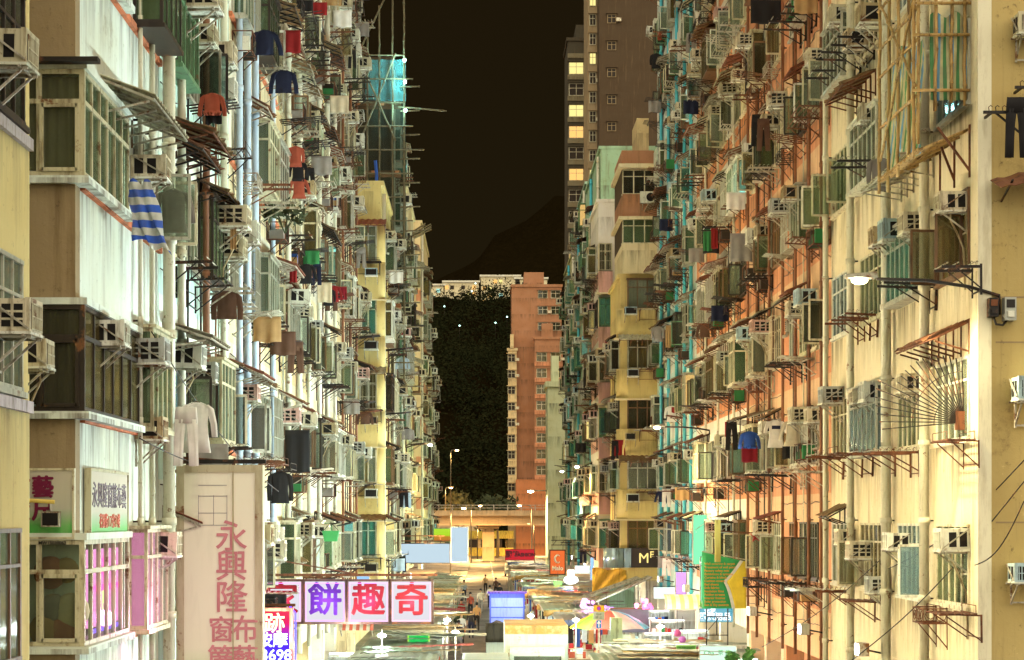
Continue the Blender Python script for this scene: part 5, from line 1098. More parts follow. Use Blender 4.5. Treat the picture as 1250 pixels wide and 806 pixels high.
# ------------------------------------------------------------------ shelves of goods along the shop fronts
PANELW = glow('shelf_light', (.88, 1, .95), 3)
def goods_shelf(x, y, w, h, label, seed, rz=0.0, lit=True):
    r = random.Random(seed); o = tag(empty('goods_shelf', (x, y, .14), rz), label, 'shelf', 'lit goods shelves along the shop fronts'); m = MB()
    for xx in (-w / 2, w / 2): m.box(xx - .02, xx + .02, -.22, .22, 0, h, GREY)
    for k in range(6): m.box(-w / 2 + .021, w / 2 - .021, -.22, .20, .1 + k * (h - .2) / 5 - .012, .1 + k * (h - .2) / 5 + .012, GREY)
    m.box(-w / 2 + .021, w / 2 - .021, .201, .22, .0, h, GREY); m.build('frame', o); g = MB()
    for k in range(5):
        xx = -w / 2 + .06; z = .1 + k * (h - .2) / 5 + .013
        while xx < w / 2 - .16: q = r.uniform(.07, .2); hh = r.uniform(.08, .27); g.box(xx, xx + q, -.18 + r.uniform(0, .08), .1, z, z + hh, r.choice(GOODS + [WHITE, CREAM, BLUE])); xx += q + r.uniform(.01, .06)
    tag(g.build('goods', o), kind='stuff')
    if lit: t = MB(); t.box(-w / 2 + .05, w / 2 - .05, -.27, -.23, h - .02, h + .03, PANELW); t.build('light_strip', o); lamp_light((x, y - .6, h + .1), 9, (.88, 1, .95))
    return o
for i, (x, y, w, h, rz) in enumerate(((8.2, 61, 1.2, 2.1, 0), (7.2, 63.5, 1.5, 1.9, 0), (8.3, 66, 1.1, 2.3, 0), (7.6, 70, 1.6, 2.0, 0), (8.4, 74, 1.1, 2.3, 0), (7.4, 77, 1.5, 2.2, 0), (8.2, 81, 1.4, 2.4, 0), (7.2, 84.5, 1.2, 2.1, 0), (8.0, 89, 1.5, 2.4, 0), (7.0, 93, 1.6, 2.3, 0), (8.2, 98, 1.4, 2.4, 0), (6.6, 79.5, 1.2, 1.9, 0))):
    goods_shelf(x, y, w, h, f'white lit goods shelf, {ORD[i + 1]} along the right pavement shops', 200 + i, rz)
for i, (x, y, w, h) in enumerate(((-4.4, 52, 1.2, 2.2), (-4.5, 57, 1.3, 2.3), (-4.5, 63.2, 1.3, 2.3), (-4.6, 69, 1.2, 2.3))): goods_shelf(x, y, w, h, f'white lit goods shelf, {ORD[i + 1]} along the left pavement shops', 300 + i)
for i, (x, y, d, lb) in enumerate(((556, 772, 76, 'dazzling white lamp on a pole at the street edge of the left stalls'), (546, 757, 84, 'dazzling white lamp on a pole above the left stalls, farther one'), (466, 776, 66, 'white work lamp hanging below the panel sign'), (648, 752, 92, 'white lamp on a pole between the blue cage and the lorry'), (703, 757, 84, 'white lamp on a pole left of the rainbow umbrella'), (806, 765, 78, 'white lamp on a pole right of the rainbow umbrella'))):
    p = W(x, y, d); o = tag(empty('stall_lamp', (p.x, p.y, 0)), lb, 'lamp', 'bright lamps on poles among the stalls'); m = MB(); m.tube([(0, .06, 0), (0, .06, p.z + .2)], .022, GALV, 6); m.build('pole', o); m = MB(); m.ball((0, -.02, p.z), .085, glow('work_lamp', (.9, 1, .96), 90), 12, 8, (1.6, .8, .7)); m.build('bulb', o); lamp_light((p.x, p.y - .4, p.z - .05), 60, (.86, 1, .95))
BLANKS = [((.85, 1, .92), 'white'), ((.25, .85, .45), 'green'), ((.95, .35, .6), 'pink'), ((.35, .6, 1), 'blue'), ((1, .85, .5), 'cream'), ((.75, .4, .95), 'violet')]
for i, (x, y, z, w, h, c) in enumerate(((8.1, 71, 3.5, 1.0, .6, 0), (8.3, 76, 3.6, .5, 1.9, 1), (7.9, 82, 3.3, 1.2, .5, 4), (8.3, 86, 3.2, .45, 1.5, 5), (8.1, 91, 3.4, 1.1, .5, 0), (8.35, 79, 5.2, .55, 1.9, 1), (6.3, 109, 3.3, 1.0, .55, 2), (6.4, 118, 3.4, .5, 1.3, 3), (6.2, 128, 3.5, 1.0, .5, 0), (-4.6, 74, 3.4, .9, .5, 4), (-4.7, 80, 3.5, .5, 1.2, 3))):
    col, cn = BLANKS[c]; o = tag(empty('light_box', (x, y, z)), f'small {cn} shop light box, {ORD[i + 1]} of those hung over the pavements', 'sign', 'small plain shop light boxes'); m = MB(); m.box(-w / 2, w / 2, -.08, .08, 0, h, glow('box_face_' + cn, col, .85)); m.build('face', o)
    m = MB(); [m.box(xx - .015, xx + .015, -.09, .09, -.02, h + .02, GALV) for xx in (-w / 2, w / 2)]; m.bar((-w / 2, 0, h + .04), (w / 2 + .5, 0, h + .04), .03, .03, IRON); m.build('rim', o)
m = MB(); m.box(-.85, .85, -.04, .04, 0, 1.0, plain('slate_board', (.10, .13, .18), .4)); m.box(-.9, .9, -.05, .05, 1.002, 1.06, FR_BROWN); [m.bar((xx, .05, -2.3), (xx, .05, 0), .06, .06, FR_BROWN) for xx in (-.8, .8)]; tag(m.build('menu_board', None, W(768, 772, 89)), 'slate blue board standing behind the rainbow umbrella', 'board')
# ------------------------------------------------------------------ signs
def gradglow(name, stops, s, axis=2, lo=0, hi=1):
    if name in MATS: return MATS[name]
    m, nt, out = _nodes(name); tc = nt.nodes.new('ShaderNodeTexCoord'); sp = nt.nodes.new('ShaderNodeSeparateXYZ'); nt.links.new(tc.outputs['Object'], sp.inputs[0])
    mr = nt.nodes.new('ShaderNodeMapRange'); mr.inputs[1].default_value = lo; mr.inputs[2].default_value = hi; nt.links.new(sp.outputs[axis], mr.inputs[0])
    r = nt.nodes.new('ShaderNodeValToRGB'); nt.links.new(mr.outputs[0], r.inputs[0])
    r.color_ramp.elements[0].position = stops[0][0]; r.color_ramp.elements[0].color = (*stops[0][1], 1); r.color_ramp.elements[1].position = stops[-1][0]; r.color_ramp.elements[1].color = (*stops[-1][1], 1)
    for p, c in stops[1:-1]: e = r.color_ramp.elements.new(p); e.color = (*c, 1)
    if s:
        e = nt.nodes.new('ShaderNodeEmission'); nt.links.new(r.outputs[0], e.inputs[0]); e.inputs[1].default_value = s * .31; nt.links.new(e.outputs[0], out.inputs[0])
    else:
        n = noise(nt, tc.outputs['Object'], 2.5, 5, .6, (2, 2, .3)); col = mixc(nt, ramp(nt, n, .5, .8, (0, 0, 0, 1), (.28, .28, .28, 1)), r.outputs[0], (.36, .32, .22)); principled(nt, out, col, .45)
    MATS[name] = m; return m
def board(name, loc, w, h, th, face, frame, label, cat='sign', rz=0.0, group=None, fr=.05):
    """sign box: origin at its lower middle; face panel and rim are parts"""
    o = tag(empty(name, loc, rz), label, cat, group); m = MB(); m.box(-w / 2 + fr, w / 2 - fr, -th / 2 - .012, th / 2 - .01, fr, h - fr, face); m.build('face_panel', o)
    m = MB()
    for x in (-w / 2 + fr / 2, w / 2 - fr / 2): m.box(x - fr / 2, x + fr / 2, -th / 2 - .03, th / 2, 0, h, frame)
    for z in (fr / 2, h - fr / 2): m.box(-w / 2 + fr + .001, w / 2 - fr - .001, -th / 2 - .03, th / 2, z - fr / 2, z + fr / 2, frame)
    m.build('rim', o); return o
SIGNRED = plain('letter_red', (.15, .002, .007), .5); SIGNPUR = plain('letter_purple', (.055, .008, .15), .5); MAROON = plain('letter_maroon', (.17, .004, .04), .6); FADED = plain('letter_faded_pink', (.56, .20, .22), .7); LGREY = plain('letter_grey', (.17, .13, .16), .7)
PALEB = glow('sign_face_lit', (.96, .93, 1), .60)
# four-panel shop sign, right to left
RIMD = paint('panel_rim_dark', (.10, .06, .045), .5, .2, rust=.3); d = 50; px = F / d
fr_ = tag(empty('shop_sign', W(428, 760, d)), 'row of four lit white panels with red and purple characters hung across the left stalls', 'shop sign')
for i, (x, ch, mt) in enumerate(((502.5, '奇', SIGNRED), (450, '趣', SIGNRED), (397, '餅', SIGNPUR), (344, '家', SIGNRED))):
    lx = (x - 428) / px; w = 49 / px; h = 50 / px
    m = MB(); m.box(lx - w / 2, lx + w / 2, -.09, .09, .02, h, PALEB); m.build('face_panel', fr_)
    m = MB()
    for xx in (lx - w / 2 - .02, lx + w / 2 + .02): m.box(xx - .028, xx + .028, -.13, .11, 0, h + .02, RIMD)
    for zz in (-.01, h + .03): m.box(lx - w / 2 - .05, lx + w / 2 + .05, -.11, .11, zz - .026, zz + .026, RIMD)
    m.build('rim', fr_); lettering(ch, .84, mt, fr_, (lx, -.10, h * .52), fat=.020)
for i, (x, cc, nm) in enumerate(((502.5, (1, .25, .5), 'rose'), (450, (.95, .2, .8), 'magenta'), (397, (.55, .15, 1), 'violet'), (344, (1, .15, .5), 'hot_pink'))):
    lx = (x - 428) / px; w = 46 / px; h = 50 / px; m = MB(); m.tube([(lx - w / 2, -.125, .05), (lx + w / 2, -.125, .05), (lx + w / 2, -.125, h - .04), (lx - w / 2, -.125, h - .04)], .011, glow('edge_tube_' + nm, cc, 2.6), 5, closed=True); m.build('edge_tube', fr_); lamp_light(W(x, 735, d) + Vector((0, -.45, 0)), 6, cc)
m = MB(); m.bar((-2.2, 0, 1.16), (2.12, 0, 1.16), .06, .06, RUST); m.bar((-2.2, 0, 1.6), (.2, 0, 1.17), .03, .03, RUST); m.build('support', fr_)
lamp_light(W(428, 770, d) + Vector((0, -.5, 0)), 30, (1, .9, .9))
# tall column sign
d = 34; px = F / d; g_ = gradglow('column_face', ((0, (.42, .60, .26)), (.22, (.76, .72, .55)), (1, (.76, .72, .56))), 0, 2, 0, 3.7)
h = (850 - 568) / px; o = board('column_sign', W(269.5, 850, d), 105 / px, h, .30, g_, paint('column_rim', (.46, .40, .26), .45, .2, var=.12, rust=.1), 'tall faded vertical shop sign with pink characters, left of the panel sign', fr=.13)
for ch, x, y, s in (('永', 284, 657, 36), ('興', 284, 693, 36), ('隆', 284, 731, 37), ('窗', 272, 770, 30), ('布', 300, 770, 32), ('簾', 272, 806, 32), ('藝', 300, 806, 32)): lettering(ch, s * 1.10 / px, FADED, o, ((x - 269.5) / px, -.168, (850 - y) / px), ext=.004, fat=.006)
m = MB(); m.box(.215 / 1, .235, -.19, -.165, .1, h - .1, plain('sign_seam', (.40, .33, .18))); m.bar((-1.0, 0, h + .06), (.75, 0, h + .06), .07, .07, IRON); m.bar((-1.6, 0, h + .20), (.2, 0, h + .06), .04, .04, RUST); m.bar((-1.6, .3, h - .1), (-.7, 0, h - .1), .05, .05, RUST); m.build('support', o)
m = MB()
for zz in (h - .34, h - .52, h - .80, h - 1.0): m.box(-.35, .12, -.171, -.168, zz, zz + .008, LGREY)
for xx in (-.35, -.1, .12): m.box(xx, xx + .006, -.172, -.1685, h - 1.0, h - .5, LGREY)
m.build('ghost_lines', o)
# neon footmassage sign
d = 38; px = F / d; h = (815 - 742) / px
o = board('neon_sign', W(333, 815, d), 50 / px, h, .22, gradglow('neon_face', ((0, (.05, .03, .8)), (.45, (.10, .03, .8)), (.75, (.7, .02, .12)), (1, (.75, .05, .08))), .9, 2, 0, h), paint('neon_rim', (.35, .12, .10), .5, rust=.3), 'red to blue neon sign with glowing characters and digits 3698', fr=.06)
for t, x, y, s, c in (('跡', 336, 762, 23, glow('neon_yellow', (1, .95, .45), 2.2)), ('按', 324, 782, 17, glow('neon_white', (.75, .85, 1), 2.4)), ('摩', 343, 782, 17, MATS['neon_white']), ('3698', 338, 800, 17, MATS['neon_white'])): lettering(t, s * 1.12 / px, c, o, ((x - 333) / px, -.135, (815 - y) / px), fat=.004)
m = MB(); m.tube([(.30, .2, h + .02), (.42, .0, h - .1), (.42, 0, .0)], .018, glow('neon_tube_blue', (.1, .08, 1), 3), 6); m.bar((-.6, 0, h + .05), (.42, 0, h + .05), .05, .05, RUST); m.build('tube', o)
lamp_light(W(340, 775, d) + Vector((.1, -.5, 0)), 12, (.75, .2, .9))
# boards on the white corner house
gb = gradglow('board_face', ((0, (.03, .28, .03)), (.18, (.10, .40, .08)), (.42, (.46, .44, .34)), (1, (.50, .44, .34))), 0, 2, 0, .95)
d = 26.86; px = F / d; o = board('shop_board', Vector((-5.72, 26.55, 6.72)), .86, .92, .06, gb, FR_CREAM, 'cream and green signboard with maroon characters on the taupe end wall', fr=.03)
for t, x, z in (('布', -.28, .66), ('藝', .02, .66), ('度', -.28, .36), ('尺', .02, .36)): lettering(t, .29, MAROON, o, (x, -.05, z), fat=.010)
lettering('MW15030063', .062, plain('letter_black', (.01, .01, .01)), o, (.14, -.034, -.05), bold=.001)
m = MB(); m.box(.03, .27, -.22, -.12, .16, .36, GALV); m.box(.05, .25, -.226, -.221, .18, .34, DARK); m.bar((.14, -.1, .36), (.12, -.05, .5), .03, .03, GALV); fl_ = m.build('floodlight', None, o.location); tag(fl_, 'small square floodlight on a stalk before the maroon lettered board', 'floodlight')
m = MB(); m.tube([(-.9, -.3, .55), (.22, -.28, .48)], .03, paint('conduit_yellow', (.6, .42, .08), .6), 6); tag(m.build('conduit_arm', None, o.location), 'yellow pipe arm reaching across the maroon lettered board', 'pipe')
o = board('shop_board', Vector((-5.25, 28.55, 6.68)), 2.9, .98, .06, gb, FR_CREAM, 'white and green signboard along the street face of the corner house', rz=LEFT, fr=.04)
lettering('永興隆窗簾布藝', .37, LGREY, o, (0, -.044, .60), bold=.002, sx=1.0); lettering('花園街117號①樓', .21, plain('letter_orange_red', (.6, .10, .05)), o, (0, -.044, .26), bold=.002)
for i, (x, z, s, c) in enumerate(((-.46, .95, .22, 'brown'), (-.25, .98, .17, 'tan'), (-.42, .48, .20, 'grey'), (-.18, .45, .24, 'cream'), (-.52, .2, .22, 'tan'), (-.3, .2, .2, 'brown'))):
    m = MB(); m.ball((0, 0, 0), s, CLOTH[c] if c != 'brown' else plain('bag_rose', (.35, .10, .06), .8), 12, 8, (1, .55, 1)); lb = ('rose coloured cushion at the top of the stuffed end window', 'tan bundle at the top of the stuffed end window', 'grey sack in the middle of the stuffed end window', 'large cream sack leaning at the right of the stuffed window', 'tan sack at the bottom left of the stuffed window', 'rose bundle at the bottom of the stuffed window')[i]
    tag(m.build('storage_sack', None, (-5.3 + x + .1, 26.76, 5.33 + z)), lb, 'sack', 'sacks piled in the end window')
NP = glow('reflected_pink', (1, .08, .42), 3.0); NG = glow('reflected_green', (.75, 1, .35), 2.2)  # glow colours imitating neon reflected in the corner glass
o = tag(empty('window_reflection', (-5.24, 28.2, 5.42)), 'added pink and green glow imitating neon reflected in the corner display window', 'reflection'); m = MB(); m.box(-.9, 1.5, .02, .06, .1, 1.15, glow('reflection_backing', (.95, .30, .75), 1.6)); m.build('backing', o)
o.rotation_euler.z = LEFT  # glowing panel and letters imitate a reflection of neon opposite
lettering('布', .42, NP, o, (.2, .01, .85), bold=.01); lettering('藝', .42, NG, o, (.2, .01, .36), bold=.01)
m = MB(); m.box(-.85, 1.45, -.0, .015, .58, .66, NP); m.box(-.85, 1.4, -.0, .015, .02, .08, glow('reflected_violet', (.25, .12, 1), 2.2)); m.build('tube', o)
lamp_light((-4.75, 30.6, 5.5), 14, (1, .3, .75))  # pink lamp added beside the imitated reflection
# blank billboards
BLANK = glow('blank_lightbox', (.66, .84, .95), .62); d = 100; px = F / d
o = board('blank_billboard', W(517.5, 688, d), 65 / px, 25 / px, .3, BLANK, IRON, 'long blank pale blue lightbox over the left stalls', 'billboard', fr=.04)
m = MB(); m.bar((-1.6, 0, 1.1), (1.3, 0, 1.1), .06, .06, RUST); m.bar((-1.6, 0, 1.35), (1.0, 0, 1.35), .05, .05, RUST); [m.bar((x, 0, .9), (x, 0, 1.4), .04, .04, RUST) for x in (-1.2, -.2, .8)]; m.build('support', o)
o = board('blank_billboard', W(561, 687, d - .3), 22 / px, 44 / px, .3, BLANK, GALV, 'upright blank pale blue lightbox joined to the long one', 'billboard', fr=.04)
m = MB(); m.bar((-.6, .2, .2), (.1, .2, .2), .06, .06, RUST); m.build('support', o)
d = 112; px = F / d; o = board('shop_sign', W(541, 662, d), 24 / px, 17 / px, .2, gradglow('lime_face', ((0, (.5, .15, .03)), (.4, (.55, .25, .03)), (.5, (.45, .75, .03)), (1, (.5, .8, .05))), .7, 2, 0, .76), FR_GREEN, 'lime and orange lit sign behind the upright blank lightbox', fr=.03)
# right-hand street signs
d = 130; px = F / d; o = board('hanging_sign', W(680.5, 702, d), 20 / px, 31 / px, .2, glow('orange_lightbox', (.85, .17, .04), .75), IRON, 'orange hanging lightbox with a white C mark and the word Malo', fr=.07)
m = MB(); pts = [(.02 + .19 * math.cos(t) , -.13, 1.02 + .24 * math.sin(t)) for t in [R(50 + 260 * i / 14) for i in range(15)]]; m.tube(pts, [.03 + .04 * math.sin(math.pi * i / 14) for i in range(15)], plain('letter_white', (.8, .8, .76)), 6); m.build('emblem', o); lettering('Malo', .36, MATS['letter_white'], o, (0, -.12, .42), bold=.014)
m = MB(); m.bar((-.4, 0, 1.9), (2.2, 0, 1.9), .05, .05, IRON); m.bar((-.4, 0, 2.2), (2.2, 0, 2.2), .05, .05, IRON); [m.bar((-.3 + i * .5, 0, 1.9), (-.05 + i * .5, 0, 2.2), .03, .03, IRON) for i in range(5)]; [m.bar((x, 0, 1.6), (x, 0, 1.95), .03, .03, IRON) for x in (-.35, .35)]; m.build('support', o)
d = 170; px = F / d; o = board('shop_sign', W(634.5, 684, d), 36 / px, 13.5 / px, .2, glow('red_lightbox', (.62, .03, .04), .7), plain('sign_rim_red', (.25, .02, .02)), 'red oblong sign with dark grey lettering far down the right side', fr=.03)
lettering('服飾', .58, plain('letter_slate', (.05, .055, .075)), o, (-.62, -.12, .46), bold=.02); lettering('FASHION', .40, MATS['letter_slate'], o, (.45, -.12, .44), bold=.02)
m = MB(); m.bar((1.22, .05, -3.6), (1.22, .05, .9), .08, .08, GALV); m.build('support', o)
d = 126; px = F / d; o = board('shop_sign', W(697, 727, d), 17 / px, 11 / px, .15, glow('coral_lightbox', (.75, .10, .08), .9), FR_WHITE, 'small coral sign with white lettering below the white lantern', fr=.02); lettering('LEMO', .26, glow('letter_lit_white', (1, 1, 1), 1.3), o, (-.12, -.09, .36), bold=.008); lettering('SHOES', .15, MATS['letter_lit_white'], o, (.1, -.09, .15), bold=.004)
m = MB(); m.ball((0, 0, 0), .42, glow('white_lantern', (.95, 1, .96), 4), 14, 8, (1.05, .8, .62)); m.tube([(0, 0, .25), (0, 0, .6)], .2, MATS['white_lantern'], 10); m.bar((0, 0, .6), (.0, 0, 1.3), .03, .03, IRON); tag(m.build('white_lantern', None, W(697, 708, 125)), 'bright white shop lantern above the coral sign', 'lantern'); lamp_light(W(697, 714, 123.6), 80, (.92, 1, .95))
m = MB(); m.box(-.25, .25, -.05, .05, -.25, .3, glow('green_lightbox', (.35, 1, .2), 1.2)); m.bar((0, 0, .3), (0, 0, .9), .03, .03, IRON); tag(m.build('shop_sign', None, W(681, 716, 124)), 'small glowing green light box left of the white lantern', 'sign')
d = 103.3; px = F / d; o = board('shop_sign', W(787, 693, d), 34 / px, 24 / px, .3, plain('sign_dark_brown', (.035, .022, .014), .4), IRON, 'dark brown fascia with gold letters M and F on the yellow curved house', fr=.03)
GOLD = glow('letter_gold', (1, .78, .25), .9); lettering('M', .70, GOLD, o, (-.06, -.19, .46), fat=.006); lettering('F', .46, GOLD, o, (.34, -.2, .64), fat=.005)
m = MB(); m.tube([(-1.55, -.0, 0), (-1.55, 0, .98)], .001 + .55, paint('steel_curve', (.45, .55, .62), .25, .6), 18); m.box(-1.5, -.7, -.2, .1, .0, .98, MATS['steel_curve']); m.build('side_fascia', o)
# green and yellow banner, with teal medical sign under it
d = 66; px = F / d; o = tag(empty('hanging_banner', W(884, 743, d)), 'green and yellow shop banner with orange lines of lettering on the right', 'banner'); w = 54 / px; h = 69 / px
BG, BY, BW_ = plain('banner_green', (.03, .33, .10), .6), plain('banner_yellow', (.62, .45, .03), .6), plain('banner_white', (.62, .62, .58), .6)
def lobes(t): return (w * (.42 - .50 * (t - .5) / .5) if t > .5 else w * (.42 - .62 * t ** 1.0 * 1.0) if False else None)
def edge(t):                     # boundary of the green field: two arcs meeting at a point
    return -w / 2 + w * ((.46 + .40 * ((t - .52) / .48) ** .75) if t > .52 else (.46 + .22 * ((.52 - t) / .52) ** .55))
n = 24
def top(x): return h * (1.0 - .17 * (x + w / 2) / w)
for nm, f0, f1, mt, dy in (('green_field', lambda t: -w / 2, edge, BG, 0), ('white_edge', lambda t: edge(t) - .005, lambda t: min(w / 2, edge(t) + .10), BW_, -.004), ('yellow_field', lambda t: min(w / 2 - .01, edge(t) + .10), lambda t: w / 2, BY, -.002)):
    m = MB(); rows = []
    for i in range(n + 1):
        t = i / n; a, b_ = f0(t), f1(t); rows.append([(x, dy + .03 * math.sin(x * 3 + t * 4), t * top(x)) for x in (a + (b_ - a) * j / 6 for j in range(7))])
    m.sheet(rows, mt, .004); m.build(nm, o)
LO = plain('letter_orange', (.62, .26, .03), .6)
for i, t in enumerate(('Wall covering & carpet', 'Treatment of wall paint', 'Factory safety nets', 'Exhibitions & systems', 'Curtains & blinds', 'Cushion covers', 'Bed sheets', 'Sofa fabrics', 'Insulation films', 'Folding screens', 'Interior finishes', 'Solar protection', 'Sun & Sky awnings')): lettering(t, .105, LO, o, (-w / 2 + .07, -.045, h * (.79 - i * .0605)), align='LEFT', bold=.002, ext=.002)
m = MB(); m.bar((-w / 2, .06, h + .02), (w / 2 + .1, .06, h * .84 + .02), .04, .04, GALV); m.bar((w / 2, .06, .4), (1.2, .06, .4), .04, .04, RUST); m.build('support', o)
d = 66.6; px = F / d; o = board('shop_sign', W(874, 760, d), 42 / px, 18 / px, .15, glow('teal_lightbox', (.16, .45, .55), .8), FR_WHITE, 'teal lit medical supplies sign below the green banner', fr=.02); lettering('醫療用品', .27, MATS['letter_lit_white'], o, (-.05, -.09, .18), bold=.006); lettering('元氣', .2, MATS['letter_lit_white'], o, (-.2, -.09, .38), bold=.004); lettering('→', .3, glow('teal_arrow', (.1, .4, .5), .6), o, (.46, -.09, .36))
m = MB()
for x in (-.33, .36): m.bar((x, -.2, -1.3), (x, -.2, .55), .035, .035, IRON)
for z in (.2, -.4, -1.2): m.bar((-.33, -.2, z), (.36, -.2, z), .03, .03, IRON)
m.bar((0, -.2, .2), (0, -.2, -.4), .03, .03, IRON); m.bar((-.33, -.2, -.3), (.1, -.2, .2), .02, .02, IRON); m.build('support', o)
d = 64; px = F / d; o = board('shop_sign', W(876, 812, d), 46 / px, 24 / px, .12, glow('mint_lightbox', (.72, 1, .78), .8), FR_WHITE, 'pale mint lit sign with green marks at the foot of the right shops', fr=.02); lettering('Cha', .2, plain('letter_green', (.03, .35, .08)), o, (-.28, -.075, .38)); lettering('茶 飲', .18, MATS['letter_green'], o, (.2, -.075, .38))
d = 68; px = F / d; o = board('road_name_sign', W(837.5, 797, d), 24 / px, 9.5 / px, .06, plain('plate_green', (.12, .36, .06), .5), plain('plate_rim', (.25, .5, .12)), 'green road name plate on two posts by the right shops', fr=.03); lettering('花園街', .10, plain('letter_dark', (.03, .06, .02)), o, (0, -.045, .08)); lettering('FA YUEN STREET', .065, MATS['letter_dark'], o, (0, -.045, .17))
m = MB(); [m.bar((x, 0, -2.45), (x, 0, 0), .04, .04, GALV) for x in (-.26, .26)]; m.build('post', o)
# traffic signs
d = 69; px = F / d; o = tag(empty('traffic_sign', W(731, 806, d)), 'no stopping plate above a blue ahead arrow on a grey post', 'traffic sign'); k = 1 / px
m = MB(); m.tube([(0, .03, -2.3), (0, .03, 68 * k)], .035, GALV, 8); m.build('post', o)
m = MB(); m.box(-7 * k, 7 * k, -.02, 0, 59 * k, 67 * k, paint('plate_amber', (.62, .36, .02), .5, var=.1)); m.build('upper_plate', o); m = MB(); m.box(-7 * k, 7 * k, -.02, 0, 49 * k, 58.8 * k, PW); m.build('lower_plate', o)
m = MB(); m.prism([(2.7 * k * math.cos(t * math.pi / 10), 63.2 * k + 2.7 * k * math.sin(t * math.pi / 10)) for t in range(20)], -.028, -.021, plain('disc_red', (.5, .02, .05))); m.prism([(1.8 * k * math.cos(t * math.pi / 10), 63.2 * k + 1.8 * k * math.sin(t * math.pi / 10)) for t in range(20)], -.034, -.0285, plain('disc_violet', (.22, .03, .42))); m.build('disc', o)
lettering('End', .11, MATS['letter_dark'], o, (0, -.026, 56.2 * k)); lettering('終 止', .10, MATS['letter_dark'], o, (0, -.026, 52 * k))
m = MB(); m.box(-3.3 * k, 3.3 * k, -.02, 0, 39 * k, 48.6 * k, plain('plate_blue', (.02, .16, .50), .5)); m.build('arrow_plate', o); m = MB(); m.prism([(-.6 * k, 40 * k), (.6 * k, 40 * k), (.6 * k, 45 * k), (2 * k, 44 * k), (2 * k, 45.4 * k), (0, 48 * k), (-2 * k, 45.4 * k), (-2 * k, 44 * k), (-.6 * k, 45 * k)], -.028, -.021, MATS['letter_white']); m.build('arrow', o)
m = MB(); m.box(-.22, .22, -.3, .3, -3, .9, paint('post_box_green', (.40, .46, .26), .5)); m.box(-.55, .55, -.05, .05, -.8, .25, paint('paper_sheet', (.55, .58, .42), .7)); tag(m.build('notice_post', None, W(752, 783, 78)), 'pale green post wrapped with paper notices beside the rainbow umbrella', 'post')
# green lit box, red tiled awning and pink lamps
d = 72; px = F / d; o = board('shop_sign', W(511, 791, d), 27 / px, 17 / px, .2, glow('stall_green_face', (.02, .55, .10), .75), glow('stall_lime_rim', (.5, .85, .1), .8), 'bright green lit box with a lime edge among the left stalls', fr=.05)
d = 60; o = tag(empty('red_awning', W(436, 768, d)), 'small red and cream striped awning under the panel sign', 'awning'); m = MB(); m.sheet([[(-.5 + j * .1, -.6 * i / 3, .35 - .12 * i + .0) for j in range(11)] for i in range(4)], stripemat('red_stripe', ((.55, .10, .05), (.62, .55, .42)), 0, 5), .02); m.build('canopy', o); m = MB(); [m.bar((x, -.02, -.2), (x, -.55, .0), .03, .03, GALV) for x in (-.45, .45)]; m.build('strut_frame', o)
o = tag(empty('striped_awning', W(838, 742, 80)), 'yellow and white striped shop awning at the foot of the right houses', 'awning'); m = MB(); m.sheet([[(-.9 + j * .15, -1.1 * math.sin(R(90 * i / 5)), 0.5 * math.cos(R(90 * i / 5))) for j in range(13)] for i in range(6)], stripemat('yellow_stripe', ((.60, .52, .18), (.62, .60, .50)), 0, 3), .02); m.build('canopy', o); m = MB(); [m.bar((x, 0, 0), (x, -1.05, 0), .03, .03, GALV) for x in (-.85, .85)]; m.build('frame', o)
for i, (x, y, d, c, nm) in enumerate(((790, 741, 88, (1, .12, .28), 'red'), (720, 741, 92, (.65, .25, 1), 'violet'), (740, 744, 91, (.5, .2, 1), 'deep violet'), (718, 737, 93, (1, .4, .8), 'pink'), (782, 737, 87, (1, .25, .5), 'rose'))):
    m = MB(); rr = random.Random(i); [m.ball((rr.uniform(-.3, .3), rr.uniform(-.2, .2), rr.uniform(-.22, .22)), .08, glow('fairy_' + nm, c, 3), 8, 5) for _ in range(9)]; m.bar((0, 0, 0), (0, 0, .7), .02, .02, IRON); m.bar((-.32, 0, .0), (.32, 0, .0), .02, .02, IRON)
    tag(m.build('festoon_light', None, W(x, y, d)), f'{nm} cluster of party bulbs hanging by the right stalls', 'party lights', 'coloured bulb clusters'); lamp_light(W(x, y, d) + Vector((0, -.6, 0)), 22, c)
for i, (x, y, c, lb) in enumerate(((827, 773, 'pink', 'round pink paper ball over the right shop counter, upper'), (833, 781, 'violet', 'round violet paper ball over the right shop counter, lower'))): m = MB(); m.ball((0, 0, 0), .13, plain('ball_' + c, (.65, .12, .35) if c == 'pink' else (.5, .15, .55)), 12, 8); m.bar((0, 0, .1), (0, 0, .8), .01, .01, IRON); tag(m.build('paper_ball', None, W(x, y, 70)), lb, 'ornament')
# red star ornament, green basket, red lantern
m = MB(); pl = [((.20 if i % 2 == 0 else .085) * math.cos(R(90 + 36 * i)), (.20 if i % 2 == 0 else .085) * math.sin(R(90 + 36 * i))) for i in range(10)]; m.prism(pl, -.05, .05, CLOTH['red']); m.bar((0, 0, .18), (0, 0, .34), .012, .012, IRON); tag(m.build('star_ornament', None, W(923, 655, 64)), 'red star ornament hanging below the rack of the peach tenement', 'ornament')
m = MB(); m.prism([(-.16, 0), (.16, 0), (.22, .28), (-.22, .28)], -.2, .2, plain('basket_green', (.05, .30, .08))); m.bar((-.2, 0, .28), (0, 0, .5), .015, .015, IRON); m.bar((.2, 0, .28), (0, 0, .5), .015, .015, IRON); tag(m.build('hanging_basket', None, W(404, 661, 54)), 'green plastic basket hanging from the left racks', 'basket')
add_awning((-5.3, 55.0, 7 - 40 * 55 / F), LEFT, 'ragged brown awning below the green basket', 15)
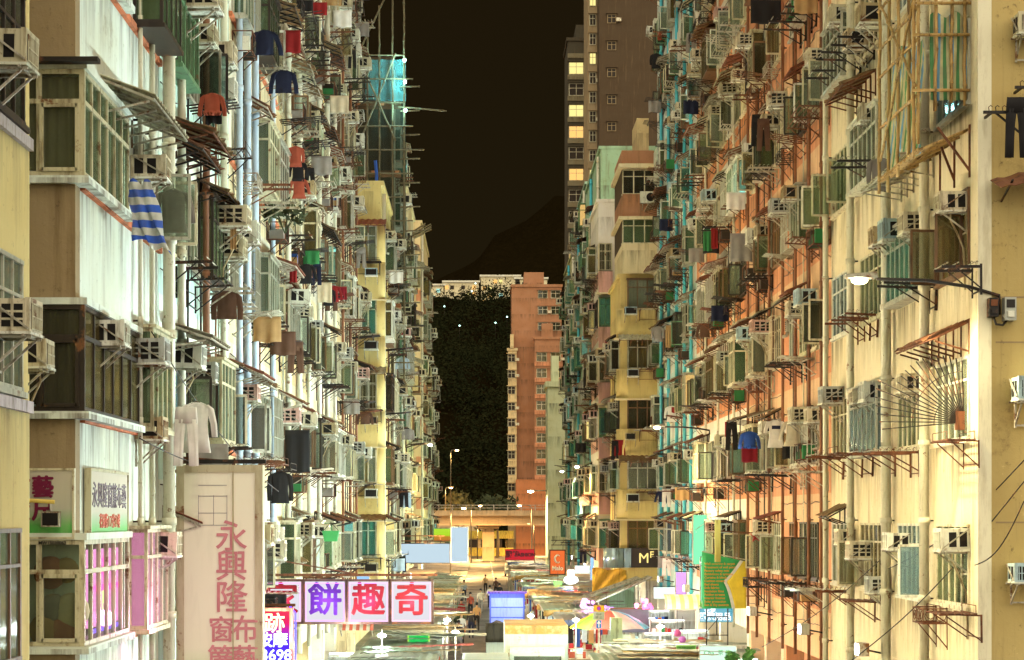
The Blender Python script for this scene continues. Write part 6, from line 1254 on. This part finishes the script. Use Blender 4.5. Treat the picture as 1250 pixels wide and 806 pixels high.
# ------------------------------------------------------------------ bamboo
BAMDK = paint('bamboo_weathered', (.15, .11, .055), .6, var=.2, scale=5)
def pole(mb, p, q, r, seed=0, mat=None):
    p, q = Vector(p), Vector(q); n = max(2, int((q - p).length / .35)); rr = random.Random(seed); pts, rad = [], []
    for i in range(n + 1):
        t = i / n; off = Vector((rr.uniform(-.012, .012), rr.uniform(-.012, .012), 0)); c = p.lerp(q, t) + off
        pts.append(c); rad.append(r)
        if 0 < i < n: dlt = (q - p).normalized() * .02; pts[-1] = c - dlt; rad[-1] = r; pts += [c, c + dlt]; rad += [r * 1.28, r]
    mb.tube(pts, rad, mat or (BAMDK if STAGE[0] else BAMBOO), 7)
STAGE = [False]
o = tag(empty('bamboo_cradle', (8.8, 37, 13.6)), 'bamboo scaffold cradle with striped tarpaulin hung on the cream corner house', 'scaffold'); k = 0
X0 = -.95
for (x, y) in ((X0, 0), (X0 + .02, .9), (X0, 1.8), (X0, 2.7), (X0 - .02, 3.5), (-.35, 0), (-.1, .02), (X0 - .05, .12), (X0 + .32, 0)): m = MB(); pole(m, (x, y, (.15, .0, -.15, -.3, -.2, .9, .85, -.1, .75)[k % 9]), (x + .02, y, 5.2), .032, k); m.build('upright_pole', o); k += 1
for z in (.05, 1.05, 2.05, 2.62, 3.4, 4.2):
    m = MB(); pole(m, (X0, -.05, z), (X0, 3.7, z + .05), .028, k); m.build('ledger_pole', o); k += 1
    if z > 1: m = MB(); pole(m, (X0 - .1, -.06, z + .06), (-.02, -.06, z + .06), .030, k); m.build('ledger_pole', o); k += 1
for y0, z0, y1, z1 in ((0, 1.2, 3.4, 3.6), (3.2, .4, .2, 2.8)): m = MB(); pole(m, (X0 - .05, y0, z0), (X0 - .05, y1, z1), .026, k); m.build('brace_pole', o); k += 1
m = MB()
for i in range(14): pole(m, (X0 - .05, .05 + i * .26, .02), (-.02, .0 + i * .26 , .42 + .015 * (i % 3)), .026, 50 + i)
m.build('platform', o)
ST = stripemat('tarp_stripe', ((.06, .20, .07), (.46, .42, .22), (.10, .26, .42), (.46, .42, .22)), 0, 4.2); STY = stripemat('tarp_stripe_side', ((.06, .20, .07), (.46, .42, .22), (.10, .26, .42), (.46, .42, .22)), 1, 3.0)
m = MB(); m.sheet([[(-.72 + .72 * j / 14, .06 + .05 * math.sin(j * 1.1 + i * .5), 2.5 - 1.55 * i / 9 + .06 * math.sin(j * .9) * (i == 0)) for j in range(15)] for i in range(10)], ST, .006); m.build('tarpaulin', o)
m = MB(); m.sheet([[(X0 + .1 + .06 * math.sin(j * 1.3 + i * .6) + .3 * (i / 9) * 0, .1 + 3.2 * j / 16, 2.2 - 2.0 * i / 9 - .15 * math.sin(j * .5)) for j in range(17)] for i in range(10)], STY, .006); m.build('tarpaulin', o)
m = MB(); [m.bar((-.6 + .3 * q, -.02 + q * 1.2, .45 - .05 * q), (0, .0 + q * 1.2, -.35), .04, .04, RUST) for q in range(3)]; [m.bar((-.01, q * 1.2, .5), (-.01, q * 1.2, -.45), .045, .045, RUST) for q in range(3)]; m.build('bracket', o)
STAGE[0] = True
o = tag(empty('bamboo_staging', (-4.9, 93.6, 20)), 'tall bamboo staging with green netting round the dark tenement top', 'scaffold')
for i, x in enumerate((-.95, -.4, .15, .75, 1.28)):
    for y in (0, .5): m = MB(); pole(m, (x, y, -8), (x, y, 8.2 + (3.0, 1.2, 2.2, 4.4, 4.8)[i] * (y == 0)), .045, i); m.build('upright_pole', o)
for i in range(15): m = MB(); pole(m, (-1.1, -.06, -7 + i * 1.08), (1.3 + .9 * ((i * 7) % 5 == 0) * 1.0 + .4 * (i % 2), -.06, -7 + i * 1.08), .035, 70 + i); m.build('ledger_pole', o)
for i in range(13): m = MB(); pole(m, (1.1, .1, -6.5 + i * 1.1), (1.1 + .9, .1 + .1, -6.45 + i * 1.1), .035, 90 + i); m.build('outrigger_pole', o)
for a, c in (((-.9, -.1, 8), (1.2, -.1, 12.4)), ((-.8, -.1, 4), (.9, -.1, 8.2)), ((.9, -.1, 4.2), (-.8, -.1, 8)), ((1.0, .1, 5.8), (3.2, .1, 5.6))): m = MB(); pole(m, a, c, .04, 3); m.build('brace_pole', o)
NET = glassmat('net_green', (.022, .026, .010), .6, .9); NETT = glassmat('net_teal', (.12, .34, .32), .55, .9)
m = MB(); m.sheet([[(-1.15 + 2.5 * j / 12, .3 + .06 * math.sin(j * 1.2 + i * .5), 6.0 - 9 * i / 12) for j in range(13)] for i in range(13)], NET); m.build('netting', o)
m = MB(); m.sheet([[(-1.15 + 2.5 * j / 12, .3 + .06 * math.sin(j * 1.5 + i * .4), 8.0 - 1.9 * i / 8) for j in range(13)] for i in range(9)], NETT); m.build('netting', o)
for z in (6.05, 2.9, -.1, -3.2): m = MB(); m.box(-1.05, 1.1, .34, 1.2, z - .15, z + .02, W_BRICKY); m.build('deck', o)
m = MB(); m.sheet([[(-.1 + .14 * j / 3 + .06 * math.sin(i), -.12 + .04 * math.sin(j * 2 + i), 3.3 - 6 * i / 10) for j in range(4)] for i in range(11)], CLOTH['blue'], .01); m.build('loose_tarpaulin', o)
for x, z in ((1.3, 7.9), (1.32, 6.9), (1.34, 5.6)): m = MB(); m.ball((x, -.05, z), .07, glow('site_bulb', (.5, .95, 1), 40), 8, 5); m.build('bulb', o); lamp_light((-4.9 + x - .3, 93.2, 20 + z), 22, (.35, .9, 1))
# splayed bamboo catch-fans on the far left
for i, (x, y, d, s, lb) in enumerate(((503, 283, 118, 1.2, 'splayed bamboo catch fan high on the olive tenement'), (503, 500, 150, 1.6, 'splayed bamboo catch fan low down by the pale end house'))):
    o = tag(empty('catch_fan', W(x, y, d)), lb, 'scaffold', 'bamboo catch fans'); m = MB(); [pole(m, (-.9, q * .35, -.5), (.9 * s * (.7 + .3 * (q % 2)), q * .35 - .3, .35 + .1 * (q % 3)), .035, q) for q in range(9)]; m.build('pole_row', o); m = MB(); m.sheet([[(-.9 + 1.5 * a / 5, q * .35, -.46 + .7 * a / 5) for a in range(6)] for q in range(9)], AW_BROWN, .02); m.build('sheet', o)
# ------------------------------------------------------------------ spiked fan barrier, electric boxes, wires, washing on the right
o = tag(empty('fan_barrier', (8.78, 37.4, 8.72)), 'fan of radiating rusty spikes guarding the near window of cream corner house', 'barrier'); m = MB()
for i in range(19):
    a = R(92 + 92 * i / 18); L = 1.15 + .3 * math.sin(math.pi * i / 18) + .35 * (i > 11); m.bar((.02 * math.cos(a), 0, .02), (L * math.cos(a), 0, L * math.sin(a)), .02, .02, IRON)
m.build('spikes', o); m = MB()
for rr_ in (.55, .95): m.tube([(rr_ * math.cos(R(92 + 92 * i / 16)), 0, rr_ * math.sin(R(92 + 92 * i / 16))) for i in range(17)], .008, IRON, 5)
m.build('hoop', o); m = MB(); m.box(-.16, .0, -.06, .06, -.12, .22, RUST); m.build('boss', o)
for x, y, w, h, lb in ((1211, 376, 11, 23, 'dark metal conduit box where the lamp arm enters the ochre wall'), (1231, 378, 14, 28, 'grey meter box with a small window beside the conduit box')):
    p = W(x, y, 36.3); o = tag(empty('meter_box', p), lb, 'electric box'); k = 36.3 / F; m = MB(); m.box(-w * k / 2, w * k / 2, -.16, .07, -h * k / 2, h * k / 2, GREY if w > 12 else IRON); m.build('case', o)
    m = MB(); m.box(-w * k * .36, w * k * .36, -.175, -.161, .02, h * k * .4, IRON if w > 12 else RUST); m.box(-w * k * .3, w * k * .3, -.19, -.161, -h * k * .36, -.04, WHITE if w > 12 else IRON); m.build('cover', o)
m = MB(); m.tube([W(1213, 388, 36.25), W(1216, 396, 36.2), W(1224, 397, 36.2), W(1229, 391, 36.25)], .022, IRON, 6); tag(m.build('power_cable', None), 'short black cable looping between the two electric boxes', 'cable')
for i, (a, c, lb) in enumerate((((1250, 562, 35), (1085, 694, 43), 'uppermost thin wire slanting across the ochre flank wall'), ((1250, 588, 35), (1040, 806, 44), 'middle thin wire slanting across the lower right'), ((1250, 612, 34.5), (1190, 690, 36.2), 'lowest short wire slanting over the peeling paint'), ((1120, 640, 42), (930, 790, 58), 'thin wire running from cream house toward the green banner'))):
    p, q = W(*a), W(*c); m = MB(); m.tube([p.lerp(q, t / 12) - Vector((0, 0, .25 * math.sin(math.pi * t / 12))) for t in range(13)], .012, IRON, 5); tag(m.build('overhead_wire', None), lb, 'wire', 'thin wires at the lower right')
for i, (a, c, lb) in enumerate((((185, 405, 30.5), (340, 600, 46), 'black wire sagging from the louvred units down the mint tenement'), ((170, 535, 30), (330, 560, 40), 'black wire crossing above the column sign'))):
    p, q = W(*a), W(*c); m = MB(); m.tube([p.lerp(q, t / 12) - Vector((0, 0, .3 * math.sin(math.pi * t / 12))) for t in range(13)], .010, IRON, 5); tag(m.build('overhead_wire', None), lb, 'wire')
def frontrack(x, y, d, L, lb):
    o = tag(empty('drying_rack', W(x, y, d)), lb, 'drying rack', 'racks on the ochre flank'); m = MB(); m.bar((0, -.5, 0), (L, -.5, 0), .05, .05, IRON); m.bar((L * .9, 0, 0), (L * .9, -.5, 0), .04, .04, IRON); m.bar((L * .15, 0, 0), (L * .15, -.5, 0), .04, .04, IRON); m.bar((L * .2, -.5, 0), (L * .95, -.1, -.45), .03, .03, IRON); m.build('bracket', o)
    m = MB(); [m.tube([(.1 + j * .12, -.5, .03), (.09 + j * .12, -.5, .09), (.13 + j * .12, -.5, .12), (.16 + j * .12, -.5, .09)], .008, IRON, 4) for j in range(int(L / .13))]; m.build('hook', o)
frontrack(1192, 144, 36.3, 1.0, 'long black hooked rail on the ochre flank, lower one'); frontrack(1230, 114, 36.3, .8, 'black hooked rail at the right edge, upper one')
add_wash('trousers', 'black', W(1241, 119, 35.7), R(90), 'black trousers hanging at the right edge of the ochre flank', 3, L=1.05)
o = tag(empty('window_awning', W(1236, 222, 36.35)), 'ragged dark awning at the right edge of the ochre flank', 'awning'); m = MB(); m.sheet([[(-.42 + 1.5 * j / 12, -.1 - .8 * i / 4, .12 * j / 12 * 3 - .26 * i / 4 + .02 * math.sin(j * 2.0)) for j in range(13)] for i in range(5)], AW_RUST, .015, False); m.build('canopy', o); m = MB(); [m.bar((x, .0, -.35), (x, -.8, -.1), .03, .03, IRON) for x in (-.2, .4, .9)]; m.build('strut_frame', o)
for x, y, lb in ((1255, 47, 'cream air conditioner cut by the right edge near the top'), (1248, 711, 'pale green grilled air conditioner low on the ochre flank'), (1256, 490, 'cream boxed unit with green side midway up the ochre flank')): add_ac(W(x, y, 36.3), FRONT if y == 490 else FRONT, lb, 0 if y < 100 else 4)
# washing
LW = lambda x, y, n=.45: Vector((-5.3 + n, -2500 * (5.3 - n) / (x - 590), 7 + (632 - y) * (2500 * (5.3 - n) / (590 - x)) / F))
RWp = lambda x, y, n=.45: Vector((8.8 - n, 2500 * (8.8 - n) / (x - 590), 7 + (632 - y) * (2500 * (8.8 - n) / (x - 590)) / F))
for i, (kd, c, x, y, n, lb, kw) in enumerate((
    ('towel', 'blue', 0, 0, 0, '', {}),
    ('shirt', 'white', 240, 490, .55, 'white raincoat-like shirt hanging on the mint tenement over the column sign', dict(L=.85, sleeve=.45)), ('trousers', 'white', 227, 497, .5, 'white trousers hanging beside the white shirt', {}), ('shirt', 'black', 342, 575, .6, 'black jacket with red trim on a hanger above the neon sign', dict(L=.75, sleeve=.55)),
    ('shirt', 'coral', 259, 113, .5, 'coral shirt over black cloth high on the mint tenement', dict(L=.45)), ('towel', 'black', 261, 126, .52, 'black cloth hanging under the coral shirt', dict(w=.2, L=.5)), ('shirt', 'coral', 361, 178, .6, 'coral top with purple hem high on the sand tenement', {}), ('shirt', 'black', 364, 196, .62, 'black top below the coral one', {}), ('shirt', 'coral', 365, 217, .64, 'second coral top, lowest of the high column of washing', {}), ('trousers', 'black', 378, 205, .5, 'black trousers beside the coral washing', {}),
    ('towel', 'red', 354, 37, .6, 'red cloth near the top of the left houses', dict(w=.35, L=.75)), ('towel', 'red', 390, 3, .6, 'red cloth at the very top of the left houses', dict(w=.3, L=.5)), ('towel', 'black', 372, 0, .6, 'black cloth at the top beside the red one', dict(w=.3, L=.4)), ('towel', 'green', 380, 306, .6, 'green cloth on the pole rack midway up the left houses', dict(w=.3, L=.5)), ('shirt', 'black', 374, 322, .6, 'black shirt hanging left of the green cloth', {}), ('trousers', 'navy', 386, 318, .55, 'navy trousers right of the green cloth', {}), ('towel', 'red', 358, 330, .7, 'small red cloth on the end of a pole', dict(w=.12, L=.4)),
    ('shirt', 'red', 407, 348, .6, 'red shirt in the row of washing by the yellow bay house', {}), ('shirt', 'black', 401, 352, .6, 'black shirt in the row of washing by the yellow bay house', {}), ('towel', 'cream', 396, 345, .6, 'cream towel at the near end of that row of washing', {}), ('towel', 'crimson', 418, 350, .6, 'crimson towel at the far end of that row of washing', dict(w=.2, L=.6)), ('towel', 'black', 363, 525, .5, 'dark brown-black sheet hanging low on the sand tenement', dict(w=.32, L=1.1)),
    ('towel', 'green', 456, 545, .4, 'green net bag hanging from the yellow bay house', dict(w=.2, L=.7)), ('trousers', 'black', 430, 60, .5, 'black trousers near the bamboo staging', {}), ('towel', 'tan', 285, 262, .55, 'long dark strip of cloth beside the arched canopy', dict(w=.08, L=.9)), ('shirt', 'grey', 212, 230, .3, 'grey shirt drying in the mint tenement bay', {}))):
    if lb:
        o = add_wash(kd, c, LW(x, y, n), LEFT, lb, i, **kw)
        if y < 360 and x > 250: o.scale = (.74, .74, .74)
o = tag(empty('striped_cloth', LW(172, 222, .45)), 'blue and white striped cloth slung below the upper air conditioner of the corner house', 'cloth'); m = MB()
m.sheet([[(.06 * math.sin(j * 1.5 + i * .25) * (.3 + i / 12), -.14 + .34 * j / 10 - .34 * i / 12 * (.8 - .5 * j / 10) + .02 * math.sin(i * .9 + j), -.80 * i / 12 + .05 * math.sin(j * 1.1 + i * .5) - .22 * (1 - j / 10) * (i / 12)) for j in range(11)] for i in range(13)], stripemat('blue_stripe', ((.03, .10, .50), (.55, .56, .50)), 2, 4.6), .01); m.build('fabric', o)
o.rotation_euler.z = LEFT
for i, (kd, c, x, y, n, lb, kw) in enumerate((
    ('shirt', 'white', 947, 512, .55, 'white T-shirt with a dark badge and red flash on the peach tenement', dict(L=.8, sleeve=.25)), ('shirt', 'cream', 968, 512, .5, 'cream shirt behind the badged white T-shirt', {}), ('towel', 'black', 962, 545, .35, 'black cloth below the cream shirt', dict(w=.16, L=.35)), ('shirt', 'blue', 915, 526, .55, 'blue and cream shirt in front of red edged sheet', dict(L=.5)), ('towel', 'crimson', 915, 545, .5, 'crimson edged cloth under the blue shirt', dict(w=.25, L=.5)), ('trousers', 'black', 893, 515, .55, 'black trousers left of the blue shirt', {}), ('towel', 'red', 888, 515, .6, 'narrow red towel at the end of the orange-white racks', dict(w=.08, L=.5)),
    ('trousers', 'black', 925, 140, .6, 'black trousers high on the peach tenement', {}), ('trousers', 'brown', 932, 145, .55, 'brown trousers beside the high black pair', {}), ('towel', 'black', 935, 0, .6, 'black cloth at the very top of the peach tenement', dict(w=.45, L=.7)), ('towel', 'grey', 905, 285, .55, 'grey patterned sheet hanging on the peach tenement', dict(w=.36, L=.9)), ('towel', 'red', 872, 278, .6, 'red towel beside green cloth on the orange-white tenement', dict(w=.12, L=.75)), ('towel', 'green', 864, 280, .6, 'green cloth beside the red towel', dict(w=.16, L=.8)), ('towel', 'black', 868, 276, .45, 'black cloth behind the red and green ones', dict(w=.3, L=1.0)),
    ('shirt', 'black', 801, 65, .7, 'black shirt sticking out against the dark tower', {}), ('towel', 'coral', 805, 40, .5, 'small coral cloth near the tower', dict(w=.1, L=.35)), ('towel', 'tan', 816, 397, .6, 'long tan cloth looped on the mint teal-piped tenement', dict(w=.12, L=1.0)), ('shirt', 'grey', 803, 398, .8, 'grey jacket at the near corner of yellow curved house', {}), ('shirt', 'white', 820, 495, .55, 'white shirt on the mint teal-piped tenement', {}), ('towel', 'red', 823, 497, .5, 'red scarf over the white shirt', dict(w=.12, L=.25)), ('shirt', 'grey', 1075, 192, .45, 'pale grey shirt hanging below the bamboo cradle', dict(L=.7)))):
    o = add_wash(kd, c, RWp(x, y, n), RIGHT, lb, i + 40, **kw)
    if i == 0: m = MB(); m.box(.062, .07, -.12, .12, -.28, -.18, CLOTH['navy']); m.prism([(-.12, -.33), (.02, -.36), (.12, -.31), (.02, -.325)], .062, .07, CLOTH['red'], M=Matrix.Rotation(R(90), 4, 'Z')); m.build('badge', o)
for kd, c, x, y, d, lb in (('shirt', 'crimson', 746, 412, 112.5, 'crimson shirt on the pink bay house balcony'), ('towel', 'red', 757, 537, 103.5, 'red and white cloth on the yellow curved house rack'), ('trousers', 'black', 751, 538, 103.5, 'black trousers beside the red and white cloth'), ('towel', 'crimson', 484, 388, 96, 'crimson cloth on the olive tenement')): add_wash(kd, c, W(x, y, d), R(90), lb, 5)
pot_plant(8.45, 74, 3.35, .7, 'bright leafy plant beside the medical sign', PL, 8, False, .1, .4); pot_plant(7.9, 63, 2.35, .5, 'broad leaved plant at the foot of the medical sign', PL, 9, False, .11, .28)
pot_plant(-4.75, 49, 13.6, .8, 'plants on the rack midway up the left houses', LEAF, 10, False, .09, .35)
# yellow lamp column by the banner
m = MB(); m.box(-.09, .09, -.08, .08, -1.0, .35, paint('case_cream', (.50, .40, .10), .5)); m.box(-.2, .2, -.12, .12, .35, .43, WHITE); m.bar((-.1, 0, .0), (1.6, 0, -.1), .04, .04, RUST); tag(m.build('sign_case', None, W(876, 648, 65)), 'upright cream case with a pale cap above the green banner', 'sign case')
# ------------------------------------------------------------------ air, sky, camera
bpy.data.scenes.remove(TEXTROOM)
w = bpy.data.worlds.new('World'); scene.world = w; w.use_nodes = True; nt = w.node_tree; nt.nodes.clear()
out = nt.nodes.new('ShaderNodeOutputWorld'); bg = nt.nodes.new('ShaderNodeBackground'); nt.links.new(bg.outputs[0], out.inputs[0])
tc = nt.nodes.new('ShaderNodeTexCoord'); sp = nt.nodes.new('ShaderNodeSeparateXYZ'); nt.links.new(tc.outputs['Generated'], sp.inputs[0])
# city sky-glow: dark toward the hills in the north, brighter over the city to the south and overhead
mz = nt.nodes.new('ShaderNodeMapRange'); mz.inputs[1].default_value = .34; mz.inputs[2].default_value = .85; nt.links.new(sp.outputs[2], mz.inputs[0])
my = nt.nodes.new('ShaderNodeMapRange'); my.inputs[1].default_value = .25; my.inputs[2].default_value = -.6; nt.links.new(sp.outputs[1], my.inputs[0])
mx_ = nt.nodes.new('ShaderNodeMath'); mx_.operation = 'MAXIMUM'; nt.links.new(mz.outputs[0], mx_.inputs[0]); nt.links.new(my.outputs[0], mx_.inputs[1])
low = nt.nodes.new('ShaderNodeMapRange'); low.inputs[1].default_value = .0; low.inputs[2].default_value = .28; nt.links.new(sp.outputs[2], low.inputs[0])
dark = mixc(nt, low.outputs[0], (.0030, .0022, .0008), (.0027, .0017, .0006))
col = mixc(nt, mz.outputs[0], dark, SKYGLOW); col = mixc(nt, my.outputs[0], col, SOUTHGLOW)
nt.links.new(col, bg.inputs[0]); bg.inputs[1].default_value = 1.0
cam = bpy.data.cameras.new('Camera'); co = bpy.data.objects.new('Camera', cam); COL.objects.link(co); scene.camera = co
co.location = (0, 0, 7); co.rotation_euler = (R(90), 0, 0); cam.sensor_width = 36; cam.lens = F / 1250 * 36
cam.shift_x = 35 / 1250; cam.shift_y = 229 / 1250; cam.clip_end = 4000; cam.clip_start = .5
vs = scene.view_settings; vs.view_transform = 'Standard'; vs.look = 'None'; vs.gamma = 1; vs.use_curve_mapping = False; vs.exposure = EXPOSURE
scene.render.engine = 'CYCLES'; cy = scene.cycles; cy.use_denoising = True; cy.max_bounces = 5; cy.diffuse_bounces = 3; cy.glossy_bounces = 2; cy.transparent_max_bounces = 8; cy.sample_clamp_indirect = 4; cy.use_light_tree = True
cy.caustics_reflective = False; cy.caustics_refractive = False
